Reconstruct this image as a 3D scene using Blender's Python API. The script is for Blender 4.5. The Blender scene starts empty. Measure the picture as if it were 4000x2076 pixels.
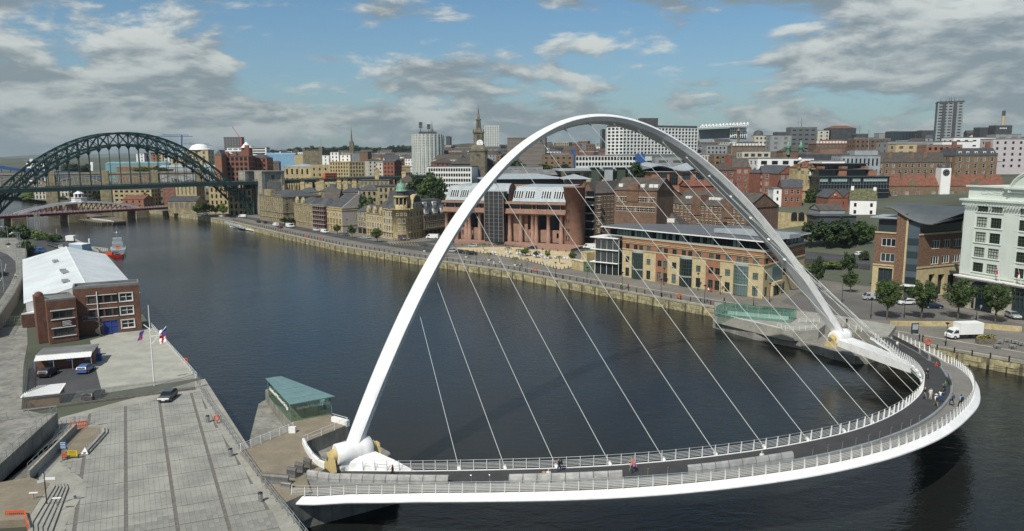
import bpy,math,random
from mathutils import Vector,Matrix,noise
random.seed(7)
scene=bpy.context.scene
COL=scene.collection
R=math.radians
CF,CPIT,CROL,CH=2890.0,0.14782,-0.00339,42.328
cam_data=bpy.data.cameras.new('camera')
cam=bpy.data.objects.new('camera',cam_data)
COL.objects.link(cam)
cam.location=(0,0,CH)
cam_data.sensor_width=36.0
cam_data.lens=36.0*CF/4000.0
cam_data.clip_start=0.5
cam_data.clip_end=30000.0
cam.rotation_euler=(Matrix.Rotation(math.pi/2-CPIT,3,'X')@Matrix.Rotation(CROL,3,'Z')).to_euler()
scene.camera=cam
SUN_AZ,SUN_EL=R(28),R(50)
sun_data=bpy.data.lights.new('sun','SUN')
sun_data.energy=4.3
sun_data.angle=R(0.55)
sun_data.color=(1.0,0.955,0.87)
sun=bpy.data.objects.new('sun',sun_data)
COL.objects.link(sun)
sun_dir=Vector((math.sin(SUN_AZ)*math.cos(SUN_EL),math.cos(SUN_AZ)*math.cos(SUN_EL),-math.sin(SUN_EL)))
sun.rotation_euler=sun_dir.to_track_quat('-Z','Y').to_euler()
sun.location=(-200,-300,400)
world=bpy.data.worlds.new('World')
scene.world=world
world.use_nodes=True
wn=world.node_tree
wn.nodes.clear()
def N(tree,kind,**kw):
 n=tree.nodes.new(kind)
 for k,v in kw.items():
  setattr(n,k,v)
 return n
def math_node(tree,op,a,b=None,clamp=False):
 n=N(tree,'ShaderNodeMath',operation=op)
 n.use_clamp=clamp
 for i,v in enumerate((a,b)):
  if v is None:
   continue
  if isinstance(v,(int,float)):
   n.inputs[i].default_value=v
  else:
   tree.links.new(v,n.inputs[i])
 return n.outputs[0]
def smooth(tree,v,lo,hi):
 n=N(tree,'ShaderNodeMapRange',interpolation_type='SMOOTHSTEP')
 n.inputs['From Min'].default_value=lo
 n.inputs['From Max'].default_value=hi
 tree.links.new(v,n.inputs['Value'])
 return n.outputs[0]
def mixc(tree,fac,a,b,blend='MIX'):
 n=N(tree,'ShaderNodeMix',data_type='RGBA',blend_type=blend)
 for sock,v in((n.inputs[0],fac),(n.inputs[6],a),(n.inputs[7],b)):
  if isinstance(v,(int,float)):
   sock.default_value=v
  elif isinstance(v,tuple):
   sock.default_value=v if len(v)==4 else v+(1,)
  else:
   tree.links.new(v,sock)
 return n.outputs[2]
def build_sky():
 t=wn
 out=N(t,'ShaderNodeOutputWorld')
 bg=N(t,'ShaderNodeBackground')
 bg.inputs['Strength'].default_value=0.088
 t.links.new(bg.outputs[0],out.inputs[0])
 sky=N(t,'ShaderNodeTexSky',sky_type='NISHITA')
 sky.sun_disc=False
 sky.sun_elevation=SUN_EL
 sky.sun_rotation=math.atan2(-sun_dir.x,-sun_dir.y)
 sky.air_density=1.0
 sky.dust_density=0.6
 sky.ozone_density=1.6
 tc=N(t,'ShaderNodeTexCoord')
 sep=N(t,'ShaderNodeSeparateXYZ')
 t.links.new(tc.outputs['Generated'],sep.inputs[0])
 zz=math_node(t,'ADD',math_node(t,'MAXIMUM',sep.outputs[2],0.0),0.42)
 px=math_node(t,'DIVIDE',sep.outputs[0],zz)
 py=math_node(t,'DIVIDE',sep.outputs[1],zz)
 def field(ox,oy,scale,detail,rough=0.55,dist=0.25,up=0.0):
  cmb=N(t,'ShaderNodeCombineXYZ')
  t.links.new(math_node(t,'ADD',px,ox),cmb.inputs[0])
  t.links.new(math_node(t,'ADD',py,oy),cmb.inputs[1])
  t.links.new(math_node(t,'MULTIPLY',math_node(t,'ADD',sep.outputs[2],CLOUD_SEED+up),CLOUD_TALL),cmb.inputs[2])
  nz=N(t,'ShaderNodeTexNoise')
  for k,v in(('Scale',scale),('Detail',detail),('Roughness',rough),('Distortion',dist)):
   nz.inputs[k].default_value=v
  t.links.new(cmb.outputs[0],nz.inputs['Vector'])
  return nz.outputs['Fac']
 big=field(3.7,1.3,0.75,2,0.5,0.0)
 fine=field(0,0,3.9,10,0.58,0.20)
 lit=field(-0.015,0.0,3.9,6,0.5,0.20,0.014)
 cover=math_node(t,'ADD',math_node(t,'MULTIPLY',big,0.55),math_node(t,'MULTIPLY',fine,0.6))
 low=math_node(t,'MULTIPLY',math_node(t,'SUBTRACT',0.24,sep.outputs[2],True),0.50)
 west=math_node(t,'MULTIPLY',math_node(t,'MULTIPLY',sep.outputs[0],-1.0),CLOUD_WEST)
 cover=math_node(t,'ADD',math_node(t,'ADD',cover,low),west)
 dens=smooth(t,cover,0.550,0.620)
 dens=math_node(t,'MULTIPLY',dens,0.90)
 shade=smooth(t,math_node(t,'SUBTRACT',fine,lit),-0.09,0.12)
 thick=smooth(t,cover,0.60,0.86)
 ccol=mixc(t,shade,(2.7,3.25,3.55),(8.0,8.3,7.9))
 ccol=mixc(t,math_node(t,'MULTIPLY',thick,0.30),ccol,(2.9,3.4,3.55))
 skyc=mixc(t,1.0,sky.outputs[0],(0.72,0.94,1.04),'MULTIPLY')
 hz=smooth(t,sep.outputs[2],0.20,-0.02)
 col=mixc(t,dens,skyc,ccol)
 col=mixc(t,math_node(t,'MULTIPLY',hz,0.45),col,(2.9,3.6,3.75))
 t.links.new(col,bg.inputs['Color'])
CLOUD_SEED=6.1
CLOUD_TALL=4.2
CLOUD_WEST=0.09
build_sky()
scene.view_settings.view_transform='Standard'
scene.view_settings.look='None'
scene.view_settings.gamma=1.0
scene.view_settings.use_curve_mapping=False
scene.view_settings.exposure=0.0
scene.render.resolution_x,scene.render.resolution_y=1024,531
def pix_ray(px,py):
 X,Y=px-2000.0,py-1038.0
 cr,sr,cp,sp=math.cos(CROL),math.sin(CROL),math.cos(CPIT),math.sin(CPIT)
 x,y=(cr*X+sr*Y)/CF,-(-sr*X+cr*Y)/CF
 return Vector((x,cp+y*sp,-sp+y*cp))
def G(px,py,z=0.0):
 d=pix_ray(px,py)
 p=d*((z-CH)/d.z)
 return Vector((p.x,p.y,z))
def PD(px,py,D):
 d=pix_ray(px,py)
 p=d*(D/d.y)
 return Vector((p.x,p.y,p.z+CH))
def PZ(py,D,px=2000):
 return PD(px,py,D).z
MATS={}
def M(name,rgb,rough=0.75,metal=0.0,var=0.12,scale=0.35,bump=0.0,bscale=4.0,streak=0.0,rnd=0.0,spec=0.4,tint=None,fine=0.0):
 if name in MATS:
  return MATS[name]
 m=bpy.data.materials.new(name)
 m.use_nodes=True
 t=m.node_tree
 b=t.nodes['Principled BSDF']
 b.inputs['Roughness'].default_value=rough
 b.inputs['Metallic'].default_value=metal
 b.inputs['Specular IOR Level'].default_value=spec
 col=None
 tc=N(t,'ShaderNodeTexCoord')
 if var>0:
  nz=N(t,'ShaderNodeTexNoise')
  nz.inputs['Scale'].default_value=scale
  nz.inputs['Detail'].default_value=5
  nz.inputs['Roughness'].default_value=0.62
  t.links.new(tc.outputs['Object'],nz.inputs['Vector'])
  f=smooth(t,nz.outputs['Fac'],0.30,0.70)
  dark=tuple(c*(1-var)for c in rgb)
  lite=tuple(min(1,c*(1+var))for c in(tint or rgb))
  col=mixc(t,f,dark,lite)
 else:
  col=mixc(t,0.0,rgb,rgb)
 if fine>0:
  nf=N(t,'ShaderNodeTexNoise')
  nf.inputs['Scale'].default_value=bscale
  nf.inputs['Detail'].default_value=3
  t.links.new(tc.outputs['Object'],nf.inputs['Vector'])
  col=mixc(t,smooth(t,nf.outputs['Fac'],0.35,0.65),mixc(t,fine,col,(0,0,0)),col)
 if streak>0:
  mp=N(t,'ShaderNodeMapping')
  mp.inputs['Scale'].default_value=(1.6,1.6,0.12)
  t.links.new(tc.outputs['Object'],mp.inputs['Vector'])
  ns=N(t,'ShaderNodeTexNoise')
  ns.inputs['Scale'].default_value=1.0
  ns.inputs['Detail'].default_value=4
  t.links.new(mp.outputs[0],ns.inputs['Vector'])
  col=mixc(t,math_node(t,'MULTIPLY',smooth(t,ns.outputs['Fac'],0.48,0.72),streak),col,tuple(c*0.35 for c in rgb))
 if rnd>0:
  oi=N(t,'ShaderNodeObjectInfo')
  k=math_node(t,'ADD',math_node(t,'MULTIPLY',oi.outputs['Random'],2*rnd),1-rnd)
  cmb=N(t,'ShaderNodeCombineColor')
  for i in range(3):
   t.links.new(k,cmb.inputs[i])
  col=mixc(t,1.0,col,cmb.outputs[0],'MULTIPLY')
 t.links.new(col,b.inputs['Base Color'])
 if bump>0:
  nb=N(t,'ShaderNodeTexNoise')
  nb.inputs['Scale'].default_value=bscale
  nb.inputs['Detail'].default_value=4
  t.links.new(tc.outputs['Object'],nb.inputs['Vector'])
  bp=N(t,'ShaderNodeBump')
  bp.inputs['Strength'].default_value=bump
  bp.inputs['Distance'].default_value=0.05
  t.links.new(nb.outputs['Fac'],bp.inputs['Height'])
  t.links.new(bp.outputs[0],b.inputs['Normal'])
 MATS[name]=m
 return m
def glass_mat(name,dark,light,p=0.75,rough=0.12):
 if name in MATS:
  return MATS[name]
 m=bpy.data.materials.new(name)
 m.use_nodes=True
 t=m.node_tree
 b=t.nodes['Principled BSDF']
 b.inputs['Roughness'].default_value=rough
 b.inputs['IOR'].default_value=1.5
 oi=N(t,'ShaderNodeObjectInfo')
 f=smooth(t,oi.outputs['Random'],p-0.25,min(1.0,p+0.15))
 t.links.new(mixc(t,f,dark,light),b.inputs['Base Color'])
 MATS[name]=m
 return m
class MB:
 def __init__(self):
  self.v,self.f,self.m,self.sm=[],[],[],[]
 def add(self,vs,fs,mi=0,smooth=False):
  o=len(self.v)
  self.v+=[tuple(p)for p in vs]
  for f in fs:
   self.f.append(tuple(i+o for i in f))
   self.m.append(mi)
   self.sm.append(smooth)
 def quad(self,a,b,c,d,mi=0):
  self.add([a,b,c,d],[(0,1,2,3)],mi)
 def obox(self,O,U,V,W,mi=0):
  O,U,V,W=Vector(O),Vector(U),Vector(V),Vector(W)
  p=[O,O+U,O+U+V,O+V,O+W,O+U+W,O+U+V+W,O+V+W]
  self.add(p,[(0,3,2,1),(4,5,6,7),(0,1,5,4),(1,2,6,5),(2,3,7,6),(3,0,4,7)],mi)
 def box(self,x0,x1,y0,y1,z0,z1,mi=0):
  self.obox((x0,y0,z0),(x1-x0,0,0),(0,y1-y0,0),(0,0,z1-z0),mi)
 def prism(self,poly,z0,z1,mi=0,cap=True):
  n=len(poly)
  a0=z0 if isinstance(z0,(list,tuple))else[z0]*n
  a1=z1 if isinstance(z1,(list,tuple))else[z1]*n
  vs=[(p[0],p[1],a0[i])for i,p in enumerate(poly)]+[(p[0],p[1],a1[i])for i,p in enumerate(poly)]
  fs=[(i,(i+1)%n,n+(i+1)%n,n+i)for i in range(n)]
  if cap:
   fs+=[tuple(range(n-1,-1,-1)),tuple(range(n,2*n))]
  self.add(vs,fs,mi)
 def tube(self,p0,p1,r0,r1=None,n=6,mi=0,cap=True,smooth=True):
  p0,p1=Vector(p0),Vector(p1)
  r1=r0 if r1 is None else r1
  d=(p1-p0)
  if d.length<1e-6:
   return
  d.normalize()
  a=d.orthogonal().normalized()
  b=d.cross(a)
  vs=[]
  for p,r in((p0,r0),(p1,r1)):
   for i in range(n):
    an=2*math.pi*i/n
    vs.append(p+a*(r*math.cos(an))+b*(r*math.sin(an)))
  self.add(vs,[(i,(i+1)%n,n+(i+1)%n,n+i)for i in range(n)],mi,smooth)
  if cap:
   self.add(vs,[tuple(range(n-1,-1,-1)),tuple(range(n,2*n))],mi)
 def path(self,pts,r,n=5,mi=0):
  for a,b in zip(pts[:-1],pts[1:]):
   self.tube(a,b,r,None,n,mi)
 def bar(self,p0,p1,w,h,mi=0,up=(0,0,1)):
  p0,p1=Vector(p0),Vector(p1)
  d=(p1-p0).normalized()
  s=d.cross(Vector(up))
  if s.length<1e-4:
   s=d.cross(Vector((1,0,0)))
  s.normalize()
  t=s.cross(d)
  self.obox(p0-s*w/2-t*h/2,s*w,t*h,p1-p0,mi)
 def lathe(self,c,prof,n=12,mi=0,smooth=True):
  vs,fs=[],[]
  for r,z in prof:
   for i in range(n):
    a=2*math.pi*i/n
    vs.append((c[0]+r*math.cos(a),c[1]+r*math.sin(a),c[2]+z))
  for k in range(len(prof)-1):
   for i in range(n):
    j=(i+1)%n
    fs.append((k*n+i,k*n+j,(k+1)*n+j,(k+1)*n+i))
  self.add(vs,fs,mi,smooth)
  if prof[-1][0]>1e-3:
   k=(len(prof)-1)*n
   self.add(vs[k:k+n],[tuple(range(n))],mi)
 def loft(self,rings,mi=0,closed=True,caps=True,smooth=True):
  n=len(rings[0])
  vs=[p for r in rings for p in r]
  fs=[]
  for k in range(len(rings)-1):
   for i in range(n if closed else n-1):
    j=(i+1)%n
    fs.append((k*n+i,k*n+j,(k+1)*n+j,(k+1)*n+i))
  self.add(vs,fs,mi,smooth)
  if caps and closed:
   self.add(rings[0],[tuple(range(n-1,-1,-1))],mi)
   self.add(rings[-1],[tuple(range(n))],mi)
 def mesh(self,name,mats,org=(0,0,0)):
  me=bpy.data.meshes.new(name)
  ox,oy,oz=org
  me.from_pydata([(x-ox,y-oy,z-oz)for x,y,z in self.v],[],self.f)
  if not isinstance(mats,(list,tuple)):
   mats=[mats]
  for m in mats:
   me.materials.append(m)
  me.polygons.foreach_set('material_index',self.m)
  me.polygons.foreach_set('use_smooth',self.sm)
  me.update()
  return me
 def build(self,name,mats,parent=None):
  org=wloc(parent)if parent else(0,0,0)
  return link(name,self.mesh(name,mats,org),parent)
def wloc(o):
 v=Vector((0,0,0))
 while o is not None:
  v+=o.location
  o=o.parent
 return v
def link(name,me,parent=None,loc=None,rot=None):
 o=bpy.data.objects.new(name,me)
 COL.objects.link(o)
 if parent is not None:
  o.parent=parent
 if loc is not None:
  o.location=loc
 if rot is not None:
  o.rotation_euler=rot
 return o
def tag(o,label=None,cat=None,group=None,kind=None):
 if label:o['label']=label
 if cat:o['category']=cat
 if group:o['group']=group
 if kind:o['kind']=kind
 return o
def thing(name,label,cat,loc,group=None,rz=0.0):
 o=bpy.data.objects.new(name,None)
 COL.objects.link(o)
 o.location=loc
 o.rotation_euler=(0,0,rz)
 o.empty_display_size=0.3
 return tag(o,label,cat,group)
CHILDREN={}
def copy_tree(o,parent=None,kids=None):
 c=o.copy()
 COL.objects.link(c)
 c.parent=parent
 for ch in(kids if kids is not None else list(o.children)):
  copy_tree(ch,c)
 return c
def place_copy(proto,loc,rz,label,group=None,first=[]):
 key=proto.name
 if key not in first:
  first.append(key)
  o=proto
 else:
  o=copy_tree(proto)
 o.location=loc
 o.rotation_euler=(0,0,rz)
 tag(o,label,None,group)
 return o
def struct(name,mb,mats,label=None):
 o=mb.build(name,mats)
 o['kind']='structure'
 if label:o['label']=label
 return o
# ================================================================== water, land, quay walls
def interp(x,xs,ys):
 if x<=xs[0]:return ys[0]
 for i in range(len(xs)-1):
  if x<=xs[i+1]:
   f=(x-xs[i])/(xs[i+1]-xs[i])
   return ys[i]+(ys[i+1]-ys[i])*f
 return ys[-1]
def water_material():
 m=bpy.data.materials.new('river_water')
 m.use_nodes=True
 t=m.node_tree
 b=t.nodes['Principled BSDF']
 b.inputs['IOR'].default_value=1.33
 tc=N(t,'ShaderNodeTexCoord')
 def nz(scale,detail,sx=1.0,sy=1.0,rough=0.55,dist=0.0,rz=0.0):
  mp=N(t,'ShaderNodeMapping')
  mp.inputs['Scale'].default_value=(sx,sy,1)
  mp.inputs['Rotation'].default_value=(0,0,rz)
  t.links.new(tc.outputs['Object'],mp.inputs['Vector'])
  n=N(t,'ShaderNodeTexNoise')
  n.inputs['Scale'].default_value=scale
  n.inputs['Detail'].default_value=detail
  n.inputs['Roughness'].default_value=rough
  n.inputs['Distortion'].default_value=dist
  t.links.new(mp.outputs[0],n.inputs['Vector'])
  return n.outputs['Fac']
 waves=nz(0.55,4,0.6,1.25,0.6,0.4,R(-28))
 chop=nz(2.2,3,0.7,1.2,0.6,0.2,R(-20))
 patch=nz(0.018,4,1.0,1.0,0.6,0.8,0.5)
 h=math_node(t,'ADD',math_node(t,'MULTIPLY',waves,0.75),math_node(t,'MULTIPLY',chop,0.22))
 gust=smooth(t,patch,0.36,0.66)
 h=math_node(t,'MULTIPLY',h,math_node(t,'ADD',math_node(t,'MULTIPLY',gust,0.45),0.55))
 bp=N(t,'ShaderNodeBump')
 bp.inputs['Strength'].default_value=0.42
 bp.inputs['Distance'].default_value=0.45
 t.links.new(h,bp.inputs['Height'])
 t.links.new(bp.outputs[0],b.inputs['Normal'])
 c=mixc(t,gust,(0.010,0.0100,0.0075),(0.010,0.015,0.0165))
 t.links.new(c,b.inputs['Base Color'])
 b.inputs['Roughness'].default_value=0.09
 return m
mb=MB()
mb.quad((-2500,40,0),(600,40,0),(600,3000,0),(-2500,3000,0))
mb.quad((-200,-300,0),(600,-300,0),(600,40,0),(-200,40,0))
struct('river',mb,water_material())
m_asphalt=M('asphalt',(0.065,0.066,0.068),0.9,var=0.22,scale=0.12,fine=0.12,bscale=3)
m_dstone=M('smoky_stone',(0.165,0.145,0.10),.9,var=.3,scale=.4,streak=.4)
m_pave=M('quay_paving',(0.185,0.173,0.150),0.85,var=0.16,scale=0.10,fine=0.15,bscale=1.5)
m_land=M('city_ground',(0.075,0.085,0.058),0.95,var=0.35,scale=0.02)
m_grass=M('grass_bank',(0.055,0.085,0.028),0.95,var=0.35,scale=0.08)
m_sand=M('beach_sand',(0.50,0.41,0.25),0.95,var=0.10,scale=0.3)
m_conc=M('pale_concrete',(0.31,0.30,0.26),0.85,var=0.15,scale=0.25,fine=0.08,bscale=2)
m_conc_dk=M('weathered_concrete',(0.225,0.22,0.195),0.9,var=0.28,scale=0.3,streak=0.55)
m_white=M('white_paint',(0.80,0.80,0.78),0.45,var=0.04,scale=0.4)
m_kerb=M('kerb_stone',(0.36,0.34,0.30),0.85,var=0.10)
m_black=M('black_metal',(0.018,0.018,0.02),0.45,var=0.0)
m_steel=M('stainless_steel',(0.42,0.42,0.41),0.38,metal=0.8,var=0.15,scale=1.5)
m_galv=M('galvanised_steel',(0.36,0.38,0.38),0.5,metal=0.5,var=0.12,scale=1.0)
NQ=[(420,-240),(98,138),(53,191),(16.4,234),(-1,254.8),(-41,291.3),(-77,328.2),(-124,388),(-174,456),(-206,493),(-229,515),(-270,556),(-330,606),(-416,664),(-495,741),(-800,930),(-2000,1500),(-9000,4500)]
NU=Vector((0.62,0.785,0))
def north_t(x,y):
 best=None
 for(ax,ay),(bx,by)in zip(NQ[:-1],NQ[1:]):
  dx,dy=bx-ax,by-ay
  det=dx*NU.y-dy*NU.x
  s=((x-ax)*NU.y-(y-ay)*NU.x)/det
  if-0.001<=s<=1.001:
   return((dx)*(y-ay)-(dy)*(x-ax))/det
 return 0.0
def terrain(x,y):
 t=north_t(x,y)
 a=x/max(y,1)
 right=interp(t,[0,75,100,125,150,200,260,420,700,1100,2500,5000,12000],[2.8,2.8,4.5,9,14,17,21,27,38,46,55,60,60])
 left=interp(t,[0,40,80,150,260,420,700,1100,2500,5000,12000],[2.8,2.8,8,16,24,28,32,34,36,36,36])
 k=min(1,max(0,(a+0.42)/0.25))
 return left+(right-left)*k
def resample(pts,step):
 out=[]
 for(ax,ay),(bx,by)in zip(pts[:-1],pts[1:]):
  L=math.hypot(bx-ax,by-ay)
  n=max(1,min(40,int(L/step)))
  for i in range(n):
   out.append((ax+(bx-ax)*i/n,ay+(by-ay)*i/n))
 out.append(pts[-1])
 return out
nq=resample(NQ,25)
ts=[0.9,30,62,75,88,100,125,150,170,200,230,260,340,420,550,700,900,1100,1600,2500,3600,5000,8000,14000]
mb=MB()
vs=[]
for(x,y)in nq:
 for t in ts:
  px,py=x+NU.x*t,y+NU.y*t
  vs.append((px,py,terrain(px,py)))
k=len(ts)
mb.add(vs,[(i*k+j,i*k+j+1,(i+1)*k+j+1,(i+1)*k+j)for i in range(len(nq)-1)for j in range(k-1)])
struct('north_bank_ground',mb,m_land)
m_quay=M('quay_wall_stone',(0.25,0.225,0.135),0.9,var=0.45,scale=0.55,streak=0.6,tint=(0.34,0.30,0.17))
m_cope=M('quay_coping',(0.30,0.285,0.23),0.9,var=0.2,scale=0.5)
def along(pts,step):
 res,carry=[],0.0
 for a,b in zip(pts[:-1],pts[1:]):
  a,b=Vector(a),Vector(b)
  L=(b-a).length
  d=(b-a)/L
  s=carry
  while s<L:
   res.append((a+d*s,d))
   s+=step
  carry=s-L
 return res
qpts=[(x,y,0)for x,y in NQ[1:13]]
mb=MB()
for a,b in zip(NQ[:-1],NQ[1:14]):
 A,B=Vector((a[0],a[1],-1)),Vector((b[0],b[1],-1))
 mb.obox(A,B-A,NU*1.0,(0,0,3.35))
wall=struct('quay_wall',mb,m_quay)
mb=MB()
for a,b in zip(NQ[:-1],NQ[1:14]):
 A,B=Vector((a[0],a[1],2.35))-NU*0.12,Vector((b[0],b[1],2.35))-NU*0.12
 mb.obox(A,B-A,NU*1.3,(0,0,0.46))
mb.build('coping',m_cope,wall)
pile=None
for i,(p,d)in enumerate(along([(98,138,0),(53,191,0),(16.4,234,0),(-1,254.8,0),(-41,291.3,0),(-77,328.2,0),(-124,388,0)],5.6)):
 if pile is None:
  q=MB();q.box(-0.22,0.22,-0.2,0.25,-0.6,2.3)
  pile=q.mesh('fender_pile',M('fender_timber',(0.12,0.105,0.075),0.9,var=0.3,scale=1.0))
  strip=MB();strip.box(-1.5,1.5,-0.12,0.2,0,0.9)
  strip=strip.mesh('wall_panel',M('quay_panel',(0.36,0.32,0.19),0.9,var=0.4,scale=0.8,streak=0.5,rnd=0.25))
 rz=math.atan2(d.y,d.x)+math.pi
 link('fender_pile',pile,wall,p,(0,0,rz))
 link('wall_panel',strip,wall,p+d*2.8+Vector((0,0,random.uniform(1.05,1.35))),(0,0,rz))
def ribbon(mb,pts,o0,o1,z,mi=0):
 P=[]
 for x,y in pts:
  P.append((Vector((x,y,z))+NU*o0,Vector((x,y,z))+NU*o1))
 for(a,b),(c,d)in zip(P[:-1],P[1:]):
  mb.quad(a,c,d,b,mi)
PN=NQ[1:11]
PQ=[(150,77)]+PN
mb=MB();ribbon(mb,PQ,1.1,62,2.82);struct('quayside_paving',mb,m_pave)
mb=MB()
road=[(53-3,191+4),(16.4,234),(-1,254.8),(-41,291.3),(-77,328.2),(-124,388),(-174,456),(-206,493)]
ribbon(mb,road[3:],13,21,2.86);struct('quayside_road',mb,m_asphalt)
mb=MB();ribbon(mb,road[3:],12.75,12.95,2.9);ribbon(mb,road[3:],21.05,21.25,2.9)
struct('kerb',mb,m_kerb)
mb=MB()
ribbon(mb,[(150,77),(98,138),(53,191),(16.4,234),(-1,254.8),(-41,291.3)],7.6,7.95,2.85)
struct('pale_paving_line',mb,M('pale_paving',(0.55,0.53,0.48),0.8,var=0.06))
SQ=[(60,-60),(-10,52),(-21.8,71.5),(-26.5,78.2),(-35.9,92.4),(-45.2,108.8),(-55.2,126.2),(-83,166),(-110,208),(-150,276),(-176,312),(-205,340),(-277,395),(-318,440),(-420,520),(-800,690),(-2000,1150)]
SU=Vector((-0.93,-0.36,0))
mb=MB()
vs=[]
sq=resample(SQ,20)
tss=[0.0,10,30,60,100,160,300,700,2000]
k=len(tss)
for(x,y)in sq:
 for t in tss:
  vs.append((x+SU.x*t,y+SU.y*t,3.9+max(0,t-110)*0.04))
mb.add(vs,[(i*k+j,(i+1)*k+j,(i+1)*k+j+1,i*k+j+1)for i in range(len(sq)-1)for j in range(k-1)])
struct('south_bank_ground',mb,m_land)
mb=MB()
for a,b in zip(SQ[:-1],SQ[1:]):
 mb.obox((a[0],a[1],-1),(b[0]-a[0],b[1]-a[1],0),(-0.9,-0.3,0),(0,0,4.89))
struct('south_quay_wall',mb,m_quay)
def ridge(name,D,prof,depth,mat,z0=0,label=None):
 mb=MB()
 rings=[]
 pts=[]
 for(a,b)in zip(prof[:-1],prof[1:]):
  n=max(1,int((b[0]-a[0])/60))
  for i in range(n):
   f=i/n
   pts.append((a[0]+(b[0]-a[0])*f,a[1]+(b[1]-a[1])*f))
 pts.append(prof[-1])
 for px,py in pts:
  p=PD(px,py+random.uniform(-1.0,1.0),D)
  rings.append([(p.x*(1-depth/D),D-depth,z0),(p.x*(1-0.55*depth/D),D-depth*.55,z0+(p.z-z0)*0.62),(p.x,D,p.z),(p.x*1.1,D+depth,z0)])
 mb.loft(rings,closed=False,caps=False)
 return struct(name,mb,mat,label)
m_hill=M('far_hill',(0.052,0.070,0.062),0.95,var=0.45,scale=0.0035,tint=(0.10,0.125,0.075))
m_wood=M('wooded_ridge',(0.030,0.048,0.024),0.95,var=0.5,scale=0.02)
ridge('far_hills',9000,[(-900,626),(-200,620),(60,611),(200,603),(360,605),(500,600),(620,606),(760,612),(900,614),(1200,604),(1600,600),(2100,600),(3000,604),(4900,606)],2600,m_hill)
ridge('hills',5200,[(-600,640),(-100,636),(80,640),(300,648),(420,640),(560,632),(700,634),(850,640),(1000,620)],1500,M('near_hill',(0.045,0.066,0.040),0.95,var=0.5,scale=0.006,tint=(0.09,0.11,0.055)))
ridge('wooded_ridge',2600,[(1000,606),(1080,590),(1150,583),(1230,577),(1290,578),(1400,574),(1500,578),(1640,566),(1740,566),(1830,560),(1950,566),(2080,568),(2250,575),(2400,590),(2600,600),(3000,600),(3600,598),(4600,600)],700,m_wood,30)
# ================================================================== the curved tilting footbridge
BS=Vector((-20.437,85.683,4.566));BL=105.017;BD=35.307;BZ=5.337
BAX=Vector((0.83092,0.55639,0));BOUT=Vector((0.55639,-0.83092,0));BUP=Vector((-0.1769,0.26418,0.94811))
ZV=Vector((0,0,1))
PLAN=[(-1.25,-17.5),(-1.14,-9.3),(-1.03,-2.0),(-.9,6.2),(-.81,11.3),(-.73,15.5),(-.65,19.4),(-.56,23.2),(-.46,26.7),(-.36,29.5),(-.25,31.9),(-.14,33.5),(-.03,34.35),(.09,34.3),(.21,33.4),(.33,31.8),(.45,29.6),(.56,26.9),(.66,23.9),(.76,20.5),(.87,16.4),(.98,11.8),(1.07,7.4),(1.14,3.2),(1.2,-0.6),(1.26,-5)]
def plan(q):
 i=1
 while i<len(PLAN)-3 and PLAN[i+1][0]<q:i+=1
 (x0,y0),(x1,y1),(x2,y2),(x3,y3)=PLAN[i-1:i+3]
 t=(q-x1)/(x2-x1);m1=(y2-y0)/(x2-x0)*(x2-x1);m2=(y3-y1)/(x3-x1)*(x2-x1)
 return(2*t**3-3*t**2+1)*y1+(t**3-2*t**2+t)*m1+(-2*t**3+3*t**2)*y2+(t**3-t**2)*m2
def b_inner(q):
 p=BS+BAX*((q+1)*BL/2)+BOUT*plan(q)
 p.z=4.3+5.0*(1-min(1.0,q*q))
 return p
def b_norm(q):
 tx,ty=BL/2,(plan(q+.04)-plan(q-.04))/.08
 n=math.hypot(tx,ty)
 return(BAX*(-ty/n)+BOUT*(tx/n)),(BAX*(tx/n)+BOUT*(ty/n))
def b_width(q):
 return interp(q,[-1.1,-1.03,-.95,-.85,0,.3,.57,.73,.95,1.06,1.12,1.21],[9.0,8.4,7.2,6.7,6.55,6.8,7.5,8.3,8.9,8.3,7.3,6.5])
def b_div(q):
 return interp(q,[-1.1,-.8,-.4,0,.4,.7,.9,1.05,1.2],[3.2,3.9,4.0,3.5,3.6,3.9,4.8,4.6,3.6])
def b_pt(q,w,dz=0.0):
 nn,_=b_norm(q)
 return b_inner(q)+nn*w+ZV*dz
def b_arch(q):
 return BS+BAX*((q+1)*BL/2)+BUP*(46.184*(1-abs(q)**1.96684))
def project(p):
 x,y,z=p.x,p.y,p.z-CH
 cp,sp=math.cos(CPIT),math.sin(CPIT)
 d,u=y*cp-z*sp,y*sp+z*cp
 X,Y=x/d*CF,-u/d*CF
 return 2000+math.cos(CROL)*X-math.sin(CROL)*Y,1038+math.sin(CROL)*X+math.cos(CROL)*Y
def q_at(px,w,lo=-1.1,hi=0.6,dz=0):
 for _ in range(40):
  mid=(lo+hi)/2
  if project(b_pt(mid,w,dz))[0]<px:lo=mid
  else:hi=mid
 return(lo+hi)/2
bridge_loc=(BS+BAX*BL/2).copy();bridge_loc.z=0
bridge=thing('tilting_footbridge','white curved tilting footbridge with one tall leaning arch and thin cables across the river','footbridge',bridge_loc)
m_bw=M('bridge_white',(0.80,0.80,0.78),0.38,var=0.07,scale=0.35,streak=0.16)
m_deck=M('footway_deck',(0.050,0.050,0.050),0.75,var=0.15,scale=0.5,fine=0.15,bscale=5)
m_cycle=M('cycleway_deck',(0.20,0.19,0.17),0.7,var=0.12,scale=0.4)
m_yel=M('yellow_paint',(0.55,0.42,0.18),0.5,var=0.10,scale=1.0)
QS=[(-1.04+2.25*i/150)for i in range(151)]
mb=MB()
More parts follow.
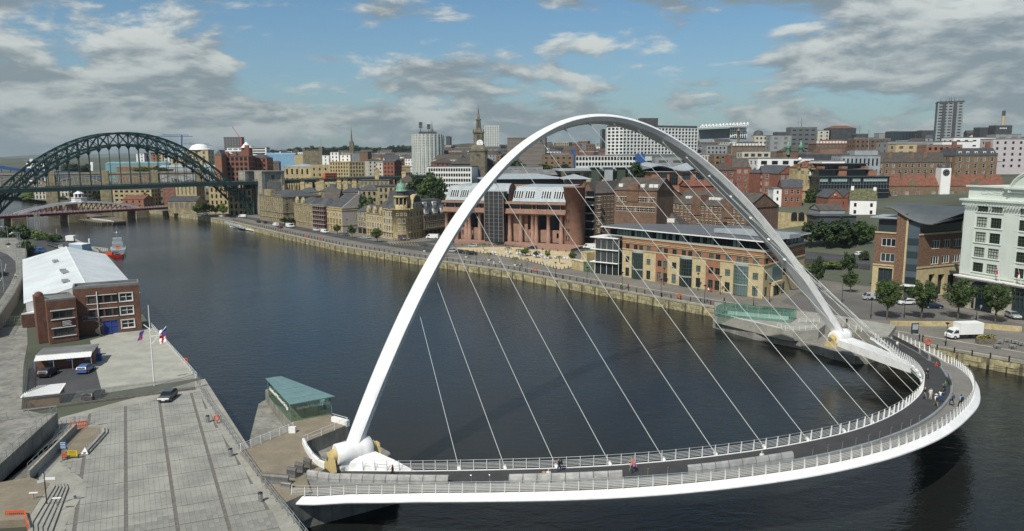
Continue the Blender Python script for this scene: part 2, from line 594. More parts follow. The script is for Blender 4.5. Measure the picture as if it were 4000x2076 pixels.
def arch_ring(q):
 e=1e-3
 p=b_arch(q)
 t=(b_arch(min(q+e,1))-b_arch(max(q-e,-1))).normalized()
 n=BAX.cross(BUP).normalized()
 if n.dot(BOUT)<0:n=-n
 r=t.cross(n).normalized()
 if r.dot(BUP)<0 and abs(q)<0.5:r=-r
 if abs(q)>=0.5 and r.dot(BAX)*q<0:r=-r
 a=interp(abs(q),[0,.3,.6,.85,1],[1.15,1.2,1.35,1.5,1.6])
 b=interp(abs(q),[0,.3,.6,.85,1],[2.9,3.3,3.9,3.5,2.0])
 outer=[]
 for i in range(11):
  an=math.pi*i/10
  outer.append(p+n*(b/2*math.cos(an))+r*(a*0.74*math.sin(an)-a*0.1))
 inn=[outer[-1],p-n*b*0.26-r*a*0.55,p+n*b*0.26-r*a*0.55,outer[0]]
 return outer,inn
qa=[-0.982+1.964*i/70 for i in range(71)]
rs=[arch_ring(q)for q in qa]
mb.loft([r[0]for r in rs],closed=False,caps=False,smooth=True)
mb.loft([r[1]for r in rs],closed=False,caps=False,smooth=False)
mb.build('arch',m_bw,bridge)
u18=[-1+2*i/17 for i in range(18)]
lug=MB();lug.lathe((0,0,0),[(0.05,0),(0.20,0.05),(0.22,0.35),(0.12,0.6)],8);lug_me=lug.mesh('cable_socket',m_bw)
m_cable=M('cable_white',(0.50,0.53,0.51),0.4,metal=0.2,var=0)
for i,u in enumerate(u18):
 qt=0.76105*(u-0.17596*(u**3-u))
 ql=0.81473*(u-0.13741*(u**3-u))
 outr,innr=arch_ring(qt)
 top=(innr[1]+innr[2])/2
 low=b_pt(ql,0.05,0.05)
 d=(low-top).normalized()
 mb=MB();mb.tube(top,low,0.038,n=5)
 c=mb.build('cable',m_cable,bridge)
 rot=(-d).to_track_quat('Z','Y').to_euler()
 link('cable_socket',lug_me,c,top+d*0.5-wloc(c),rot)
 link('cable_socket',lug_me,c,low-d*0.5-wloc(c),(d).to_track_quat('Z','Y').to_euler())
mb=MB()
def strip(mb,f0,f1,mi=0,smooth=False,qs=QS):
 rings=[[f0(q),f1(q)]for q in qs]
 mb.loft(rings,mi,closed=False,caps=False,smooth=smooth)
strip(mb,lambda q:b_pt(q,0.16,0.0),lambda q:b_pt(q,b_div(q)-.15,0.02));mb.build('footway',m_deck,bridge)
mb=MB()
strip(mb,lambda q:b_pt(q,b_div(q)+.15,-0.28),lambda q:b_pt(q,b_width(q)-0.95,-0.30))
mb.build('cycleway',m_cycle,bridge)
mb=MB()
strip(mb,lambda q:b_pt(q,b_div(q)-.15,0.10),lambda q:b_pt(q,b_div(q)+.15,0.10))
strip(mb,lambda q:b_pt(q,b_div(q)-.15,-0.05),lambda q:b_pt(q,b_div(q)-.15,0.10))
strip(mb,lambda q:b_pt(q,b_div(q)+.15,0.10),lambda q:b_pt(q,b_div(q)+.15,-0.35))
mb.build('divider_kerb',m_galv,bridge)
mb=MB()
strip(mb,lambda q:b_pt(q,0,-0.10),lambda q:b_pt(q,0,0.06))
strip(mb,lambda q:b_pt(q,0,0.06),lambda q:b_pt(q,0.16,0.06))
strip(mb,lambda q:b_pt(q,0.16,0.06),lambda q:b_pt(q,0.16,-0.02))
strip(mb,lambda q:b_pt(q,-0.22,-0.32),lambda q:b_pt(q,0,-0.10))
strip(mb,lambda q:b_pt(q,0.55,-1.45),lambda q:b_pt(q,-0.22,-0.32))
strip(mb,lambda q:b_pt(q,b_width(q)*0.5,-1.75),lambda q:b_pt(q,0.55,-1.45))
strip(mb,lambda q:b_pt(q,b_width(q)-0.15,-0.92),lambda q:b_pt(q,b_width(q)*0.5,-1.75))
for q in(QS[0],QS[-1]):
 mb.add([b_pt(q,0,0.06),b_pt(q,-0.22,-0.32),b_pt(q,0.55,-1.45),b_pt(q,b_width(q)*0.5,-1.75),b_pt(q,b_width(q)-.15,-0.92),b_pt(q,b_width(q),-.55),b_pt(q,b_width(q)-0.9,-.15)],[(0,1,2,3,4,5,6)])
mb.build('box_girder',m_bw,bridge)
mb=MB()
strip(mb,lambda q:b_pt(q,b_width(q)-0.95,-0.32),lambda q:b_pt(q,b_width(q)-0.95,-0.12))
strip(mb,lambda q:b_pt(q,b_width(q)-0.95,-0.12),lambda q:b_pt(q,b_width(q)-0.8,-0.12))
strip(mb,lambda q:b_pt(q,b_width(q)-0.8,-0.12),lambda q:b_pt(q,b_width(q)-0.02,-0.58),smooth=True)
strip(mb,lambda q:b_pt(q,b_width(q)-0.02,-0.58),lambda q:b_pt(q,b_width(q),-0.72),smooth=True)
strip(mb,lambda q:b_pt(q,b_width(q),-0.72),lambda q:b_pt(q,b_width(q)-0.15,-0.92),smooth=True)
mb.build('edge_beam',m_bw,bridge)
def arc_qs(w,step,q0,q1):
 out,q,acc=[q0],q0,0.0
 prev=b_pt(q0,w)
 while q<q1:
  q+=0.0015
  p=b_pt(q,w)
  acc+=(p-prev).length
  prev=p
  if acc>=step:
   out.append(q);acc=0.0
 return out
pm=MB();pm.add([(-.035,-.16,0),(.035,-.16,0),(.035,.10,0),(-.035,.10,0),(-.025,.02,1.28),(.025,.02,1.28),(.025,.12,1.28),(-.025,.12,1.28)],[(0,1,5,4),(1,2,6,5),(2,3,7,6),(3,0,4,7),(4,5,6,7)])
post_me=pm.mesh('railing_post',m_bw)
def railing(name,wf,dz,side,step,q0,q1,heights,lean,skip=None):
 r=MB()
 r.path([b_pt(QS[0],wf(QS[0]),dz),b_pt(QS[0],wf(QS[0]),dz)+ZV*0.02],0.03)
 root=r.build(name,m_bw,bridge)
 wl=wloc(root)
 qs=[q0+(q1-q0)*i/120 for i in range(121)]
 for h in heights:
  r=MB()
  pts=[b_pt(q,wf(q)+side*lean*h,dz+h)for q in qs]
  rad=0.035 if h==heights[-1]else 0.019
  r.path(pts,rad,4)
  r.build('rail',m_bw if h<heights[-1]else m_galv,root)
 for q in arc_qs(wf(0),step,q0,q1):
  nn,tt=b_norm(q)
  rz=math.atan2(tt.y,tt.x)
  o=link('railing_post',post_me,root,b_pt(q,wf(q),dz)-wl,(0,0,rz+(math.pi if side<0 else 0)))
 return root
railing('inner_railing',lambda q:0.06,0.06,-1,1.50,-0.97,1.19,[0.22,0.38,0.54,0.70,0.86,1.18],0.06)
railing('outer_railing',lambda q:b_width(q)-0.88,-0.12,1,1.50,-1.03,1.21,[0.22,0.40,0.58,0.76,0.94,1.30],0.06)
m_screen=M('perforated_steel',(0.42,0.41,0.39),0.42,metal=0.45,var=0.2,scale=1.2)
def screen(q0,q1,h=1.0,mat=None,curve=0.35):
 qs=arc_qs(3.7,1.48,q0,q1)
 root=None
 for a,b in zip(qs[:-1],qs[1:]):
  r=MB()
  g=(b-a)*0.02
  prof=[(0.05,0.08),(0.0,h*0.5),(-curve*0.35,h*0.85),(-curve,h)]
  rings=[]
  for q in(a+g,(a+b)/2,b-g):
   rings.append([b_pt(q,b_div(q)+w,z)for w,z in prof]+[b_pt(q,b_div(q)+.06+w,z)for w,z in reversed(prof)])
  r.loft(rings,smooth=False)
  for q in(a+g*1.5,):
   r.path([b_pt(q,b_div(q)+.1+w,z)for w,z in prof],0.035,4)
  r.path([b_pt(a+g,b_div(a)+.09,h*0.45),b_pt(b-g,b_div(b)+.09,h*0.45)],0.02,4)
  if root is None:
   root=r.build('wind_screen',mat or m_screen,bridge)
  else:
   r.build('panel',mat or m_screen,root)
 return root
screen(q_at(1191,3.7),q_at(1763,3.7))
screen(q_at(1988,3.7),q_at(2448,3.7))
screen(q_at(2683,3.7),q_at(3105,3.7,hi=.7))
screen(1.065,1.205,1.0,M('dark_steel_screen',(0.13,0.13,0.12),0.5,metal=.4,var=.15),0.05)
screen(0.99,1.06,1.35,M('light_steel_panel',(0.45,0.46,0.46),0.4,metal=.5,var=.1))
screen(0.86,0.985,1.30,m_screen,0.3)
screen(0.56,0.70,1.30,m_screen,0.3)
bol=MB();bol.tube((0,0,0),(0,0,1.0),0.045,n=6);bol.tube((0,0,.98),(0.0,-0.16,1.10),0.04,n=6);bol_me=bol.mesh('light_post',m_steel)
wl=wloc(bridge)
for px in(1843,1915,2528,2605,3172,3232,3290,3344,3395,3440,3485,3526,3562,3595):
 q=q_at(px,3.7,hi=0.4)
 nn,tt=b_norm(q)
 link('light_post',bol_me,bridge,b_pt(q,b_div(q),0.05)-wl,(0,0,math.atan2(tt.y,tt.x)))
for side,q,arm in((-1,-0.975,(-0.885,-1.02)),(1,0.975,(0.84,1.04))):
 c=b_arch(q)-BUP*0.35
 ax=BAX
 mb=MB()
 ringn=20
 e1,e2=BOUT,ZV
 rings=[]
 for s,r in((-2.25,1.15),(-2.2,1.3),(-1.0,1.32),(1.2,1.42),(2.2,1.4),(2.25,1.2)):
  rings.append([c+ax*s+e1*(r*math.cos(2*math.pi*k/ringn))+e2*(r*math.sin(2*math.pi*k/ringn))for k in range(ringn)])
 mb.loft(rings)
 mb.build('trunnion_drum',m_bw,bridge)
 for s in(-1,1):
  mb=MB()
  o=c+ax*(s*2.95)
  pr=[(-1.25,-1.7),(1.25,-1.7),(0.6,0.1),(0.3,0.45),(-0.3,0.45),(-0.6,0.1)]
  vs=[o-ax*0.35+BOUT*x+ZV*z for x,z in pr]+[o+ax*0.35+BOUT*x+ZV*z for x,z in pr]
  mb.add(vs,[(0,1,2,3,4,5),(11,10,9,8,7,6)]+[(i,(i+1)%6,6+(i+1)%6,6+i)for i in range(6)])
  mb.tube(c+ax*(s*2.3),c+ax*(s*2.75),0.75,n=16)
  b=mb.build('bearing',m_yel,bridge)
  mb=MB();mb.tube(o+ax*(s*0.35),o+ax*(s*0.55),0.34,n=12);mb.build('bearing_cap',m_galv,b)
 a0,a1=arm
 P=[c+ax*(side*-2.2)+BOUT*0.9+ZV*-0.15,c+ax*(side*1.9)+BOUT*0.9+ZV*-0.15]
 mb=MB()
 n=8
 topr,botr=[],[]
 for i in range(n+1):
  f=i/n
  a=P[0].lerp(P[1],f)
  q2=a0+(a1-a0)*f
  d=b_pt(q2,-0.02,-0.06)
  topr.append((a,d))
 rings=[[a,(a+d)/2+ZV*0.12,d,d-ZV*1.3,(a+d)/2-ZV*1.4,a-ZV*1.3]for a,d in topr]
 mb.loft(rings,smooth=False)
 mb.build('support_arm',m_bw,bridge)
m_glass=bpy.data.materials.new('green_glass');m_glass.use_nodes=True
_t=m_glass.node_tree;_t.nodes.clear()
_o=N(_t,'ShaderNodeOutputMaterial');_mx=N(_t,'ShaderNodeMixShader');_tr=N(_t,'ShaderNodeBsdfTransparent');_gl=N(_t,'ShaderNodeBsdfGlossy')
_tr.inputs[0].default_value=(0.80,0.91,0.88,1);_gl.inputs['Roughness'].default_value=0.05;_gl.inputs[0].default_value=(0.75,0.95,0.9,1)
_mx.inputs[0].default_value=0.14
_t.links.new(_tr.outputs[0],_mx.inputs[1]);_t.links.new(_gl.outputs[0],_mx.inputs[2]);_t.links.new(_mx.outputs[0],_o.inputs[0])
m_teal=M('teal_glass_roof',(0.135,0.235,0.225),0.25,var=0.10,scale=0.6)
m_sandpave=M('landing_paving',(0.235,0.20,0.145),0.9,var=0.14,scale=0.4,fine=0.12,bscale=3)
def gp(z,*px):
 return[(G(a,b,z).x,G(a,b,z).y)for a,b in px]
mb=MB()
low=gp(2.3,(1010,1578),(1104,1520),(1330,1680),(1400,1700),(1520,1765),(1560,1830),(1545,1900),(1120,2010),(1065,2010),(955,1800))
mb.prism(low,-2,2.3)
struct('south_pier',mb,m_conc_dk)
LZ=4.35
mb=MB()
walk=gp(LZ,(938,1763),(1149,1677),(1036,1524),(1096,1496),(1305,1629),(1361,1660),(1186,1731),(1222,1797),(1272,1831),(1262,1838),(1195,1862),(1215,1920),(1118,1962),(1085,1945))
mb.prism(walk,1.2,LZ,0)
struct('south_landing',mb,m_conc_dk)
mb=MB();mb.prism([(x,y)for x,y in walk],LZ+.002,LZ+0.006);struct('landing_paving',mb,m_sandpave)
RZ=7.15
rc=gp(RZ,(1037,1481),(1098,1472),(1308,1551),(1131,1583))
pc=Vector((sum(p[0]for p in rc)/4,sum(p[1]for p in rc)/4,LZ))
pav=thing('glass_pavilion','green glass pavilion with flat teal roof on the near landing, lettered walls','pavilion',pc)
mb=MB();mb.prism(rc,RZ,RZ+0.10);mb.build('roof',m_teal,pav)
def inset(poly,d):
 cx=sum(p[0]for p in poly)/len(poly);cy=sum(p[1]for p in poly)/len(poly)
 return[(x+(cx-x)/math.hypot(cx-x,cy-y)*d,y+(cy-y)/math.hypot(cx-x,cy-y)*d)for x,y in poly]
wc=inset(rc,0.7)
for i in range(4):
 a,b=Vector((*wc[i],LZ)),Vector((*wc[(i+1)%4],LZ))
 n=max(1,round((b-a).length/2.2))
 for k in range(n):
  p0,p1=a.lerp(b,k/n),a.lerp(b,(k+1)/n-0.01)
  mb=MB();s=(p1-p0).cross(ZV).normalized()*0.02
  mb.obox(p0-s,p1-p0,s*2,ZV*(RZ-LZ-0.02));mb.build('glass_pane',m_glass,pav)
mb=MB()
for i in range(4):
 mb.tube((*wc[i],LZ),(*wc[i],RZ),0.05,n=5)
for k in range(1,6):
 a=Vector((*rc[0],RZ+.12)).lerp(Vector((*rc[3],RZ+.12)),k/6);b=Vector((*rc[1],RZ+.12)).lerp(Vector((*rc[2],RZ+.12)),k/6)
 mb.bar(a,b,.04,.03)
mb.bar((Vector((*rc[0],RZ+.12))+Vector((*rc[1],RZ+.12)))/2,(Vector((*rc[2],RZ+.12))+Vector((*rc[3],RZ+.12)))/2,.05,.04)
mb.build('frame',m_galv,pav)
def text_mesh(txt,size,depth=0.02):
 cu=bpy.data.curves.new('lettering','FONT')
 cu.body=txt;cu.size=size;cu.extrude=depth;cu.resolution_u=2
 cu.align_x='LEFT'
 o=bpy.data.objects.new('lettering',cu)
 COL.objects.link(o)
 dg=bpy.context.evaluated_depsgraph_get()
 me=bpy.data.meshes.new_from_object(o.evaluated_get(dg))
 bpy.data.objects.remove(o)
 bpy.data.curves.remove(cu)
 return me
def letter(txt,origin,direction,size,mat,parent,name='lettering',up=ZV,fit=None,mirror=False):
 me=text_mesh(txt,size)
 w=max(v.co.x for v in me.vertices)-min(v.co.x for v in me.vertices)
 d=Vector(direction).normalized()
 sx=(fit/w)if fit else 1.0
 if mirror:sx,origin=-sx,origin
 nrm=d.cross(up)
 mtx=Matrix((d*sx,up,nrm)).transposed()
 for v in me.vertices:
  v.co=mtx@v.co
 me.materials.clear();me.materials.append(mat)
 o=link(name,me,parent,Vector(origin)-(wloc(parent)if parent else Vector((0,0,0))))
 return o
m_letter=M('white_lettering',(0.85,0.87,0.85),0.6,var=0)
a,b=Vector((*wc[3],RZ-1.05)),Vector((*wc[2],RZ-1.05))
d=(b-a).normalized();nrm=d.cross(ZV)*0.06
letter('Gateshead Millennium Bridge',a+d*0.9+nrm,d,0.62,m_letter,pav,fit=(b-a).length*0.82)
a,b=Vector((*wc[0],RZ-1.3)),Vector((*wc[3],RZ-1.3))
d=(b-a).normalized();nrm=d.cross(ZV)*0.06
letter('Gateshead Millennium Bridge',a+d*1.0+nrm,d,0.85,m_letter,pav,fit=(b-a).length*0.85)
def fence(name,label,cat,pts,h,rails,post_step,mat,rad=0.03,prad=0.04,group=None,parent=None,square=False):
 pts=[Vector(p)for p in pts]
 root=parent or thing(name,label,cat,pts[0],group)
 mb=MB()
 for r in rails:
  mb.path([p+ZV*r for p in pts],rad,4)
 mb.build('rail',mat,root)
 q=MB()
 if square:q.box(-prad,prad,-prad,prad,0,h)
 else:q.tube((0,0,0),(0,0,h),prad,n=5)
 me=q.mesh('post',mat)
 wl=wloc(root)
 k=0
 for p,d in along([tuple(p)for p in pts],post_step):
  link('post',me,root,p-wl,(0,0,math.atan2(d.y,d.x)))
  k+=1
 link('post',me,root,pts[-1]-wl)
 return root
gl=lambda z,*px:[G(a,b,z)for a,b in px]
fence('white_railing','white railing sloping up beside the landing to the glass pavilion','railing',gl(LZ,(942,1766),(1146,1682)),1.15,[.25,.4,.55,.7,.85,1.1],1.6,m_bw,0.022,0.05)
fence('white_railing','short white railing on the wall edge between pavilion and arch foot','railing',gl(LZ,(1357,1661),(1187,1731)),1.0,[.5,1.0],2.4,m_bw,0.03,0.05)
r=thing('parapet','white curved parapet beside the near arch foot','parapet',G(1187,1733,LZ))
mb=MB()
pp=gl(LZ,(1186,1733),(1200,1765),(1222,1797),(1247,1819),(1272,1831))
for a,b in zip(pp[:-1],pp[1:]):
 mb.bar(a+ZV*.1,b+ZV*.1,.38,1.25)
mb.build('wall',m_bw,r)
mb=MB();mb.path([p+ZV*1.1 for p in pp],.03,5)
for p in pp:mb.tube(p+ZV*.5,p+ZV*1.1,.03,n=4)
mb.build('handrail',m_galv,r)
r=thing('parapet','white block parapet at the corner of the glass pavilion by the arch','parapet',G(1300,1642,LZ))
mb=MB();a,b=G(1300,1645,LZ),G(1360,1662,LZ);mb.bar(a+ZV*.25,b+ZV*.25,.6,.9);mb.build('wall',m_bw,r)
mb=MB();mb.path([a+ZV*1.1,b+ZV*1.1],.03);mb.build('handrail',m_bw,r)
r=thing('parapet','small white block at the top of the sloping landing railing','parapet',G(1143,1688,LZ))
mb=MB();a=G(1143,1690,LZ);mb.box(a.x-.45,a.x+.45,a.y-.3,a.y+.3,LZ,LZ+.8);mb.build('block',m_bw,r)
m_slab=M('dark_steel_slab',(0.17,0.165,0.155),0.45,metal=0.4,var=0.2,scale=1.5)
wave=[((1032,1885),(1131,1893),1.15,'long curved steel screen at the plaza end of the landing'),((1126,1862),(1160,1868),1.25,'grey curved steel panel, second from the plaza screen'),((1157,1844),(1189,1851),1.3,'grey curved steel panel in the middle of the landing row'),((1192,1828),(1219,1838),1.35,'grey curved steel panel nearest the arch parapet'),((1102,1903),(1140,1908),0.7,'low grey steel panel beside the cycle path entrance')]
for(p0,p1,h,lab)in wave:
 a,b=G(*p0,LZ),G(*p1,LZ)
 r=thing('steel_panel',lab,'barrier panel',a,'curved steel panels at the bridge entrance')
 s=(b-a).cross(ZV).normalized()
 mb=MB()
 prof=[(0.12,0),(0.0,h*.4),(0.0,h*.8),(-0.12,h)]
 mb.loft([[p+s*o+ZV*z for o,z in prof]+[p+s*(o+.28)+ZV*z for o,z in reversed(prof)]for p in(a,a.lerp(b,.5),b)],smooth=False)
 mb.build('panel',m_slab,r)
 mb=MB();c=(b-a).normalized()
 mb.obox(a-c*.1-s*.1,c*((b-a).length+.2),s*.5,ZV*.08)
 mb.build('base',m_galv,r)
NZ=3.9
quay_back=lambda px,py:(G(px,py,2.8).x,G(px,py,2.8).y)
mb=MB()
npier=gp(1.7,(2785,1254),(2947,1300),(3126,1333),(3250,1372),(3340,1392),(3392,1392),(3425,1378),(3440,1350))+gp(2.8,(3440,1318),(2790,1198))
mb.prism(npier,-2,1.7)
struct('north_pier',mb,m_conc_dk)
mb=MB()
nplat=gp(NZ,(2794,1227),(3057,1290),(3099,1296),(3198,1288),(3225,1268),(3300,1262),(3420,1312),(3470,1312))+gp(2.8,(3500,1290),(3240,1245),(2790,1196))
mb.prism(nplat,1.75,NZ)
struct('north_landing',mb,m_conc)
NR=6.35
rc=gp(NR,(2795,1198),(2830,1183),(3112,1209),(3090,1222))
pc=Vector((sum(p[0]for p in rc)/4,sum(p[1]for p in rc)/4,NZ))
pav=thing('glass_pavilion','long clear green glass pavilion on the far landing, its lettering seen reversed','pavilion',pc)
mb=MB();mb.prism(rc,NR,NR+0.05);mb.build('roof',m_glass,pav)
for i in range(4):
 a,b=Vector((*rc[i],NZ)),Vector((*rc[(i+1)%4],NZ))
 n=max(1,round((b-a).length/2.6))
 for k in range(n):
  p0,p1=a.lerp(b,k/n),a.lerp(b,(k+1)/n-0.01)
  mb=MB();s=(p1-p0).cross(ZV).normalized()*0.02
  mb.obox(p0-s,p1-p0,s*2,ZV*(NR-NZ-0.02));mb.build('glass_pane',m_glass,pav)
  mb=MB();mb.tube(p0,p0+ZV*(NR-NZ),0.04,n=4);mb.build('mullion',m_galv,pav)
a,b=Vector((*rc[1],NR-1.0)),Vector((*rc[2],NR-1.0))
d=(b-a).normalized()
letter('Gateshead Millennium Bridge',a+d*((b-a).length*0.93)-d.cross(ZV)*0.05,d,1.0,m_letter,pav,fit=(b-a).length*0.82,mirror=True)
mb=MB();a,b=Vector((*rc[0],NZ)).lerp(Vector((*rc[1],NZ)),.6),Vector((*rc[3],NZ)).lerp(Vector((*rc[2],NZ)),.6)
mb.bar(a.lerp(b,.1)+ZV*.5,a.lerp(b,.93)+ZV*.5,.35,.9);mb.build('counter',m_white,pav)
fence('white_railing','long low white rail along the far pier edge below the glass pavilion','railing',gl(NZ,(2794,1228),(3055,1290)),0.4,[.4],6,m_bw,0.07,0.04)
fence('white_railing','white railing on the far pier from the glass pavilion towards the arch foot','railing',gl(NZ,(3038,1276),(3062,1288),(3100,1294),(3190,1284)),1.0,[.3,.5,.7,.95],1.7,m_bw,0.02,0.05)
fence('white_railing','white railing behind the far arch leg on the landing','railing',gl(NZ,(3120,1262),(3200,1262)),1.0,[.3,.5,.7,.95],1.7,m_bw,0.02,0.05)
fence('white_railing','white railing on the landing between the far arch foot and the quay','railing',gl(NZ,(3270,1272),(3365,1298)),1.0,[.3,.5,.7,.95],1.7,m_bw,0.02,0.05)
# ================================================================== building kit
m_glz=glass_mat('window_glass',(0.012,0.015,0.018),(0.20,0.20,0.18),0.80)
m_glz_g=glass_mat('green_window_glass',(0.014,0.024,0.025),(0.12,0.175,0.17),0.6)
m_glz_b=glass_mat('dark_blue_glass',(0.012,0.018,0.024),(0.035,0.050,0.058),0.5)
m_slate=M('slate_roof',(0.075,0.078,0.085),0.7,var=0.22,scale=0.5,fine=0.2,bscale=2.5,rnd=.12)
m_slate_b=M('brown_slate_roof',(0.085,0.072,0.062),0.8,var=0.25,scale=0.5,fine=0.2,bscale=2.5,rnd=.12)
m_lead=M('lead_roof',(0.33,0.37,0.39),0.5,var=0.12,scale=0.4,streak=.15)
m_flat=M('felt_roof',(0.16,0.165,0.16),0.9,var=0.25,scale=0.2,rnd=.15)
m_redtile=M('red_tile_roof',(0.19,0.078,0.050),0.8,var=0.28,scale=0.6,fine=0.2,bscale=3)
m_brick=M('brown_brick',(0.190,0.118,0.080),0.9,var=0.2,scale=0.6,fine=0.25,bscale=4,streak=.15)
m_brick_r=M('red_brick',(0.25,0.105,0.070),0.9,var=0.15,scale=0.6,fine=0.2,bscale=4,streak=.12)
m_brick_o=M('orange_brick',(0.31,0.150,0.092),0.9,var=0.12,scale=0.6,fine=0.15,bscale=4)
m_brick_b=M('buff_brown_brick',(0.225,0.155,0.098),0.9,var=0.2,scale=0.6,fine=0.25,bscale=4,streak=.15)
m_sstone=M('sandstone',(0.46,0.375,0.205),0.85,var=0.22,scale=0.5,streak=.35,fine=.1,bscale=2)
m_sstone_d=M('sooty_sandstone',(0.315,0.265,0.16),0.9,var=0.30,scale=0.4,streak=.5,fine=.15,bscale=2)
m_buff=M('buff_stone',(0.50,0.41,0.24),0.8,var=0.10,scale=0.8,fine=.1,bscale=1.2)
m_pstone=M('pale_stone',(0.52,0.49,0.41),0.8,var=0.12,scale=0.5,streak=.2)
m_redst=M('red_sandstone',(0.31,0.19,0.14),0.85,var=0.14,scale=0.5,streak=.2)
m_wfr=M('white_frame',(0.72,0.72,0.68),0.5,var=0)
m_dfr=M('dark_frame',(0.055,0.06,0.06),0.5,var=0)
m_gfr=M('green_frame',(0.055,0.075,0.055),0.5,var=0)
m_sfr=M('stone_frame',(0.50,0.44,0.30),0.8,var=.1)
m_grey=M('grey_cladding',(0.27,0.285,0.29),0.6,var=.12,scale=.3)
m_dgrey=M('dark_cladding',(0.065,0.07,0.075),0.5,var=.2,scale=.3)
m_conc_t=M('tower_concrete',(0.50,0.53,0.49),0.8,var=.10,scale=.15,streak=.15)
WIN={}
def win_me(w,h,style,fr,gl):
 key=(round(w,2),round(h,2),style,fr.name,gl.name)
 if key in WIN:return WIN[key]
 mb=MB()
 t=0.07*min(1.6,max(1,w/1.4))
 if style=='surround':
  s=0.17
  mb.box(-s,w+s,-0.10,0.08,h,h+s*1.2,0);mb.box(-s,w+s,-0.14,0.1,-s*1.1,0,0)
  mb.box(-s,0,-0.06,0.08,0,h,0);mb.box(w,w+s,-0.06,0.08,0,h,0)
  mb.box(0,w,0.10,0.16,h*.5-t/2,h*.5+t/2,2);mb.box(w/2-t/2,w/2+t/2,.12,.15,0,h,2)
 elif style=='lintel':
  mb.box(-.12,w+.12,-0.05,0.08,h,h+.28,0);mb.box(-.12,w+.12,-0.08,0.1,-.16,0,0)
  mb.box(0,w,0.10,0.16,h*.5-t/2,h*.5+t/2,2);mb.box(w/2-t/2,w/2+t/2,.12,.15,0,h,2)
 else:
  mb.box(0,w,0.04,0.18,h-t,h,0);mb.box(0,w,0.0,0.18,0,t,0)
  mb.box(0,t,0.05,0.18,t,h-t,0);mb.box(w-t,w,0.05,0.18,t,h-t,0)
  if style in('cross','grid'):mb.box(w/2-t/2,w/2+t/2,.08,.18,t,h-t,0)
  if style in('sash','cross'):mb.box(t,w-t,.10,.18,h*.52,h*.52+t,0)
  if style=='grid':
   for f in(1/3,2/3):mb.box(t,w-t,.10,.18,h*f-t/2,h*f+t/2,0)
   for f in(.25,.75):mb.box(w*f-t/2,w*f+t/2,.10,.18,t,h-t,0)
  if style=='three':
   for f in(1/3,2/3):mb.box(w*f-t/2,w*f+t/2,.08,.18,t,h-t,0)
 mb.quad((0,.19,0),(w,.19,0),(w,.19,h),(0,.19,h),1)
 me=mb.mesh('window',[fr,gl,m_wfr])
 WIN[key]=me
 return me
def facade(mb,O,U,W,H,holes,mi=0,depth=0.22):
 nrm=U.cross(ZV)
 us=sorted({0,W,*[round(h[0],3)for h in holes],*[round(h[1],3)for h in holes]})
 zs=sorted({0,H,*[round(h[2],3)for h in holes],*[round(h[3],3)for h in holes]})
 us=[u for u in us if-1e-6<=u<=W+1e-6];zs=[z for z in zs if-1e-6<=z<=H+1e-6]
 P=lambda u,z,d=0.0:O+U*u+ZV*z-nrm*d
 nu,nz=len(us)-1,len(zs)-1
 open_=[[False]*nz for _ in range(nu)]
 for h in holes:
  for i in range(nu):
   if us[i]>=h[0]-2e-3 and us[i+1]<=h[1]+2e-3:
    for j in range(nz):
     if zs[j]>=h[2]-2e-3 and zs[j+1]<=h[3]+2e-3:open_[i][j]=True
 for j in range(nz):
  i=0
  while i<nu:
   if open_[i][j]:i+=1;continue
   k=i
   while k+1<nu and not open_[k+1][j]:k+=1
   mb.quad(P(us[i],zs[j]),P(us[k+1],zs[j]),P(us[k+1],zs[j+1]),P(us[i],zs[j+1]),mi)
   i=k+1
 for u0,u1,z0,z1 in holes:
  mb.quad(P(u0,z0),P(u1,z0),P(u1,z0,depth),P(u0,z0,depth),mi)
  mb.quad(P(u0,z1),P(u0,z1,depth),P(u1,z1,depth),P(u1,z1),mi)
  mb.quad(P(u0,z0),P(u0,z0,depth),P(u0,z1,depth),P(u0,z1),mi)
  mb.quad(P(u1,z0),P(u1,z1),P(u1,z1,depth),P(u1,z0,depth),mi)
def put_window(root,O,U,u0,u1,z0,z1,style,fr,gl,name='window'):
 nrm=U.cross(ZV)
 me=win_me(u1-u0,z1-z0,style,fr,gl)
 p=O+U*u0+ZV*z0
 return link(name,me,root,p-wloc(root),(0,0,math.atan2(U.y,U.x)))
def u_on(A,B,px):
 A,B=Vector(A),Vector(B)
 lo,hi=-0.5,1.5
 s=1 if project(Vector((B.x,B.y,A.z)))[0]>project(A)[0]else-1
 for _ in range(40):
  mid=(lo+hi)/2
  q=A.lerp(B,mid);q.z=A.z
  if q.y<1 or(project(q)[0]-px)*s>0:hi=mid
  else:lo=mid
 return(lo+hi)/2*Vector((B.x-A.x,B.y-A.y)).length
def grid(W,H,spec):
 out=[]
 n,m=spec['n'],spec['m']
 ml,mr=spec.get('ml',0.6),spec.get('mr',0.6)
 w,h=spec['w'],spec['h']
 z0,dz=spec.get('z0',1.0),spec.get('dz',3.2)
 pitch=(W-ml-mr)/n
 w=min(w,pitch*.86)
 for j in range(m):
  z=z0+dz*j
  if z+h>H-0.1:break
  for i in range(n):
   if(i,j)in spec.get('skip',()):continue
   c=ml+pitch*(i+.5)
   out.append((c-w/2,c+w/2,z,z+h))
 return out
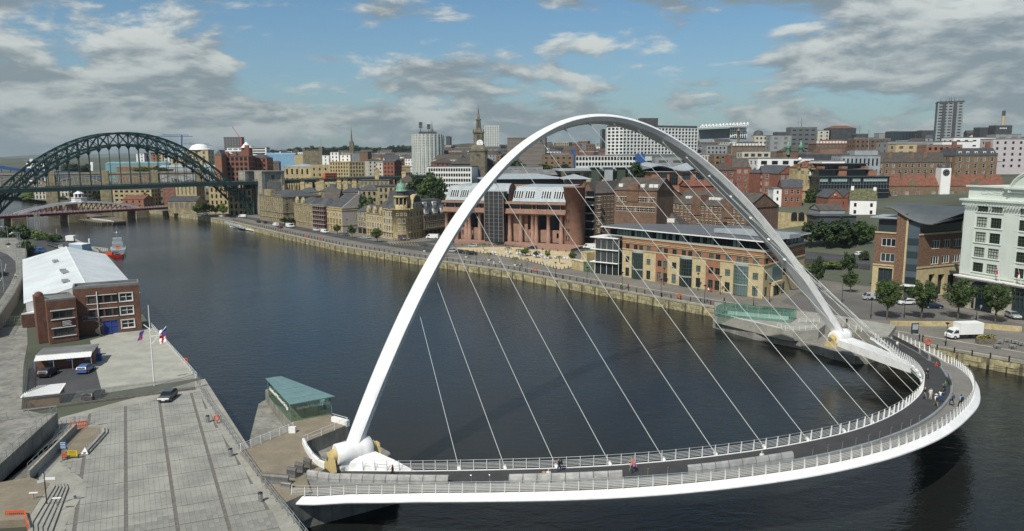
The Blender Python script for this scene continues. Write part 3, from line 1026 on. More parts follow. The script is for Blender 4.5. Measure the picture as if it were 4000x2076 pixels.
def building(name,label,A,B,depth,zb,zt,wall,front=None,left=None,right=None,roof=None,group=None,cat='building',back=None,wins=None,parts=True,cornice=None,chimneys=None,open_top=False):
 """A, B: front corners seen from the river, left then right; depth goes away from the camera"""
 A=Vector((A[0],A[1],zb));B=Vector((B[0],B[1],zb))
 U=(B-A);W=U.length;U.normalize()
 nrm=U.cross(ZV)
 C,D=B-nrm*depth,A-nrm*depth
 ctr=(A+C)/2;ctr.z=zb
 root=thing(name,label,cat,ctr,group)
 H=zt-zb
 mb=MB()
 sides=((A,U,W,front),(B,-nrm,depth,right),(C,-U,W,back),(D,nrm,depth,left))
 todo=[]
 for O,V,L,spec in sides:
  holes=[]
  if spec:
   for sp in(spec if isinstance(spec,list)else[spec]):
    g=sp['list']if 'list' in sp else grid(L,H,sp)
    holes+=g
    todo+=[(O,V,g,sp)]
  facade(mb,O,V,L,H,holes)
 mb.build('wall',wall,root)
 for O,V,g,sp in todo:
  fr,gl,st=sp.get('fr',m_wfr),sp.get('gl',m_glz),sp.get('style','cross')
  if sp.get('simple'):
   q=MB()
   for(a,b,c,d)in g:
    q.quad(O+V*a+ZV*c-V.cross(ZV)*.2,O+V*b+ZV*c-V.cross(ZV)*.2,O+V*b+ZV*d-V.cross(ZV)*.2,O+V*a+ZV*d-V.cross(ZV)*.2)
   q.build('glazing',gl,root)['kind']='stuff'
   continue
  for(a,b,c,d)in g:
   put_window(root,O,V,a,b,c,d,st,fr,gl)
 if cornice:
  h,pr,mat=cornice
  mb=MB()
  for z in(h if isinstance(h,(list,tuple))else[h]):
   mb.obox(A+nrm*pr-U*pr+ZV*(z-.25),U*(W+2*pr),-nrm*(depth+2*pr),ZV*0.3)
  mb.build('cornice',mat,root)
 if roof:
  kind,rh,rm=roof[:3]
  ov=roof[3]if len(roof)>3 else 0.3
  P=lambda u,v,z:A+U*u-nrm*v+ZV*(H+z)
  mb=MB()
  a,b,c,d=P(-ov,-ov,0),P(W+ov,-ov,0),P(W+ov,depth+ov,0),P(-ov,depth+ov,0)
  if kind=='flat':
   mb.obox(P(-ov,-ov,0.002),U*(W+2*ov),-nrm*(depth+2*ov),ZV*rh)
  elif kind=='parapet':
   mb.obox(P(0,0,0.002),U*W,-nrm*depth,ZV*0.05)
   for q,v,l in((P(0,0,0.06),U*W,-nrm*.35),(P(0,depth,0.06),U*W,nrm*.35)):
    mb.obox(q,v,l,ZV*rh)
   for q in(P(0,.36,0.06),P(W-.35,.36,0.06)):
    mb.obox(q,U*.35,-nrm*(depth-.72),ZV*rh)
  elif kind=='gx':
   e,f=P(-ov,depth/2,rh),P(W+ov,depth/2,rh)
   mb.quad(a,b,f,e);mb.quad(c,d,e,f)
   mb.add([a,b,c,d],[(3,2,1,0)])
   g=MB();g.add([P(0,0,0),P(0,depth,0),P(0,depth/2,rh*.98)],[(0,2,1)]);g.add([P(W,0,0),P(W,depth,0),P(W,depth/2,rh*.98)],[(0,1,2)])
   g.build('gable',wall,root)
  elif kind=='gy':
   e,f=P(W/2,-ov,rh),P(W/2,depth+ov,rh)
   mb.quad(a,e,f,d);mb.quad(b,c,f,e);mb.add([a,b,c,d],[(3,2,1,0)])
   g=MB();g.add([P(0,0,0),P(W,0,0),P(W/2,0,rh*.98)],[(0,1,2)]);g.add([P(0,depth,0),P(W,depth,0),P(W/2,depth,rh*.98)],[(0,2,1)])
   g.build('gable',wall,root)
  elif kind=='hip':
   if W>=depth:e,f=P(depth/2,depth/2,rh),P(W-depth/2,depth/2,rh);fs=[(a,b,f,e),(c,d,e,f)];tr=[(b,c,f),(d,a,e)]
   else:e,f=P(W/2,W/2,rh),P(W/2,depth-W/2,rh);fs=[(d,a,e,f),(b,c,f,e)];tr=[(a,b,e),(c,d,f)]
   for q in fs:mb.quad(*q)
   for q in tr:mb.add(q,[(0,1,2)])
   mb.add([a,b,c,d],[(3,2,1,0)])
  elif kind=='mansard':
   i=min(2.2,depth*.2)
   t=[P(i,i,rh),P(W-i,i,rh),P(W-i,depth-i,rh),P(i,depth-i,rh)]
   bs=[a,b,c,d]
   for k in range(4):mb.quad(bs[k],bs[(k+1)%4],t[(k+1)%4],t[k])
   mb.quad(*t)
  ro=mb.build('roof',rm,root)
  if chimneys:
   for(u,v,cw,ch)in chimneys:
    q=MB();q.obox(P(u-cw/2,v-.45,-0.3),U*cw,-nrm*.9,ZV*(ch+.3))
    for k in range(max(1,int(cw/.5))):c0=P(u-cw/2+.25+k*.5,v,ch);q.tube(c0,c0+ZV*.5,.13,n=5,mi=1)
    q.build('chimney',[wall,m_brick_o],ro)
 root['_']=0
 del root['_']
 return root,A,U,nrm,W
def add_part(root,name,mat,fn):
 mb=MB();fn(mb);return mb.build(name,mat,root)
def auto(W,H,p=3.2,fl=3.3,w=1.4,h=1.5,z0=None,**k):
 n,m=max(1,int((W-.8)/p)),max(1,int(H/fl))
 return dict(n=n,m=m,w=w,h=h,z0=H-m*fl+(fl-h)*.45 if z0 is None else z0,dz=fl,**k)
def far_block(name,label,x0,x1,ytop,ybot,D,wall,yaw=0.0,depth=None,**kw):
 """a building at distance D filling photo columns x0..x1, its roof line at ytop; the base follows the ground"""
 p0,p1=PD(x0,ytop,D),PD(x1,ytop,D)
 W0=p1.x-p0.x
 cy,sy=math.cos(R(yaw)),math.sin(R(yaw))
 depth=depth or max(8,min(18,W0*.6))
 if yaw>0:
  A=Vector((p0.x,D));B=Vector((p1.x*(1+math.tan(R(yaw))*W0/D),D+math.tan(R(yaw))*W0))
 else:
  B=Vector((p1.x,D));A=Vector((p0.x*(1+math.tan(R(-yaw))*W0/D),D+math.tan(R(-yaw))*W0))
 zt=(p0.z+p1.z)/2
 zb=min(PD((x0+x1)/2,ybot,D).z,terrain((A.x+B.x)/2,D)+1)-1.0
 WW,HH=(B-A).length,zt-zb
 au=kw.pop('auto',None)
 if au:
  kw['front']=[auto(WW,HH,**au)]
  if yaw<0:kw['left']=[auto(depth,HH,**au)]
  else:kw['right']=[auto(depth,HH,**au)]
  if abs(A.x)>60:kw['right' if A.x<0 else 'left']=[auto(depth,HH,**au)]
 return building(name,label,A,B,depth,zb,zt,wall,**kw)
# ================================================================== north quay: the front row of buildings
def zp(A,B,px,py):
 r=pix_ray(px,py)
 dx,dy=B.x-A.x,B.y-A.y
 t=(A.x*dy-A.y*dx)/(r.x*dy-r.y*dx)
 return CH+r.z*t
def base(px0,py0,px1,py1,z=2.85):
 return G(px0,py0,z),G(px1,py1,z)
def W_(n,m,w,h,z0,dz,**k):
 return dict(n=n,m=m,w=w,h=h,z0=z0,dz=dz,**k)
A,B=base(1016,858.6,1108,873)
zt=zp(A,B,1108,770)
H=zt-2.85
fl=(H-1.2)/5
ra,A_,U,n_,Wd=building('office_building','five storey soot-streaked stone palazzo at the foot of the green arch bridge',A,B,26,2.85,zt,m_sstone_d,front=[W_(11,5,1.15,fl*.66,0.9,fl,style='surround',fr=m_sstone_d)],right=[W_(6,5,1.2,fl*.66,0.9,fl,style='surround',fr=m_sstone_d)],roof=('hip',3.2,m_slate),cornice=([fl,H*.4,H-.1],.35,m_sstone_d),chimneys=[(6,14,2.2,5.4),(Wd*.55 if False else 17,16,2.4,5.2)])
def attic(mb):
 mb.obox(A_+U*8+ZV*H,U*10,-n_*3,ZV*3.6)
 for k in range(14):mb.obox(A_+U*(.4+k*Wd/14.5)+ZV*(H+.25)-n_*.2,U*.7,-n_*.3,ZV*1.2)
add_part(ra,'parapet',m_sstone_d,attic)
A,B=base(1150,880,1199,890)
zt=zp(A,B,1175,796);H=zt-2.85;fl=(H-.8)/4
rb,A_,U,n_,Wd=building('office_building','ornate stone building with two small sculpted gables on its eaves',A,B,16,2.85,zt,m_sstone_d,front=[W_(6,4,1.3,fl*.62,0.9,fl,style='surround',fr=m_sstone)],roof=('hip',3.5,m_slate),cornice=([fl,H-.1],.3,m_sstone))
def gbl(mb,us,w,h,mat=0):
 for u in us:
  o=A_+U*u+ZV*H+n_*.1
  mb.add([o-U*w/2,o+U*w/2,o+U*w/2+ZV*h*.55,o+ZV*h,o-U*w/2+ZV*h*.55]+[p-n_*1.2 for p in(o-U*w/2,o+U*w/2,o+U*w/2+ZV*h*.55,o+ZV*h,o-U*w/2+ZV*h*.55)],[(0,1,2,3,4),(9,8,7,6,5),(1,6,7,2),(2,7,8,3),(3,8,9,4),(4,9,5,0)],mat)
for f in(.25,.72):add_part(rb,'gable',m_sstone,lambda mb:gbl(mb,[Wd*f],2.6,3.6))
A,B=base(1200,890,1224,894)
zt=zp(A,B,1212,798);H=zt-2.85;fl=(H-.8)/4
building('town_house','narrow grey stone house between the gabled building and the scaffolding',A,B,15,2.85,zt,m_sstone_d,front=[W_(3,4,1.2,fl*.62,0.9,fl,style='surround',fr=m_sstone)],roof=('hip',3.2,m_slate),cornice=([H-.1],.3,m_sstone))
A,B=base(1225,894,1275,900)
zt=zp(A,B,1250,806);H=zt-2.85;fl=(H-.8)/5
rc_,A_,U,n_,Wd=building('town_house','tall house wrapped in scaffolding with dark red netting under a glass-hipped roof',A,B,14,2.85,zt,M('red_netting',(0.10,0.035,0.035),.9,var=.3,scale=.6),front=[W_(4,5,1.3,fl*.6,0.9,fl,style='sash',fr=m_dfr)],roof=('hip',4.2,m_slate))
def scaf(mb):
 for j in range(6):
  z=0.5+j*(H-.6)/5
  mb.obox(A_+n_*.1+ZV*z,U*Wd,n_*1.3,ZV*.09)
  mb.obox(A_+n_*1.45+ZV*(z+1),U*Wd,n_*.05,ZV*.06)
 for k in range(8):
  mb.tube(A_+n_*1.45+U*(Wd*k/7),A_+n_*1.45+U*(Wd*k/7)+ZV*(H+1.2),.06,n=4)
add_part(rc_,'scaffolding',M('scaffold_pole',(.42,.38,.33),.5,var=0),scaf)
A,B=base(1276,899,1339,908.5)
zt=zp(A,B,1300,812);H=zt-2.85;fl=(H-2.2)/3
rd,A_,U,n_,Wd=building('merchant_house','buff stone five-bay house with slate roof and tall blank grey gable',A,B,21,2.85,zt,m_sstone,front=[W_(5,1,1.4,fl*.62,.6,fl,style='surround',fr=m_sstone),W_(5,1,1.4,fl*.72,.9+fl,fl,style='surround',fr=m_sstone),W_(5,1,1.3,fl*.45,1.3+2*fl,fl,style='surround',fr=m_pstone)],right=[dict(list=[(9,10.3,H-4.6,H-3),(10.5,12,H-8.6,H-7)])],cornice=([fl+.3,H-.9,H+.2],.35,m_sstone))
def groof(mb):
 h=7.2
 P=lambda u,v,z:A_+U*u-n_*v+ZV*(H+z)
 mb.quad(P(0,.8,0),P(Wd-.3,.8,0),P(Wd-.3,11,h),P(2.5,11,h));mb.quad(P(Wd-.3,21,0),P(0,21,0),P(2.5,11,h),P(Wd-.3,11,h));mb.add([P(0,21,0),P(0,.8,0),P(2.5,11,h)],[(0,1,2)])
add_part(rd,'roof',m_slate,groof)
def gg(mb):
 P=lambda v,z,d=0:A_+U*(Wd+d)-n_*v+ZV*(z)
 prof=[(-.1,0),(21.2,0),(21.2,H+.3),(11.8,H+7.5),(10,H+7.5),(-.1,H+.4)]
 n=len(prof)
 vs=[P(v,z,-.3)for v,z in prof]+[P(v,z,.12)for v,z in prof]
 mb.add(vs,[tuple(range(n-1,-1,-1)),tuple(range(n,2*n))]+[(i,(i+1)%n,n+(i+1)%n,n+i)for i in range(n)])
 mb.obox(P(12.2,0,.12),U*.4,-n_*.5,ZV*(H+6.6))
 mb.obox(P(10.1,H+6.6,-.5),U*.9,-n_*1.4,ZV*2.0)
add_part(rd,'gable',M('grey_render',(.40,.365,.33),.9,var=.07,scale=.2,streak=.12),gg)
for v,z in((7.2,H-1.0),(8.0,H-5.4)):
 put_window(rd,A_+U*(Wd+.32),-n_,v,v+1.4,z,z+1.7,'cross',m_wfr,m_glz)
A,B=base(1398,912.5,1431,917.5)
zt=zp(A,B,1415,826);H=zt-2.85;fl=(H-3.6)/3
building('town_house','narrow dark brick house with white sash windows beside the grey gable',A,B,14,2.85,zt,m_sstone_d,front=[W_(4,3,1.1,fl*.66,4.0,fl,style='sash'),dict(list=[(.5,4.2,.3,2.9),(5,8.6,.3,2.9)],style='three',fr=m_dfr)],roof=('gx',3,m_slate),cornice=([3.4],.2,m_dgrey))
A,B=base(1432,918,1496,929)
zt=zp(A,B,1465,834);H=zt-2.85;fl=(H-.8)/3
rf,A_,U,n_,Wd=building('town_house','cream stone house with three curly dormer gables and arched hoods',A,B,15,2.85,zt,m_sstone,front=[W_(6,1,1.3,fl*.6,.8,fl,style='surround',fr=m_sstone),W_(6,1,1.3,fl*.66,.8+fl,fl,style='surround',fr=m_pstone),W_(6,1,1.2,fl*.5,1+2*fl,fl,style='surround',fr=m_pstone)],roof=('hip',5.5,m_slate_b),cornice=([fl,H-.1],.35,m_sstone))
for f in(.13,.5,.87):add_part(rf,'gable',m_sstone,lambda mb:gbl(mb,[Wd*f],2.2,3.4))
A,B=base(1497,930,1541,937.5)
zt=zp(A,B,1515,817);H=zt-2.85;fl=(H-1)/4
Bc=G(1652,928,2.85)
cc=G(1569,936,2.85)
rg,A_,U,n_,Wd=building('corner_building','cream stone corner building with round columned turret and green copper dome',A,B,16,2.85,zt,m_sstone,front=[W_(4,4,1.4,fl*.62,.9,fl,style='surround',fr=m_pstone)],roof=('mansard',4.5,m_slate),cornice=([fl,H-.1],.4,m_sstone))
C0=G(1601,938,2.85);U2=(Bc-C0);L2=U2.length;U2.normalize();n2=U2.cross(ZV)
mb=MB();holes=grid(L2,H,W_(4,4,1.4,fl*.66,.9,fl));facade(mb,C0,U2,L2,H,holes)
facade(mb,C0+U2*L2,-n2,14,H,[]);mb.obox(C0+ZV*H-n2*.01,U2*L2,-n2*14,ZV*.3)
mb.build('side_wall',m_sstone,rg)
for h_ in holes:put_window(rg,C0,U2,*h_,'surround',m_sstone,m_glz)
TR=(C0-B).length*.52+.6
tc_=(C0+B)/2-(n_+n2).normalized()*2.4
def lathe_wall(mb):
 mb.lathe(tc_,[(TR,0),(TR,H),(TR+.4,H+.02),(TR+.4,H+.35),(TR*.82,H+.36)],28)
add_part(rg,'turret',m_sstone,lathe_wall)
fa=math.atan2(n_.y+n2.y,n_.x+n2.x)
for j,(zz,hh,ww)in enumerate(((1.2+fl,fl*.62,1.4),(1.2+2*fl,fl*.66,1.5),(1.5+3*fl,fl*.36,1.2))):
 for k in((-.5,.5)if j<2 else(-1,0,1)):
  a=fa+k*(2.1 if j<2 else 1.9)/TR
  d=Vector((math.cos(a),math.sin(a),0));tt=ZV.cross(d)
  put_window(rg,tc_+d*(TR+.12)-tt*ww/2,tt,0,ww,zz,zz+hh,'plain',m_wfr,m_glz)
add_part(rg,'arched_entrance',m_dgrey,lambda mb:mb.prism([(tc_.x+(TR+.15)*math.cos(fa+k*.11),tc_.y+(TR+.15)*math.sin(fa+k*.11))for k in range(-4,5)]+[(tc_.x,tc_.y)],2.95,2.85+fl*.8))
r2=TR*.70
z1=2.85+H+.35;z2=zp(A,B,1570,772);z3=zp(A,B,1570,748);z4=zp(A,B,1570,714)
add_part(rg,'drum',m_sstone,lambda mb:(mb.lathe((tc_.x,tc_.y,z1),[(r2,0),(r2,1.9),(r2-.5,1.95),(r2-.5,z2-z1-.5)],20),mb.lathe((tc_.x,tc_.y,z2-.6),[(r2-.3,0),(r2+.5,.1),(r2+.6,.9),(r2-.4,1.0)],20)))
add_part(rg,'drum_glazing',m_glz_b,lambda mb:mb.lathe((tc_.x,tc_.y,z1+2.0),[(r2-.42,0),(r2-.42,z2-z1-2.7)],20))
cm=MB();cm.tube((0,0,0),(0,0,z2-z1-2.3),.32,n=7);cme=cm.mesh('column',m_sstone)
for k in range(10):
 a=fa+(k-.5)*math.pi/5
 link('column',cme,rg,Vector((tc_.x+r2*math.cos(a),tc_.y+r2*math.sin(a),z1+1.9))-wloc(rg))
m_copper=M('copper_green',(0.16,0.30,0.215),.6,var=.25,scale=.8,streak=.3)
add_part(rg,'lantern',m_dgrey,lambda mb:mb.lathe((tc_.x,tc_.y,z2+.4),[(r2-1.0,0),(r2-1.0,z3-z2-.6)],16))
rr=r2-.7
add_part(rg,'dome',m_copper,lambda mb:mb.lathe((tc_.x,tc_.y,z3-.3),[(rr+.35,0),(rr+.3,.3)]+[(rr*math.cos(t*math.pi/16),.35+(z4-z3)*.92*math.sin(t*math.pi/16)**.9)for t in range(0,8)]+[(.25,(z4-z3)+.2),(.1,(z4-z3)+1.6),(0.01,(z4-z3)+2.2)],16))
def mans(mb):
 o=C0+U2*.6-n2*1.5+ZV*(H+.3)
 h=zp(C0,Bc,1640,746)-2.85-H
 w=L2-.8
 vs=[o,o+U2*w,o+U2*(w-.8)-n2*2+ZV*h,o+U2*.8-n2*2+ZV*h,o-n2*12,o+U2*w-n2*12,o+U2*(w-.8)-n2*10+ZV*h,o+U2*.8-n2*10+ZV*h]
 mb.add(vs,[(0,1,2,3),(1,5,6,2),(5,4,7,6),(4,0,3,7),(3,2,6,7)])
add_part(rg,'mansard_roof',m_slate,mans)
def lun(mb):
 c=C0+U2*(L2*.62)+n2*.1+ZV*(H+.3)
 w=3.9
 pr=[(-w,0),(w,0),(w,2.9)]+[(w*math.cos(t*math.pi/10),2.9+w*.95*math.sin(t*math.pi/10))for t in range(1,10)]+[(-w,2.9)]
 n=len(pr)
 mb.add([c+U2*x+ZV*z for x,z in pr]+[c+U2*x+ZV*z-n2*2.5 for x,z in pr],[tuple(range(n)),tuple(range(2*n-1,n-1,-1))]+[(i,n+i,n+(i+1)%n,(i+1)%n)for i in range(n)])
add_part(rg,'lunette_gable',m_sstone,lun)
def lunw(mb):
 c=C0+U2*(L2*.62)+n2*.16+ZV*(H+3.3)
 w=3.0
 pr=[(w*math.cos(t*math.pi/10),w*.95*math.sin(t*math.pi/10))for t in range(0,11)]
 mb.add([c+U2*x+ZV*z for x,z in pr],[tuple(range(len(pr)))])
add_part(rg,'lunette_window',m_glz_b,lunw)
for u in(L2*.3,L2*.55,L2*.8):put_window(rg,C0+n2*.3,U2,u-.9,u+.9,H+.6,H+2.7,'cross',m_wfr,m_glz)
def gutter(mb):
 mb.obox(C0+n2*.35+ZV*(H-.25),U2*(L2+.3),-n2*.8,ZV*.5);mb.obox(C0+n2*.25+ZV*fl,U2*(L2+.2),-n2*.5,ZV*.4)
add_part(rg,'cornice',m_sstone,gutter)
A=G(1656,929,2.85);B=G(1742,917,2.85)
zt=zp(A,B,1680,840);H=zt-2.85;fl=(H-4.4)/2
rh,A_,U,n_,Wd=building('office_building','brown brick building under a steep slate mansard with round-headed white dormers',A,B,14,2.85,zt,m_brick,front=[W_(10,2,1.2,fl*.7,4.6,fl,style='surround',fr=m_sfr),W_(5,1,2.6,2.4,.8,4,style='three',fr=m_dfr)],cornice=([4.1,H-.1],.3,m_sstone_d))
hm=zp(A,B,1680,783)-zt
def mans2(mb):
 P=lambda u,v,z:A_+U*u-n_*v+ZV*(H+z)
 mb.quad(P(0,0,.1),P(Wd,0,.1),P(Wd,3,hm),P(0,3,hm));mb.quad(P(0,3,hm),P(Wd,3,hm),P(Wd,12,hm+.3),P(0,12,hm+.3));mb.quad(P(Wd,14,0),P(0,14,0),P(0,12,hm+.3),P(Wd,12,hm+.3))
 mb.add([P(0,0,0),P(0,3,hm),P(0,12,hm+.3),P(0,14,0)],[(0,1,2,3)]);mb.add([P(Wd,0,0),P(Wd,14,0),P(Wd,12,hm+.3),P(Wd,3,hm)],[(0,1,2,3)])
ro=add_part(rh,'mansard_roof',m_slate,mans2)
for u in(Wd*.16,Wd*.55,Wd*.9):
 q=MB();o=A_+U*(u-1.7)+ZV*(H+.3)-n_*.15;q.obox(o,U*3.4,-n_*2.5,ZV*2.6);q.lathe(o+U*1.7-n_*1.2+ZV*2.6,[(1.9,0),(1.6,.7),(.8,1.2),(.05,1.35)],10,1)
 d=q.build('dormer',[m_wfr,m_slate],ro)
 put_window(d,o+n_*.12,U,.5,2.9,.3,2.3,'three',m_wfr,m_glz)
for u in(Wd*.2,Wd*.62):
 q=MB();o=A_+U*(u-1.4)+ZV*(H+hm*.58)-n_*1.7;q.obox(o,U*2.8,-n_*2,ZV*2.1);d=q.build('dormer',m_wfr,ro)
 put_window(d,o+n_*.1,U,.3,2.5,.2,1.9,'cross',m_wfr,m_glz)
LA,LB=G(1737,934,4.0),G(2209,955,4.0)
zL=lambda px,py:zp(LA,LB,px,py)
U=(LB-LA);Wd=U.length;U.normalize();n_=U.cross(ZV)
lc=thing('law_courts','red sandstone court house with giant columns, dark glass tower and lead mansard roof','court building',(LA+LB)/2-n_*15)
lu=lambda px:u_on(LA,LB,px)
zc,zf,zb2,zk,zm=zL(2000,838),zL(2000,826),zL(2000,798),zL(2000,790),zL(2000,731)
zf0=zL(2000,838)
P=lambda u,v,z:Vector((LA.x,LA.y,z))+U*u-n_*v
def prt(name,mat,fn):return add_part(lc,name,mat,fn)
prt('wall',m_redst,lambda mb:(facade(mb,P(0,3.5,4.0),U,Wd,5.2,[(lu(p)-.5,lu(p)+.5,2.0,4.2)for p in(1795,1812,1833,1865,1882,2063,2075,2168)]),mb.obox(P(0,9,4),U*.6,n_*6,ZV*(zk-4)),mb.obox(P(lu(1975),3.0,4),U*(lu(2052)-lu(1975)),-n_*3,ZV*(zf0-4)),mb.obox(P(0,30,4),U*Wd,n_*.6,ZV*(zm-4)),mb.obox(P(0,3.5,9.2),U*Wd,-n_*3.5,ZV*.2)))
prt('recessed_glazing',m_glz_b,lambda mb:mb.quad(P(0,6.8,9.3),P(Wd,6.8,9.3),P(Wd,6.8,zk),P(0,6.8,zk)))
prt('frieze',m_redst,lambda mb:(mb.obox(P(-.5,-.4,zf0),U*(Wd+.6),-n_*4,ZV*(zf-zf0+1.1)),mb.obox(P(-.8,-1.0,zb2+.1),U*(Wd+1),-n_*8,ZV*(zk-zb2)),mb.obox(P(-.8,-1.1,zf0+.5),U*(Wd+.8),-n_*.8,ZV*.5)))
prt('upper_glazing',m_glz_b,lambda mb:mb.obox(P(.2,1.2,zf+.8),U*(Wd-.4),-n_*.2,ZV*(zb2-zf-.5)))
pm_=MB();pm_.obox((-.22,0,0),(.44,0,0),(0,.6,0),(0,0,zb2-zf-.6));pme=pm_.mesh('pier',m_redst)
for px in(1741,1777,1870,1990,2031,2077,2093,2139,2187):link('pier',pme,lc,P(lu(px),.5,zf+1.0)-wloc(lc),(0,0,math.atan2(U.y,U.x)))
cm=MB();ch_=zf0-4.0
cm.lathe((0,0,0),[(1.0,0),(1.0,ch_*.22),(.85,ch_*.225),(.80,ch_-1.2),(.95,ch_-1.1),(.8,ch_-.9),(1.0,ch_-.5),(1.0,ch_)],12);cme=cm.mesh('column',m_redst)
for px in(1742,1780,1818,1831,1871,1988,2031,2077,2092,2139,2189):link('column',cme,lc,P(lu(px),1.0,4.0)-wloc(lc))
g0,g1=lu(1902),lu(1975)
def mansl(mb,a,b):
 mb.add([P(a,.4,zk+.3),P(b,.4,zk+.3),P(b-.6,4.4,zm),P(a+.6,4.4,zm),P(b,26,zk+.3),P(a,26,zk+.3),P(b-.6,24,zm+.5),P(a+.6,24,zm+.5)],[(0,1,2,3),(3,2,6,7),(1,4,6,2),(5,0,3,7),(4,5,7,6)])
r1=prt('mansard_roof',m_lead,lambda mb:mansl(mb,0.4,g0+.5))
r2_=prt('mansard_roof',m_lead,lambda mb:mansl(mb,lu(2000),Wd-.3))
me_w=None
sl=math.atan2(4.0,zm-zk-.3)
def slope_window(px0,px1,root):
 n=4
 a,b=lu(px0),lu(px1)
 pitch=(b-a)/n
 for k in range(n):
  u=a+pitch*k
  q=MB()
  f0,f1=.26,.72
  e=(P(u,.4,zk+.3),P(u,4.4,zm))
  lo,hi=e[0].lerp(e[1],f0),e[0].lerp(e[1],f1)
  o=n_*.16
  q.obox(lo,U*pitch*.86,o,hi-lo,0)
  q.obox(lo+U*pitch*.1+o,U*pitch*.62,o*.4,(hi-lo)*.97,1)
  q.build('dormer_window',[m_wfr,m_glz_b],root)
for a,b in((1756,1788),(1794,1826),(1887,1902)):slope_window(a,b,r1)
for a,b in((2002,2039),(2046,2084),(2109,2148),(2157,2196)):slope_window(a,b,r2_)
zg=zL(1935,748)
prt('glass_tower',m_glz_b,lambda mb:mb.obox(P(g0,-2.5,4.0),U*(g1-g0),-n_*9,ZV*(zg-4.0)))
def gridl(mb):
 for k in range(5):mb.obox(P(g0+(g1-g0)*k/4-.09,-2.65,4.0),U*.22,-n_*.2,ZV*(zg-4.0))
prt('mullion',m_redst,gridl)
def gridh(mb):
 for k in range(1,13):mb.obox(P(g0,-2.6,4.0+(zg-4.0)*k/13),U*(g1-g0),-n_*.12,ZV*.07)
prt('transom',m_grey,gridh)
def vault(mb):
 rad=4.6;zc_=zg+.2
 rings=[]
 for s in range(13):
  t=math.pi*s/12
  rings.append((rad*math.cos(t),rad*math.sin(t)))
 ctr_u=0
 e=[[P(u,2.2+rad-x,zc_+y*.95-1.2)for x,y in rings]for u in(g0-9,g1+.6)]
 mb.loft(e,closed=False,caps=False)
prt('barrel_vault',m_lead,vault)
def vend(mb):
 rad=4.3;zc_=zg-1.0
 pr=[(rad,-9.5)]+[(rad*math.cos(math.pi*s/12),rad*math.sin(math.pi*s/12)*.95)for s in range(13)]+[(-rad,-9.5)]
 mb.add([P(g1+.3,6.8-x,zc_+y)for x,y in pr],[tuple(range(len(pr)))])
prt('vault_end_wall',m_redst,vend)
RT=P(Wd+2.4,4.6,4.0)
rt=thing('round_brick_tower','rounded red-brown brick tower joining the court house to the warehouse','tower',RT)
zt_=zL(2240,735)
mb=MB();mb.lathe(RT,[(4.7,0),(4.7,zt_-4.0),(5.0,zt_-4),(5.0,zt_-3.6),(.1,zt_-3.5)],28);mb.build('wall',M('red_brown_brick',(.235,.130,.092),.9,var=.14,scale=.5,streak=.15),rt)
for k in range(5):
 a=math.atan2(n_.y,n_.x)-.35
 d=Vector((math.cos(a),math.sin(a),0));tt=ZV.cross(d);zz=1.6+k*4.05
 put_window(rt,RT+d*4.85-tt*.9,tt,0,1.9,zz,zz+(1.1 if k else 2.2),'plain',m_dfr,m_glz_b)
mb=MB();mb.prism([(p.x,p.y)for p in(G(1755,952,2.85),G(1960,955,2.85),G(2100,975,2.85),G(2230,985,2.85),P(Wd+9,0,0),P(-1,3,0))],2.8,4.0)
struct('court_terrace',mb,m_redst)
def warehouse(label,A,B,depth,zb,zt,m,floors,ncol,nside,rh,kind,wst='lintel',fr=None,side='right',roofm=None,chim=None,wall=None,w=1.25,h=1.5,name='warehouse'):
 fl=(zt-zb-1.0)/floors
 return building(name,label,A,B,depth,zb,zt,wall or m_brick,front=[W_(ncol,floors,w,h,1.0+(fl-h)*.3,fl,style=wst,fr=fr or m_sfr)],right=[W_(nside,floors,w,h,1.0+(fl-h)*.3,fl,style=wst,fr=fr or m_sfr)]if side else None,left=[W_(nside,floors,w,h,1.0+(fl-h)*.3,fl,style=wst,fr=fr or m_sfr)]if side else None,roof=(kind,rh,roofm or m_slate_b),chimneys=chim)
A,B=G(2268,949,3.0),G(2318,952,3.0)
zt=zp(A,B,2318,754)
w1,A_,U,n_,Wd=building('warehouse','tall brown brick warehouse with a stack of balconies up its gable',A,B,44,3.0,zt,m_brick,front=[dict(list=[(Wd_,Wd_+1.1,1.5+3.6*j,3.0+3.6*j)for j in range(6)for Wd_ in(.6,8.2)],style='lintel',fr=m_sfr)],roof=('gy',4.6,m_slate_b))
for j in range(6):
 z=3.0+2.9+3.55*j
 q=MB();q.obox(A_+U*2.4+n_*.0+ZV*(z-3.0),U*4.2,n_*1.5,ZV*.22);
 b=q.build('balcony',m_wfr,w1)
 q=MB()
 for t in(.45,.9):q.bar(A_+U*2.4+n_*1.45+ZV*(z-3.0+t),A_+U*6.6+n_*1.45+ZV*(z-3.0+t),.05,.05)
 for k in range(8):q.bar(A_+U*(2.4+.6*k)+n_*1.45+ZV*(z-2.8),A_+U*(2.4+.6*k)+n_*1.45+ZV*(z-2.1),.04,.04)
 q.build('railing',m_black,b)
 q=MB();q.obox(A_+U*2.6+n_*.06+ZV*(z-2.75),U*3.8,n_*.03,ZV*2.6);q.build('balcony_door',m_glz_b,w1)
A2,B2=G(2319,952,3.0),G(2400,944,3.0)
zt2=zp(A2,B2,2360,755)
warehouse('long brown brick warehouse with pale lintels between balcony gable and dark loft gable',A2,B2,14,3.0,zt2,0,6,5,3,5.0,'gx')
A3,B3=PD(2400,800,272),PD(2565,805,262)
zt3=PD(2480,744,268).z
w3,A_,U,n_,Wd=building('warehouse','rear warehouse range with slate roof, loft gable and small dormers',A3,B3,14,3.0,zt3,m_brick,front=[W_(9,2,1.3,1.5,zt3-3-7.5,3.5,style='lintel',fr=m_sfr)],roof=('gx',4.4,m_slate_b))
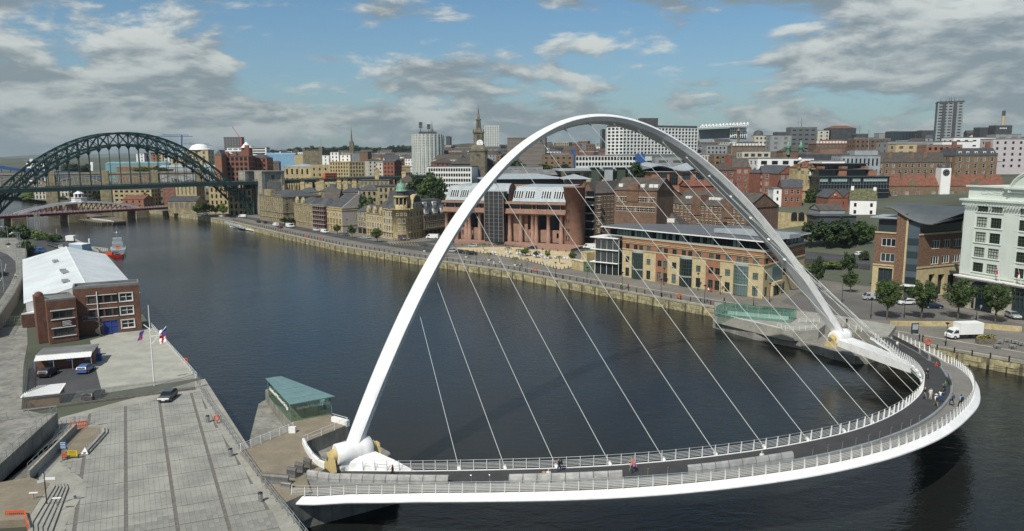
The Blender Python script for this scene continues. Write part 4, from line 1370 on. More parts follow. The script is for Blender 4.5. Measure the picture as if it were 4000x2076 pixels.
for u in(Wd*.1,Wd*.62,Wd*.82,Wd*.93):
 add_part(w3,'dormer',m_wfr,lambda mb,u=u:(mb.obox(A_+U*(u-.8)+ZV*(zt3-3+.6)-n_*1.5,U*1.6,-n_*2,ZV*1.6)))
add_part(w3,'loft_gable',m_brick,lambda mb:(mb.obox(A_+U*Wd*.3+ZV*(zt3-7)+n_*.3,U*4.6,-n_*4,ZV*6.5),mb.prism([((A_+U*Wd*.3+n_*.3+U*a-n_*b).x,(A_+U*Wd*.3+n_*.3+U*a-n_*b).y)for a,b in((0,0),(4.6,0),(4.6,4),(0,4))],zt3-.5+3-3,[zt3+.2,zt3+.2,zt3+.2,zt3+.2])))
def rows(zt,fl=2.6,h=1.25,top=.7):m=int((zt-3-1)/fl);return m,zt-3-top-h-(m-1)*fl
A,B=PD(2400,900,308),PD(2523,906,292)
zt=PD(2523,792,292).z;m,z0=rows(zt)
w2,A_,U,n_,Wd=building('warehouse','dark brown warehouse with plain gable behind the glass-fronted offices',A,B,24,3.0,zt,m_brick,front=[W_(6,m,1.0,1.25,z0,2.6,style='lintel',fr=m_sfr)],right=[W_(6,m,1.3,1.35,z0,2.6,style='plain',fr=m_dfr)],roof=('gx',6.2,m_slate_b))
A,B=PD(2618,890,300),PD(2916,880,270)
zt=PD(2760,803,286).z;m,z0=rows(zt)
zr=PD(2760,762,286).z-zt
Lw=(B-A).length
w4,A_,U,n_,Wd=building('warehouse','long brown brick warehouse with roof lights and loading bays, behind the offices',A,B,19,3.0,zt,m_brick,front=[W_(17,m,1.1,1.25,z0,2.6,style='lintel',fr=m_sfr,skip=[(k,j)for k in(5,12)for j in range(m)]),dict(list=[(c_-1.1,c_+1.1,z0-.1+2.6*j,z0+1.45+2.6*j)for c_ in(Lw*5.5/17.1,Lw*12.5/17.1)for j in range(m)],style='three',fr=m_brick_r)],left=[W_(5,m,1.1,1.25,z0,2.6,style='plain',fr=m_sfr)],roof=('gx',zr*1.25,m_slate_b))
for f in(.12,.16,.44,.48,.52,.56):add_part(w4,'roof_light',m_white,lambda mb,f=f:mb.obox(A_+U*Wd*f+ZV*(zt-3+zr*.5)-n_*3.6,U*1.1,-n_*1.6,ZV*.9))
for f in(.31,.72):add_part(w4,'loft_gable',m_brick,lambda mb,f=f:mb.obox(A_+U*Wd*f+ZV*(zt-7)+n_*.25,U*4,-n_*5,ZV*8.0))
A,B=PD(2522,892,272),PD(2657,885,266)
zt=PD(2600,882,269).z
wl_,A_,U,n_,Wd=building('lodge','small lodge with steep slate roof, red chimney and white dormer',A,B,12,3.0,zt,m_brick,roof=('hip',5.6,m_slate_b))
add_part(wl_,'chimney',m_brick_r,lambda mb:mb.obox(A_+U*4.2+ZV*(zt-3)-n_*3.5,U*1.9,-n_*1.3,ZV*7.4))
add_part(wl_,'dormer',m_wfr,lambda mb:mb.obox(A_+U*7.4+ZV*(zt-3+.5)-n_*1.0,U*3.0,-n_*2.5,ZV*2.0))
A,B=G(2429.5,1080.6,2.85),G(2978,1168,2.85)
C2=G(3137,1115,2.85)
ob=thing('office_block','long low office block of buff stone and orange brick with oversailing grey roof','office building',(A+B)/2+Vector((4,8,0)))
U=(B-A);Wd=U.length;U.normalize();n_=U.cross(ZV)
V=(C2-B);Ld=V.length;V.normalize();m_=V.cross(ZV)
ou=lambda zx:u_on(A,B,2200+zx/2.571)
HB,HS=13.2,9.1
glf=dict(fr=m_gfr,gl=m_glz_g)
W1=[(ou(a),ou(b))for a,b in((623,660),(833,872),(1087,1130),(1328,1373),(1618,1668),(1893,1948))]
WR=[(ou(a),ou(b))for a,b in((943,983),(1002,1042),(1452,1500),(1518,1565))]
WT=[(ou(a),ou(b))for a,b in((703,740),(757,795),(1180,1222),(1243,1285),(1727,1775),(1795,1845))]
BAY=[(ou(a),ou(b))for a,b in((688,797),(1165,1287),(1705,1847))]
holes=[(a,b,.4,3.2)for a,b in W1+WR]+[(a,b,5.0,6.9)for a,b in W1+WR]+[(a,b,9.15+.1,10.9)for a,b in W1+WR+WT]
stone_h=[h for h in holes if h[3]<HS]
mb=MB();facade(mb,A,U,Wd,HS,stone_h+[(a,b,0.02,8.7)for a,b in BAY],0)
facade(mb,B,V,Ld,HS,[(1.2,2.8,.4,3),(1.2,2.8,5,6.9),(4.5,11,.3,8.4),(13,15,.4,3),(13,15,5,6.9)],0)
facade(mb,C2,(A-B).normalized(),Wd*.8,HS,[],0)
mb.build('stone_wall',m_buff,ob)
mb=MB();facade(mb,A+ZV*HS,U,Wd,HB-HS,[(a,b,c-HS,d-HS)for a,b,c,d in holes if c>HS],0)
facade(mb,B+ZV*HS,V,Ld,HB-HS,[(1.2,2.8,.15,1.8),(5,6.6,.15,1.8),(8.5,10.1,.15,1.8),(13,15,.15,1.8)],0)
for a,b in((ou(925),ou(1042)),(ou(1425),ou(1567))):
 hs=[(w0-a,w1-a,c,d)for w0,w1,c,d in stone_h if w0>a and w1<b+.3]
 facade(mb,A+U*a+n_*.06,U,b-a,HS,hs,0,.28)
mb.obox(A+ZV*(HB-.05),U*Wd,V*Ld,ZV*.05)
mb.build('brick_wall',m_brick_o,ob)
for h in holes:put_window(ob,A,U,*h,'cross',**glf)
for h in((1.2,2.8,.4,3),(1.2,2.8,5,6.9),(13,15,.4,3),(13,15,5,6.9),(1.2,2.8,HS+.15,HS+1.8),(5,6.6,HS+.15,HS+1.8),(8.5,10.1,HS+.15,HS+1.8),(13,15,HS+.15,HS+1.8)):put_window(ob,B,V,*h,'cross',**glf)
mb=MB()
for z,t in((HS,.35),(11.3,.18),(11.75,.18),(12.9,.3)):
 mb.obox(A+ZV*z+n_*.02,U*Wd,n_*.18,ZV*t);mb.obox(B+ZV*z+m_*.02,V*Ld,m_*.18,ZV*t)
mb.build('stone_band',m_buff,ob)
bayw=M('bay_spandrel',(.33,.37,.37),.5,var=.08)
for a,b in BAY:
 def arc(z,r=1.0):return[A+U*(a+(b-a)*k/6)+n_*(r*math.sin(math.pi*k/6)*.9+.05)+ZV*z for k in range(7)]
 mb=MB();mb.loft([arc(.1),arc(8.6)],closed=False,caps=False,smooth=False);q=mb.build('bay_window',m_glz_g,ob)
 mb=MB()
 for z in(.1,2.9,3.5,4.6,5.7,6.8,7.9):mb.path([p+n_*.03 for p in arc(z)],.055,4)
 for k in range(7):mb.bar(arc(0.1)[k]+n_*.03,arc(8.5)[k]+n_*.03,.09,.09)
 mb.build('frame',m_gfr,q)
 mb=MB();mb.add(arc(8.5,1.25)+arc(9.2,1.25),[(k,k+1,8+k,7+k)for k in range(6)]);mb.add(arc(9.2,1.25),[(0,1,2,3,4,5,6)]);mb.add(arc(3.0,1.1)+arc(3.35,1.1),[(k,k+1,8+k,7+k)for k in range(6)]);mb.build('bay_head',bayw,q)
mb=MB();mb.obox(B+V*4.6+m_*.1+ZV*3.2,V*6.2,m_*1.2,ZV*.9);mb.obox(B+V*4.8-m_*.2,V*.8,m_*1.0,ZV*3.2);mb.obox(B+V*9.8-m_*.2,V*.8,m_*1.0,ZV*3.2);mb.build('porch',m_buff,ob)
mb=MB();mb.obox(B+V*4.6+m_*-.3+ZV*4.2,V*6.2,m_*.8,ZV*4.1);mb.build('bay_window',m_glz_g,ob)
mb=MB();mb.obox(B+V*5.6+ZV*.1,V*4.2,m_*.3,ZV*2.9);mb.build('entrance_door',m_glz_b,ob)
mb=MB();s0=.7
mb.obox(A+U*(-6)-n_*s0+ZV*HB,U*(Wd+6-s0),-n_*12,ZV*2.6)
mb.obox(B-U*(s0+12)-n_*s0+ZV*HB,U*12,V*(Ld-s0),ZV*2.6)
mb.build('top_glazing',m_glz_g,ob)
tp=MB();tp.box(0,1.02,-.07,0,.35,2.55,0);tpm=tp.mesh('window_panel',glass_mat('top_pane',(.010,.014,.016),(.20,.27,.26),.62))
n=int((Wd+5)/1.25)
for k in range(n):link('window_panel',tpm,ob,A+U*(-5.5+k*1.25)-n_*(s0-.02)+ZV*HB-wloc(ob),(0,0,math.atan2(U.y,U.x)))
n=int(Ld/1.25)
for k in range(n-1):link('window_panel',tpm,ob,B+V*(.8+k*1.25)-U*(s0-.04)+ZV*HB-wloc(ob),(0,0,math.atan2(V.y,V.x)))
mb=MB();mb.obox(A-U*7+n_*.1+ZV*HB,U*(Wd+6.6),-n_*.5,ZV*.3);mb.obox(B-U*.4+ZV*HB,V*Ld,U*.5,ZV*.3);mb.build('sill_band',bayw,ob)
q0,q1,q2=A-U*8.5+n_*1.3,B+U*1.3+n_*1.3,C2+U*1.3+V*1.0
q3=A-U*8.5-n_*10.5
mb=MB()
RZ0=2.85+HB+2.65
pts=[q0,q1,q2,C2-U*Wd*.40+V*1.0,q3]
mb.prism([(p.x,p.y)for p in pts],RZ0,[RZ0+.25,RZ0+.25,RZ0+.3,RZ0+.8,RZ0+.5])
ro=mb.build('roof',m_flat_dark if 'm_flat_dark' in globals()else M('standing_seam_roof',(0.115,0.12,0.13),.6,var=.12,scale=.4),ob)
mb=MB()
for a,b in((q0,q1),(q1,q2)):mb.bar(a+ZV*(RZ0-a.z+.12),b+ZV*(RZ0-b.z+.12),.12,.32)
mb.bar(q3+ZV*(RZ0-q3.z+.3),q0+ZV*(RZ0-q0.z+.15),.12,.3)
mb.build('fascia',m_white,ro)
mb=MB();o=A+U*Wd*.60-n_*6+ZV*(HB+3.1)
for a,b in((o,o+U*24),(o,o+U*7-n_*6),(o+U*24,o+U*24-n_*6),(o+U*7-n_*6,o+U*24-n_*6)):mb.bar(a+ZV*.8,b+ZV*.8,.35,1.2)
mb.build('plant_screen',m_lead,ro)
ga,gb=G(2324,1068,2.85),G(2416,1078,2.85)
gu=(gb-ga).normalized();gn=gu.cross(ZV);gw=(gb-ga).length
mb=MB();mb.obox(ga-gn*.3+ZV*.1,gu*gw,-gn*8,ZV*11.4);g=mb.build('glass_bay',m_glz_g,ob)
mb=MB()
for z in(3.9,8.2,12.2):mb.obox(ga-gu*1.6+gn*.9+ZV*z,gu*(gw+1.6),-gn*9,ZV*.22)
for k in range(5):mb.bar(ga+gu*gw*k/4+gn*.1,ga+gu*gw*k/4+gn*.1+ZV*11.8,.12,.12)
mb.build('white_fin',m_white,g)
mb=MB()
for k in range(11):mb.bar(ga+gn*.25+ZV*(4.6+k*.34),gb+gn*.25+ZV*(4.6+k*.34),.05,.06);mb.bar(ga+gn*.25+ZV*(8.8+k*.32),gb+gn*.25+ZV*(8.8+k*.32),.05,.06)
mb.build('louvre',m_galv,g)
r=thing('stone_kiosk','small windowless sandstone substation block between the beach and the offices','kiosk',G(2260,1050,2.85))
mb=MB();a=G(2233,1050,2.85);b=G(2278,1061,2.85);d=(b-a);k=d.normalized().cross(ZV)
mb.obox(a,d,-k*5,ZV*3.2);mb.obox(a+d*.5-k*1.5,d*.5,-k*6,ZV*6.4);mb.build('wall',m_sstone,r)
mb=MB();mb.obox(a-d.normalized()*.2+k*.2+ZV*3.2,d*1.05,-k*1.8,ZV*.2);mb.build('coping',m_pstone,r)
r=thing('glazed_gate','steel and glass screen between the sandstone block and the offices','gate',G(2300,1064,2.85))
mb=MB();a=G(2279,1061,2.85);b=G(2322,1068,2.85);mb.obox(a,b-a,ZV*3.4,(0,.06,0));mb.build('pane',m_glass,r)
mb=MB()
for f in(0,.33,.66,1):mb.bar(a.lerp(b,f),a.lerp(b,f)+ZV*3.5,.12,.12)
mb.bar(a+ZV*3.5,b+ZV*3.5,.12,.12);mb.build('frame',m_galv,r)
Z0=2.9
A,B=G(3398,1142,Z0),G(3485,1128,Z0)
A=G(3402,1146,Z0);B=G(3572,1166,Z0);C_=G(3745,1145,Z0)
bo=thing('brick_office','brown brick office with wave-shaped slate roof and buff stone base','office building',(A+C_)/2+Vector((0,6,0)))
U=(B-A);Wd=U.length;U.normalize();n_=U.cross(ZV)
V=(C_-B);Ld=V.length;V.normalize();m_=V.cross(ZV)
bu=lambda zx:u_on(A,B,3000+zx/2.571)
bv=lambda zx:u_on(B,C_,3000+zx/2.571)
zA=lambda zx,zy:zp(A,B,3000+zx/2.571,750+zy/2.571)-Z0
zC=lambda zx,zy:zp(B,C_,3000+zx/2.571,750+zy/2.571)-Z0
hb,ht=zA(1100,725),zA(1100,400)
hw=[(bu(1105),bu(1245),zA(1175,700),zA(1175,615)),(bu(1105),bu(1245),zA(1175,545),zA(1175,465))]
ub,ue=bu(1345),bu(1475)
gw_=(bu(1090),bu(1232),.3,hb-1.0)
mb=MB();facade(mb,A,U,ub,hb,[gw_],0,.6);facade(mb,A+U*ue,U,Wd-ue,hb,[],0)
hvs=[(bv(a),bv(b),.1,zC((a+b)/2,850-20))for a,b in((1600,1660),(1692,1760),(1792,1880))]
facade(mb,B,V,Ld,hb,hvs,0,1.2);facade(mb,A-n_*18,n_,18,hb,[(2,5,.2,hb-1),(7,10,.2,hb-1),(12,15,.2,hb-1)],0,.6)
mb.build('stone_base',m_buff,bo)
for h in[gw_]:put_window(bo,A-n_*.35,U,*h,'three',m_dfr,m_glz_b)
for h in hvs:put_window(bo,B-m_*.9,V,*h,'three',m_dfr,m_glz_b)
mb=MB();facade(mb,A+ZV*hb,U,ub,ht-hb,[(a,b,c-hb,d-hb)for a,b,c,d in hw],0);facade(mb,A+U*ue+ZV*hb,U,Wd-ue,ht-hb,[],0)
hr=[]
for a,b in((1605,1682),(1715,1788),(1823,1896)):hr+=[(bv(a),bv(b),zC(1640,730-(a-1605)*.13),zC(1640,650-(a-1605)*.1)),(bv(a),bv(b),zC(1640,575),zC(1640,492))]
hr=[(a,b,min(c,d),max(c,d))for a,b,c,d in hr]
hr=[(a,b,hr[0][2],hr[0][3])if i%2==0 else(a,b,hr[1][2],hr[1][3])for i,(a,b,c,d)in enumerate(hr)]
facade(mb,B+ZV*hb,V,Ld,ht-hb,[(a,b,c-hb,d-hb)for a,b,c,d in hr],0)
hl=[(4,6,1.5,3.5),(9,11,1.5,3.5),(4,6,5,7),(9,11,5,7)]
facade(mb,A-n_*18+ZV*hb,n_,18,ht-hb,hl,0)
mb.build('brick_wall',M('speckled_brown_brick',(0.195,0.115,0.075),.9,var=.3,scale=2.2,fine=.3,bscale=5),bo)
for h in hw:put_window(bo,A,U,*h,'three',m_wfr,m_glz_b)
for h in hr:put_window(bo,B,V,*h,'three',m_wfr,m_glz_b)
for h in hl:put_window(bo,A-n_*18+ZV*hb,n_,*h,'three',m_wfr,m_glz_b)
mb=MB()
for z in(hb-.3,ht-.3):
 mb.obox(A+ZV*z+n_*.02,U*ub,n_*.2,ZV*.4);mb.obox(A+U*ue+ZV*z+n_*.02,U*(Wd-ue),n_*.2,ZV*.4);mb.obox(B+ZV*z+m_*.02,V*Ld,m_*.2,ZV*.4)
mb.build('stone_band',m_buff,bo)
hP=zA(1300,215)
mb=MB();mb.obox(A+U*bu(1245)+n_*.25+ZV*2,U*(bu(1340)-bu(1245)),-n_*6,ZV*(hP-2));mb.build('brick_pier',M('speckled_brown_brick',(0,0,0)),bo)
mb=MB();mb.obox(A+U*bu(1340)+n_*.35,U*(bu(1358)-bu(1340)),-n_*5,ZV*(zA(1350,270)));mb.build('stone_pier',m_buff,bo)
hS=zA(1420,300)
mb=MB();mb.obox(A+U*bu(1358)-n_*.1+ZV*3.4,U*(bu(1472)-bu(1358)),-n_*5,ZV*(hS-3.4));sg=mb.build('stair_glazing',M('blue_grey_panel',(.075,.10,.12),.35,var=.12,scale=.5),bo)
for k in range(4):
 q=MB();z=4.0+k*3.6;q.obox(A+U*bu(1362)+n_*.0+ZV*z,U*(bu(1468)-bu(1362)),n_*.05,ZV*1.7);q.build('window',m_glz_b,bo)
mb=MB();mb.obox(A+U*bu(1358)+n_*.0,U*(bu(1472)-bu(1358)),-n_*3,ZV*3.3);mb.build('entrance',m_dgrey,bo)
mb=MB();mb.obox(A+U*bu(1335)+n_*1.6+ZV*3.3,U*(bu(1490)-bu(1335)),-n_*3,ZV*.35);mb.build('canopy',m_white,bo)
ht2=zC(1700,320)
mb=MB();mb.obox(A+U*ue-n_*.6+ZV*ht,U*(Wd-ue-.4),-n_*8,ZV*(ht2-ht));mb.obox(B-U*.4-m_*.6+ZV*ht,V*(Ld+.5),-m_*8,ZV*(ht2-ht+.3));mb.obox(A+U*.6-n_*.6+ZV*ht,U*(bu(1245)-.6),-n_*9,ZV*(zA(1150,280)-ht));mb.build('top_glazing',m_glz_b,bo)
mb=MB();zz=zA(1150,262);mb.obox(A-U*1.2+n_*1.0+ZV*zz,U*(bu(1250)+1.2),-n_*11,ZV*.3);mb.build('flat_roof',m_lead,bo)
mb=MB()
prof=[(1115,148),(1180,150),(1250,190),(1330,240),(1400,275),(1470,300),(1540,315),(1600,318)]
fr=[A+U*bu(x)+n_*.9+ZV*zA(x,y)for x,y in prof]
e_=C_+m_*1.0+V*3;e_.z=Z0+ht2+.9
zb_=PD(3650,785,225).z
bk=[]
for i,p in enumerate(fr):
 f=i/(len(fr)-1)
 q=p-n_*22+U*(3+10*f)
 q.z=zb_-1.3*(1-f)+(0.0)
 bk.append(q)
rings=[]
for i in range(len(fr)):
 a,b=fr[i],bk[i]
 rings.append([a,a.lerp(b,.33)+ZV*.8,a.lerp(b,.66)+ZV*.9,b,b-ZV*.3,a-ZV*.35])
rings.append([e_,e_-m_*6+ZV*1.3,e_-m_*12+ZV*2.0,e_-m_*20+ZV*2.5,e_-m_*20+ZV*2.2,e_-ZV*.3])
mb.loft(rings,smooth=True);mb.build('wave_roof',M('blue_slate_roof',(.075,.088,.095),.6,var=.1,scale=.4),bo)
A,B=G(3722,1190,2.9),G(4130,1278,2.9)
A=G(3735,1196,2.9);B=G(4150,1283,2.9)
ho=thing('white_hotel','big white former warehouse hotel with arched ground floor and curved gable','hotel',(A+B)/2+Vector((4,8,0)))
U=(B-A);Wd=U.length;U.normalize();n_=U.cross(ZV)
hu=lambda zx:u_on(A,B,3550+zx/2.229)
hz=lambda zx,zy:zp(A,B,3550+zx/2.229,650+zy/2.229)-2.9
m_hot=M('hotel_white',(.60,.655,.60),.7,var=.04,scale=.3,streak=.08)
m_hot2=M('hotel_stone',(.40,.38,.31),.8,var=.1,scale=.5,streak=.15)
h1=hz(420,925);hc=hz(440,290);hp=hz(450,175)
rows=[(915,835),(785,700),(655,568),(525,437),(390,335)]
cols=[(522,610),(642,733),(860,952),(985,1075)]
hol=[]
for j,(a,b)in enumerate(rows):
 za,zb_2=hz(570,a),hz(570,b)
 for c,d in cols:
  sh={0:0,642:0}.get(c,0)
  hol.append((hu(c-(915-a)*-.02+0),hu(d),za-h1,zb_2-h1))
w0=hol[0][1]-hol[0][0]
hol=[]
xs=[hu(522),hu(640),hu(862),hu(985),hu(985)+(hu(985)-hu(862))*1.9]
for j,(a,b)in enumerate(rows):
 za,zb_2=hz(570,a),hz(570,b)
 for x in xs:hol.append((x,x+w0,za-h1,zb_2-h1))
mb=MB();O=A+ZV*h1
facade(mb,O,U,Wd,hc-h1,hol,0,.35);facade(mb,O-n_*20,n_,20,hc-h1,[],0)
facade(mb,A+ZV*hc-n_*.5+U*.4,U,Wd,hp-hc,[],0);facade(mb,A+ZV*hc-n_*20+U*.4,n_,19.5,hp-hc,[],0)
mb.obox(A+ZV*(hp-.01)-n_*.5+U*.4,U*Wd,-n_*19,ZV*.25)
for u,h_ in((hu(430),1.2),(hu(765),1.6)):mb.obox(O+U*u+n_*.0,U*h_*2.2,n_*.15,ZV*(hc-h1))
mb.build('wall',m_hot,ho)
for h in hol:put_window(ho,O-n_*.12,U,*h,'grid',m_gfr,glass_mat('hotel_glass',(.02,.025,.022),(.42,.45,.40),.50))
mb=MB()
for h in hol:mb.obox(O+U*(h[0]-.5)+n_*.01+ZV*(h[2]-.3),U*(h[1]-h[0]+1),n_*.18,ZV*.2)
mb.obox(A-U*1.0+n_*.9+ZV*(hc-.1),U*(Wd+1),-n_*22,ZV*.5);mb.obox(A-U*.6+n_*.5+ZV*(hc-.7),U*(Wd+1),-n_*21,ZV*.6)
mb.obox(A-U*.1+n_*.1+ZV*(hp),U*(Wd+1),-n_*1.2,ZV*.4)
ck=MB();ck.obox((0,0,0),(.28,0,0),(0,-.5,0),(0,0,.45));cke=ck.mesh('corbel',m_hot)
mb.build('cornice',m_hot,ho)
for k in range(44):link('corbel',cke,ho,A+U*(k*.75)+n_*.55+ZV*(hc-1.2)-wloc(ho),(0,0,math.atan2(U.y,U.x)))
mb=MB();mb.obox(A-U*.7+n_*1.1+ZV*(h1-.75),U*(Wd+1),-n_*1.2,ZV*.35);mb.obox(A-U*.4+n_*.7+ZV*(h1-1.2),U*(Wd+1),-n_*1.0,ZV*.45);mb.build('ledge',m_white,ho)
arches=[(hu(620),3.0,hz(620,1000)),(hu(985),3.2,hz(985,1028)),(hu(985)+11.5,3.2,hz(985,1028))]
mb=MB();mb.obox(A+U*0,U*Wd,-n_*20,ZV*.05)
facade(mb,A,U,Wd,h1,[(u-r_,u+r_,.05,t-r_*.6)for u,r_,t in arches]+[(hu(500),hu(560),.1,3.0)],0,.7)
for u,r_,t in arches:
 n=10
 c=t-r_*.6
 arc=[(u+r_*math.cos(math.pi*k/n),c+r_*.62*math.sin(math.pi*k/n))for k in range(n+1)]
mb.obox(A-n_*.7,U*Wd,-n_*18,ZV*h1*.98)
mb.build('stone_base',m_hot2,ho)
for u,r_,t in arches:
 c=t-r_*.6-.02
 q=MB();n=10
 arc=[(r_*math.cos(math.pi*k/n),c+r_*.62*math.sin(math.pi*k/n))for k in range(n+1)]
 q.add([A+U*(u+x)+n_*.03+ZV*z for x,z in arc],[tuple(range(n+1))],0)
 q.quad(A+U*(u-r_)-n_*.5+ZV*.2,A+U*(u+r_)-n_*.5+ZV*.2,A+U*(u+r_)-n_*.5+ZV*c,A+U*(u-r_)-n_*.5+ZV*c,0)
 for f in(-.66,-.33,0,.33,.66):q.bar(A+U*(u+r_*f)+n_*.07+ZV*3.2,A+U*(u+r_*f)+n_*.07+ZV*(c+r_*.6*math.sqrt(1-f*f)),.12,.1,1)
 for z in(c-.1,c-1.0,c+.8):q.bar(A+U*(u-r_*.95)+n_*.07+ZV*z,A+U*(u+r_*.95)+n_*.07+ZV*z,.12,.1,1)
 q.build('arched_window',[m_glz_b,m_gfr],ho)
 q=MB()
 for k in range(n):
  a0,a1=math.pi*k/n,math.pi*(k+1)/n
  q.bar(A+U*(u+(r_+.3)*math.cos(a0))+n_*.1+ZV*(c+(r_+.3)*.64*math.sin(a0)),A+U*(u+(r_+.3)*math.cos(a1))+n_*.1+ZV*(c+(r_+.3)*.64*math.sin(a1)),.5,.3)
 q.build('arch_moulding',m_hot2,ho)
gc=hu(1080);gr_=hu(1080)-hu(775)
n=18
arcp=[(gc-gr_*math.cos(math.pi*k/n),hp-1.0+(hz(1003,42)-hp+1.6)*math.sin(math.pi*k/n))for k in range(n+1)]
mb=MB()
vs=[A+U*x+n_*.25+ZV*z for x,z in arcp]+[A+U*x-n_*3+ZV*z for x,z in arcp]
mb.add(vs,[tuple(range(n,-1,-1))]+[(k,k+1,n+2+k,n+1+k)for k in range(n)])
mb.build('curved_gable',m_hot,ho)
mb=MB();mb.path([A+U*x+n_*.3+ZV*z for x,z in arcp],.3,6);mb.path([A+U*(gc+(x-gc)*.94)+n_*.35+ZV*(hp+(z-hp)*.93)for x,z in arcp],.14,5)
mb.obox(A+U*(gc-gr_-1)+n_*.7+ZV*(hp-.2),U*5.2,-n_*1.5,ZV*.5);mb.build('gable_moulding',m_hot,ho)
fr_=gr_*.52
mb=MB();fz=hz(1000,262)
mb.add([A+U*(gc-fr_*math.cos(math.pi*k/10))+n_*.32+ZV*(fz+fr_*.85*math.sin(math.pi*k/10))for k in range(11)],[tuple(range(10,-1,-1))])
for k in range(1,8):x=-fr_+2*fr_*k/8;mb.bar(A+U*(gc+x)+n_*.4+ZV*fz,A+U*(gc+x)+n_*.4+ZV*(fz+fr_*.85*math.sqrt(1-(x/fr_)**2)),.1,.1,1)
mb.build('fanlight',[m_glz,m_gfr],ho)
letter('CO-OPERATIVE',A+U*hu(520)+n_*-.38+ZV*hz(650,245)+U*.4,U,1.7,m_hot,ho,fit=hu(785)-hu(520))
me=letter('Malmaison',A+U*hu(922)+n_*.38+ZV*hz(960,140),U,2.2,m_black,ho,fit=(gc-hu(922))*2,name='script_sign')
for v in me.data.vertices:pass
def flag(label,base_pt,top_pt,cols,parent=None):
 f=thing('flag',label,'flag',base_pt)
 mb=MB();mb.tube(base_pt,top_pt,.05,.03,n=5);mb.build('pole',m_white,f)
 d=(top_pt-base_pt).normalized();t=top_pt-d*.2
 mb=MB()
 for k in range(6):
  a=t-d*(k*.32);b=a-d*.32
  w0_,w1_=1.2-k*.06,1.14-k*.06
  o=Vector((.25*math.sin(k*1.3),-.2*math.cos(k*1.1),-1));o.normalize();o2=Vector((.25*math.sin((k+1)*1.3),-.2*math.cos((k+1)*1.1),-1));o2.normalize()
  mb.add([a,a+o*w0_,b+o2*w1_,b],[(0,1,2,3)],k%len(cols))
 mb.build('cloth',cols,f)
 return f
m_fred=M('flag_red',(.45,.03,.05),.8,var=.1);m_fblue=M('flag_blue',(.03,.05,.22),.8,var=.1)
for zx,lab in((775,'red and white flag hanging from the hotel front between its window columns'),(960,'red and blue flag hanging from the hotel front at its second bay')):
 b=A+U*hu(zx+10)+ZV*(h1-.4)+n_*.8
 flag(lab,b,b+n_*.8-U*.6+ZV*4.2,[m_fred,m_white,m_fblue]if zx>800 else[m_fred,m_fred,m_white])
# ================================================================== the city behind: named landmarks, each its own thing
SM=dict(simple=True)
D=700;c=PD(1665,600,D);rr=(PD(1728,600,D).x-PD(1602,600,D).x)/2
zt,zb=PZ(524,D,1665),PZ(700,D,1665)
t=thing('round_tower_block','pale twelve-sided concrete tower block with aerials on its roof','tower block',(c.x,D+rr,zb))
mb=MB();nf=24;gq=MB()
C_=Vector((c.x,D+rr,zb))
for k in range(nf):
 a0,a1=2*math.pi*k/nf,2*math.pi*(k+1)/nf
 p0,p1=C_+Vector((math.cos(a0),math.sin(a0),0))*rr,C_+Vector((math.cos(a1),math.sin(a1),0))*rr
 U=(p1-p0);L=U.length;U.normalize();n_=U.cross(ZV)
 H=zt-zb;m=17;fl=H/m
 holes=[(L*.36,L*.64,fl*j+fl*.22,fl*j+fl*.78)for j in range(m)]
 facade(mb,p0,U,L,H,holes,0,.35)
 mb.obox(p0-U*.25+n_*.15,U*.5,n_*.35,ZV*(H+.3))
 for h in holes:gq.quad(p0+U*h[0]+ZV*h[2]-n_*.3,p0+U*h[1]+ZV*h[2]-n_*.3,p0+U*h[1]+ZV*h[3]-n_*.3,p0+U*h[0]+ZV*h[3]-n_*.3)
mb.lathe(C_,[(rr,H),(.1,H+.1)],nf)
mb.build('wall',m_conc_t,t)
gq.build('glazing',m_glz_b,t)['kind']='stuff'
def mast(px,y0,y1,D,name='aerial',w=.25,par=None,kind=0):
 a,b=PD(px,y0,D),PD(px,y1,D)
 q=MB();q.tube(a,b,w,w*.4,n=5)
 if kind:
  for f in(.55,.75,.92):p=a.lerp(b,f);q.box(p.x-1.6,p.x+1.6,p.y-.3,p.y+.3,p.z,p.z+1.6)
 return q.build(name,m_dgrey,par)
mast(1643,524,481,D+rr*.6,par=t,w=.5,kind=1)
mast(1675,524,490,D+rr*.6,par=t,w=.4,kind=1)
mast(1706,524,512,D+rr*.6,par=t)
add_part(t,'plant_room',m_dgrey,lambda mb:mb.box(c.x-rr*.5,c.x+rr*.5,D+rr*.6,D+rr*1.4,zt,zt+2.5))
far_block('banded_office','long white office block with four window bands beside the church',1668,1842,654,745,430,m_wfr,yaw=-12,auto=dict(p=1.5,fl=3.0,w=1.15,h=1.75,simple=True),roof=('parapet',.6,m_flat))
D=450
sx=lambda a:1600+a/2.2288
sy=lambda b:400+b/2.2288
cx=PD(sx(602),600,D).x;S_=D/CF
zz=lambda b:PZ(sy(b),D,1870)
hw=lambda a:a/2.2288*S_/2
t=thing('church_spire','tall tiered church tower and spire of dark stone with a white clock','church',(cx,D,zz(700)))
def tier(mb,w,b0,b1,cut=.3,grow=0):
 w2=w*(1-grow)
 def ring(w,z):
  c_=w*cut
  return[(cx+x,D+y,z)for x,y in((w,-w+c_),(w,w-c_),(w-c_,w),(-w+c_,w),(-w,w-c_),(-w,-w+c_),(-w+c_,-w),(w-c_,-w))]
 mb.loft([ring(w,zz(b0)),ring(w2,zz(b1))],smooth=False)
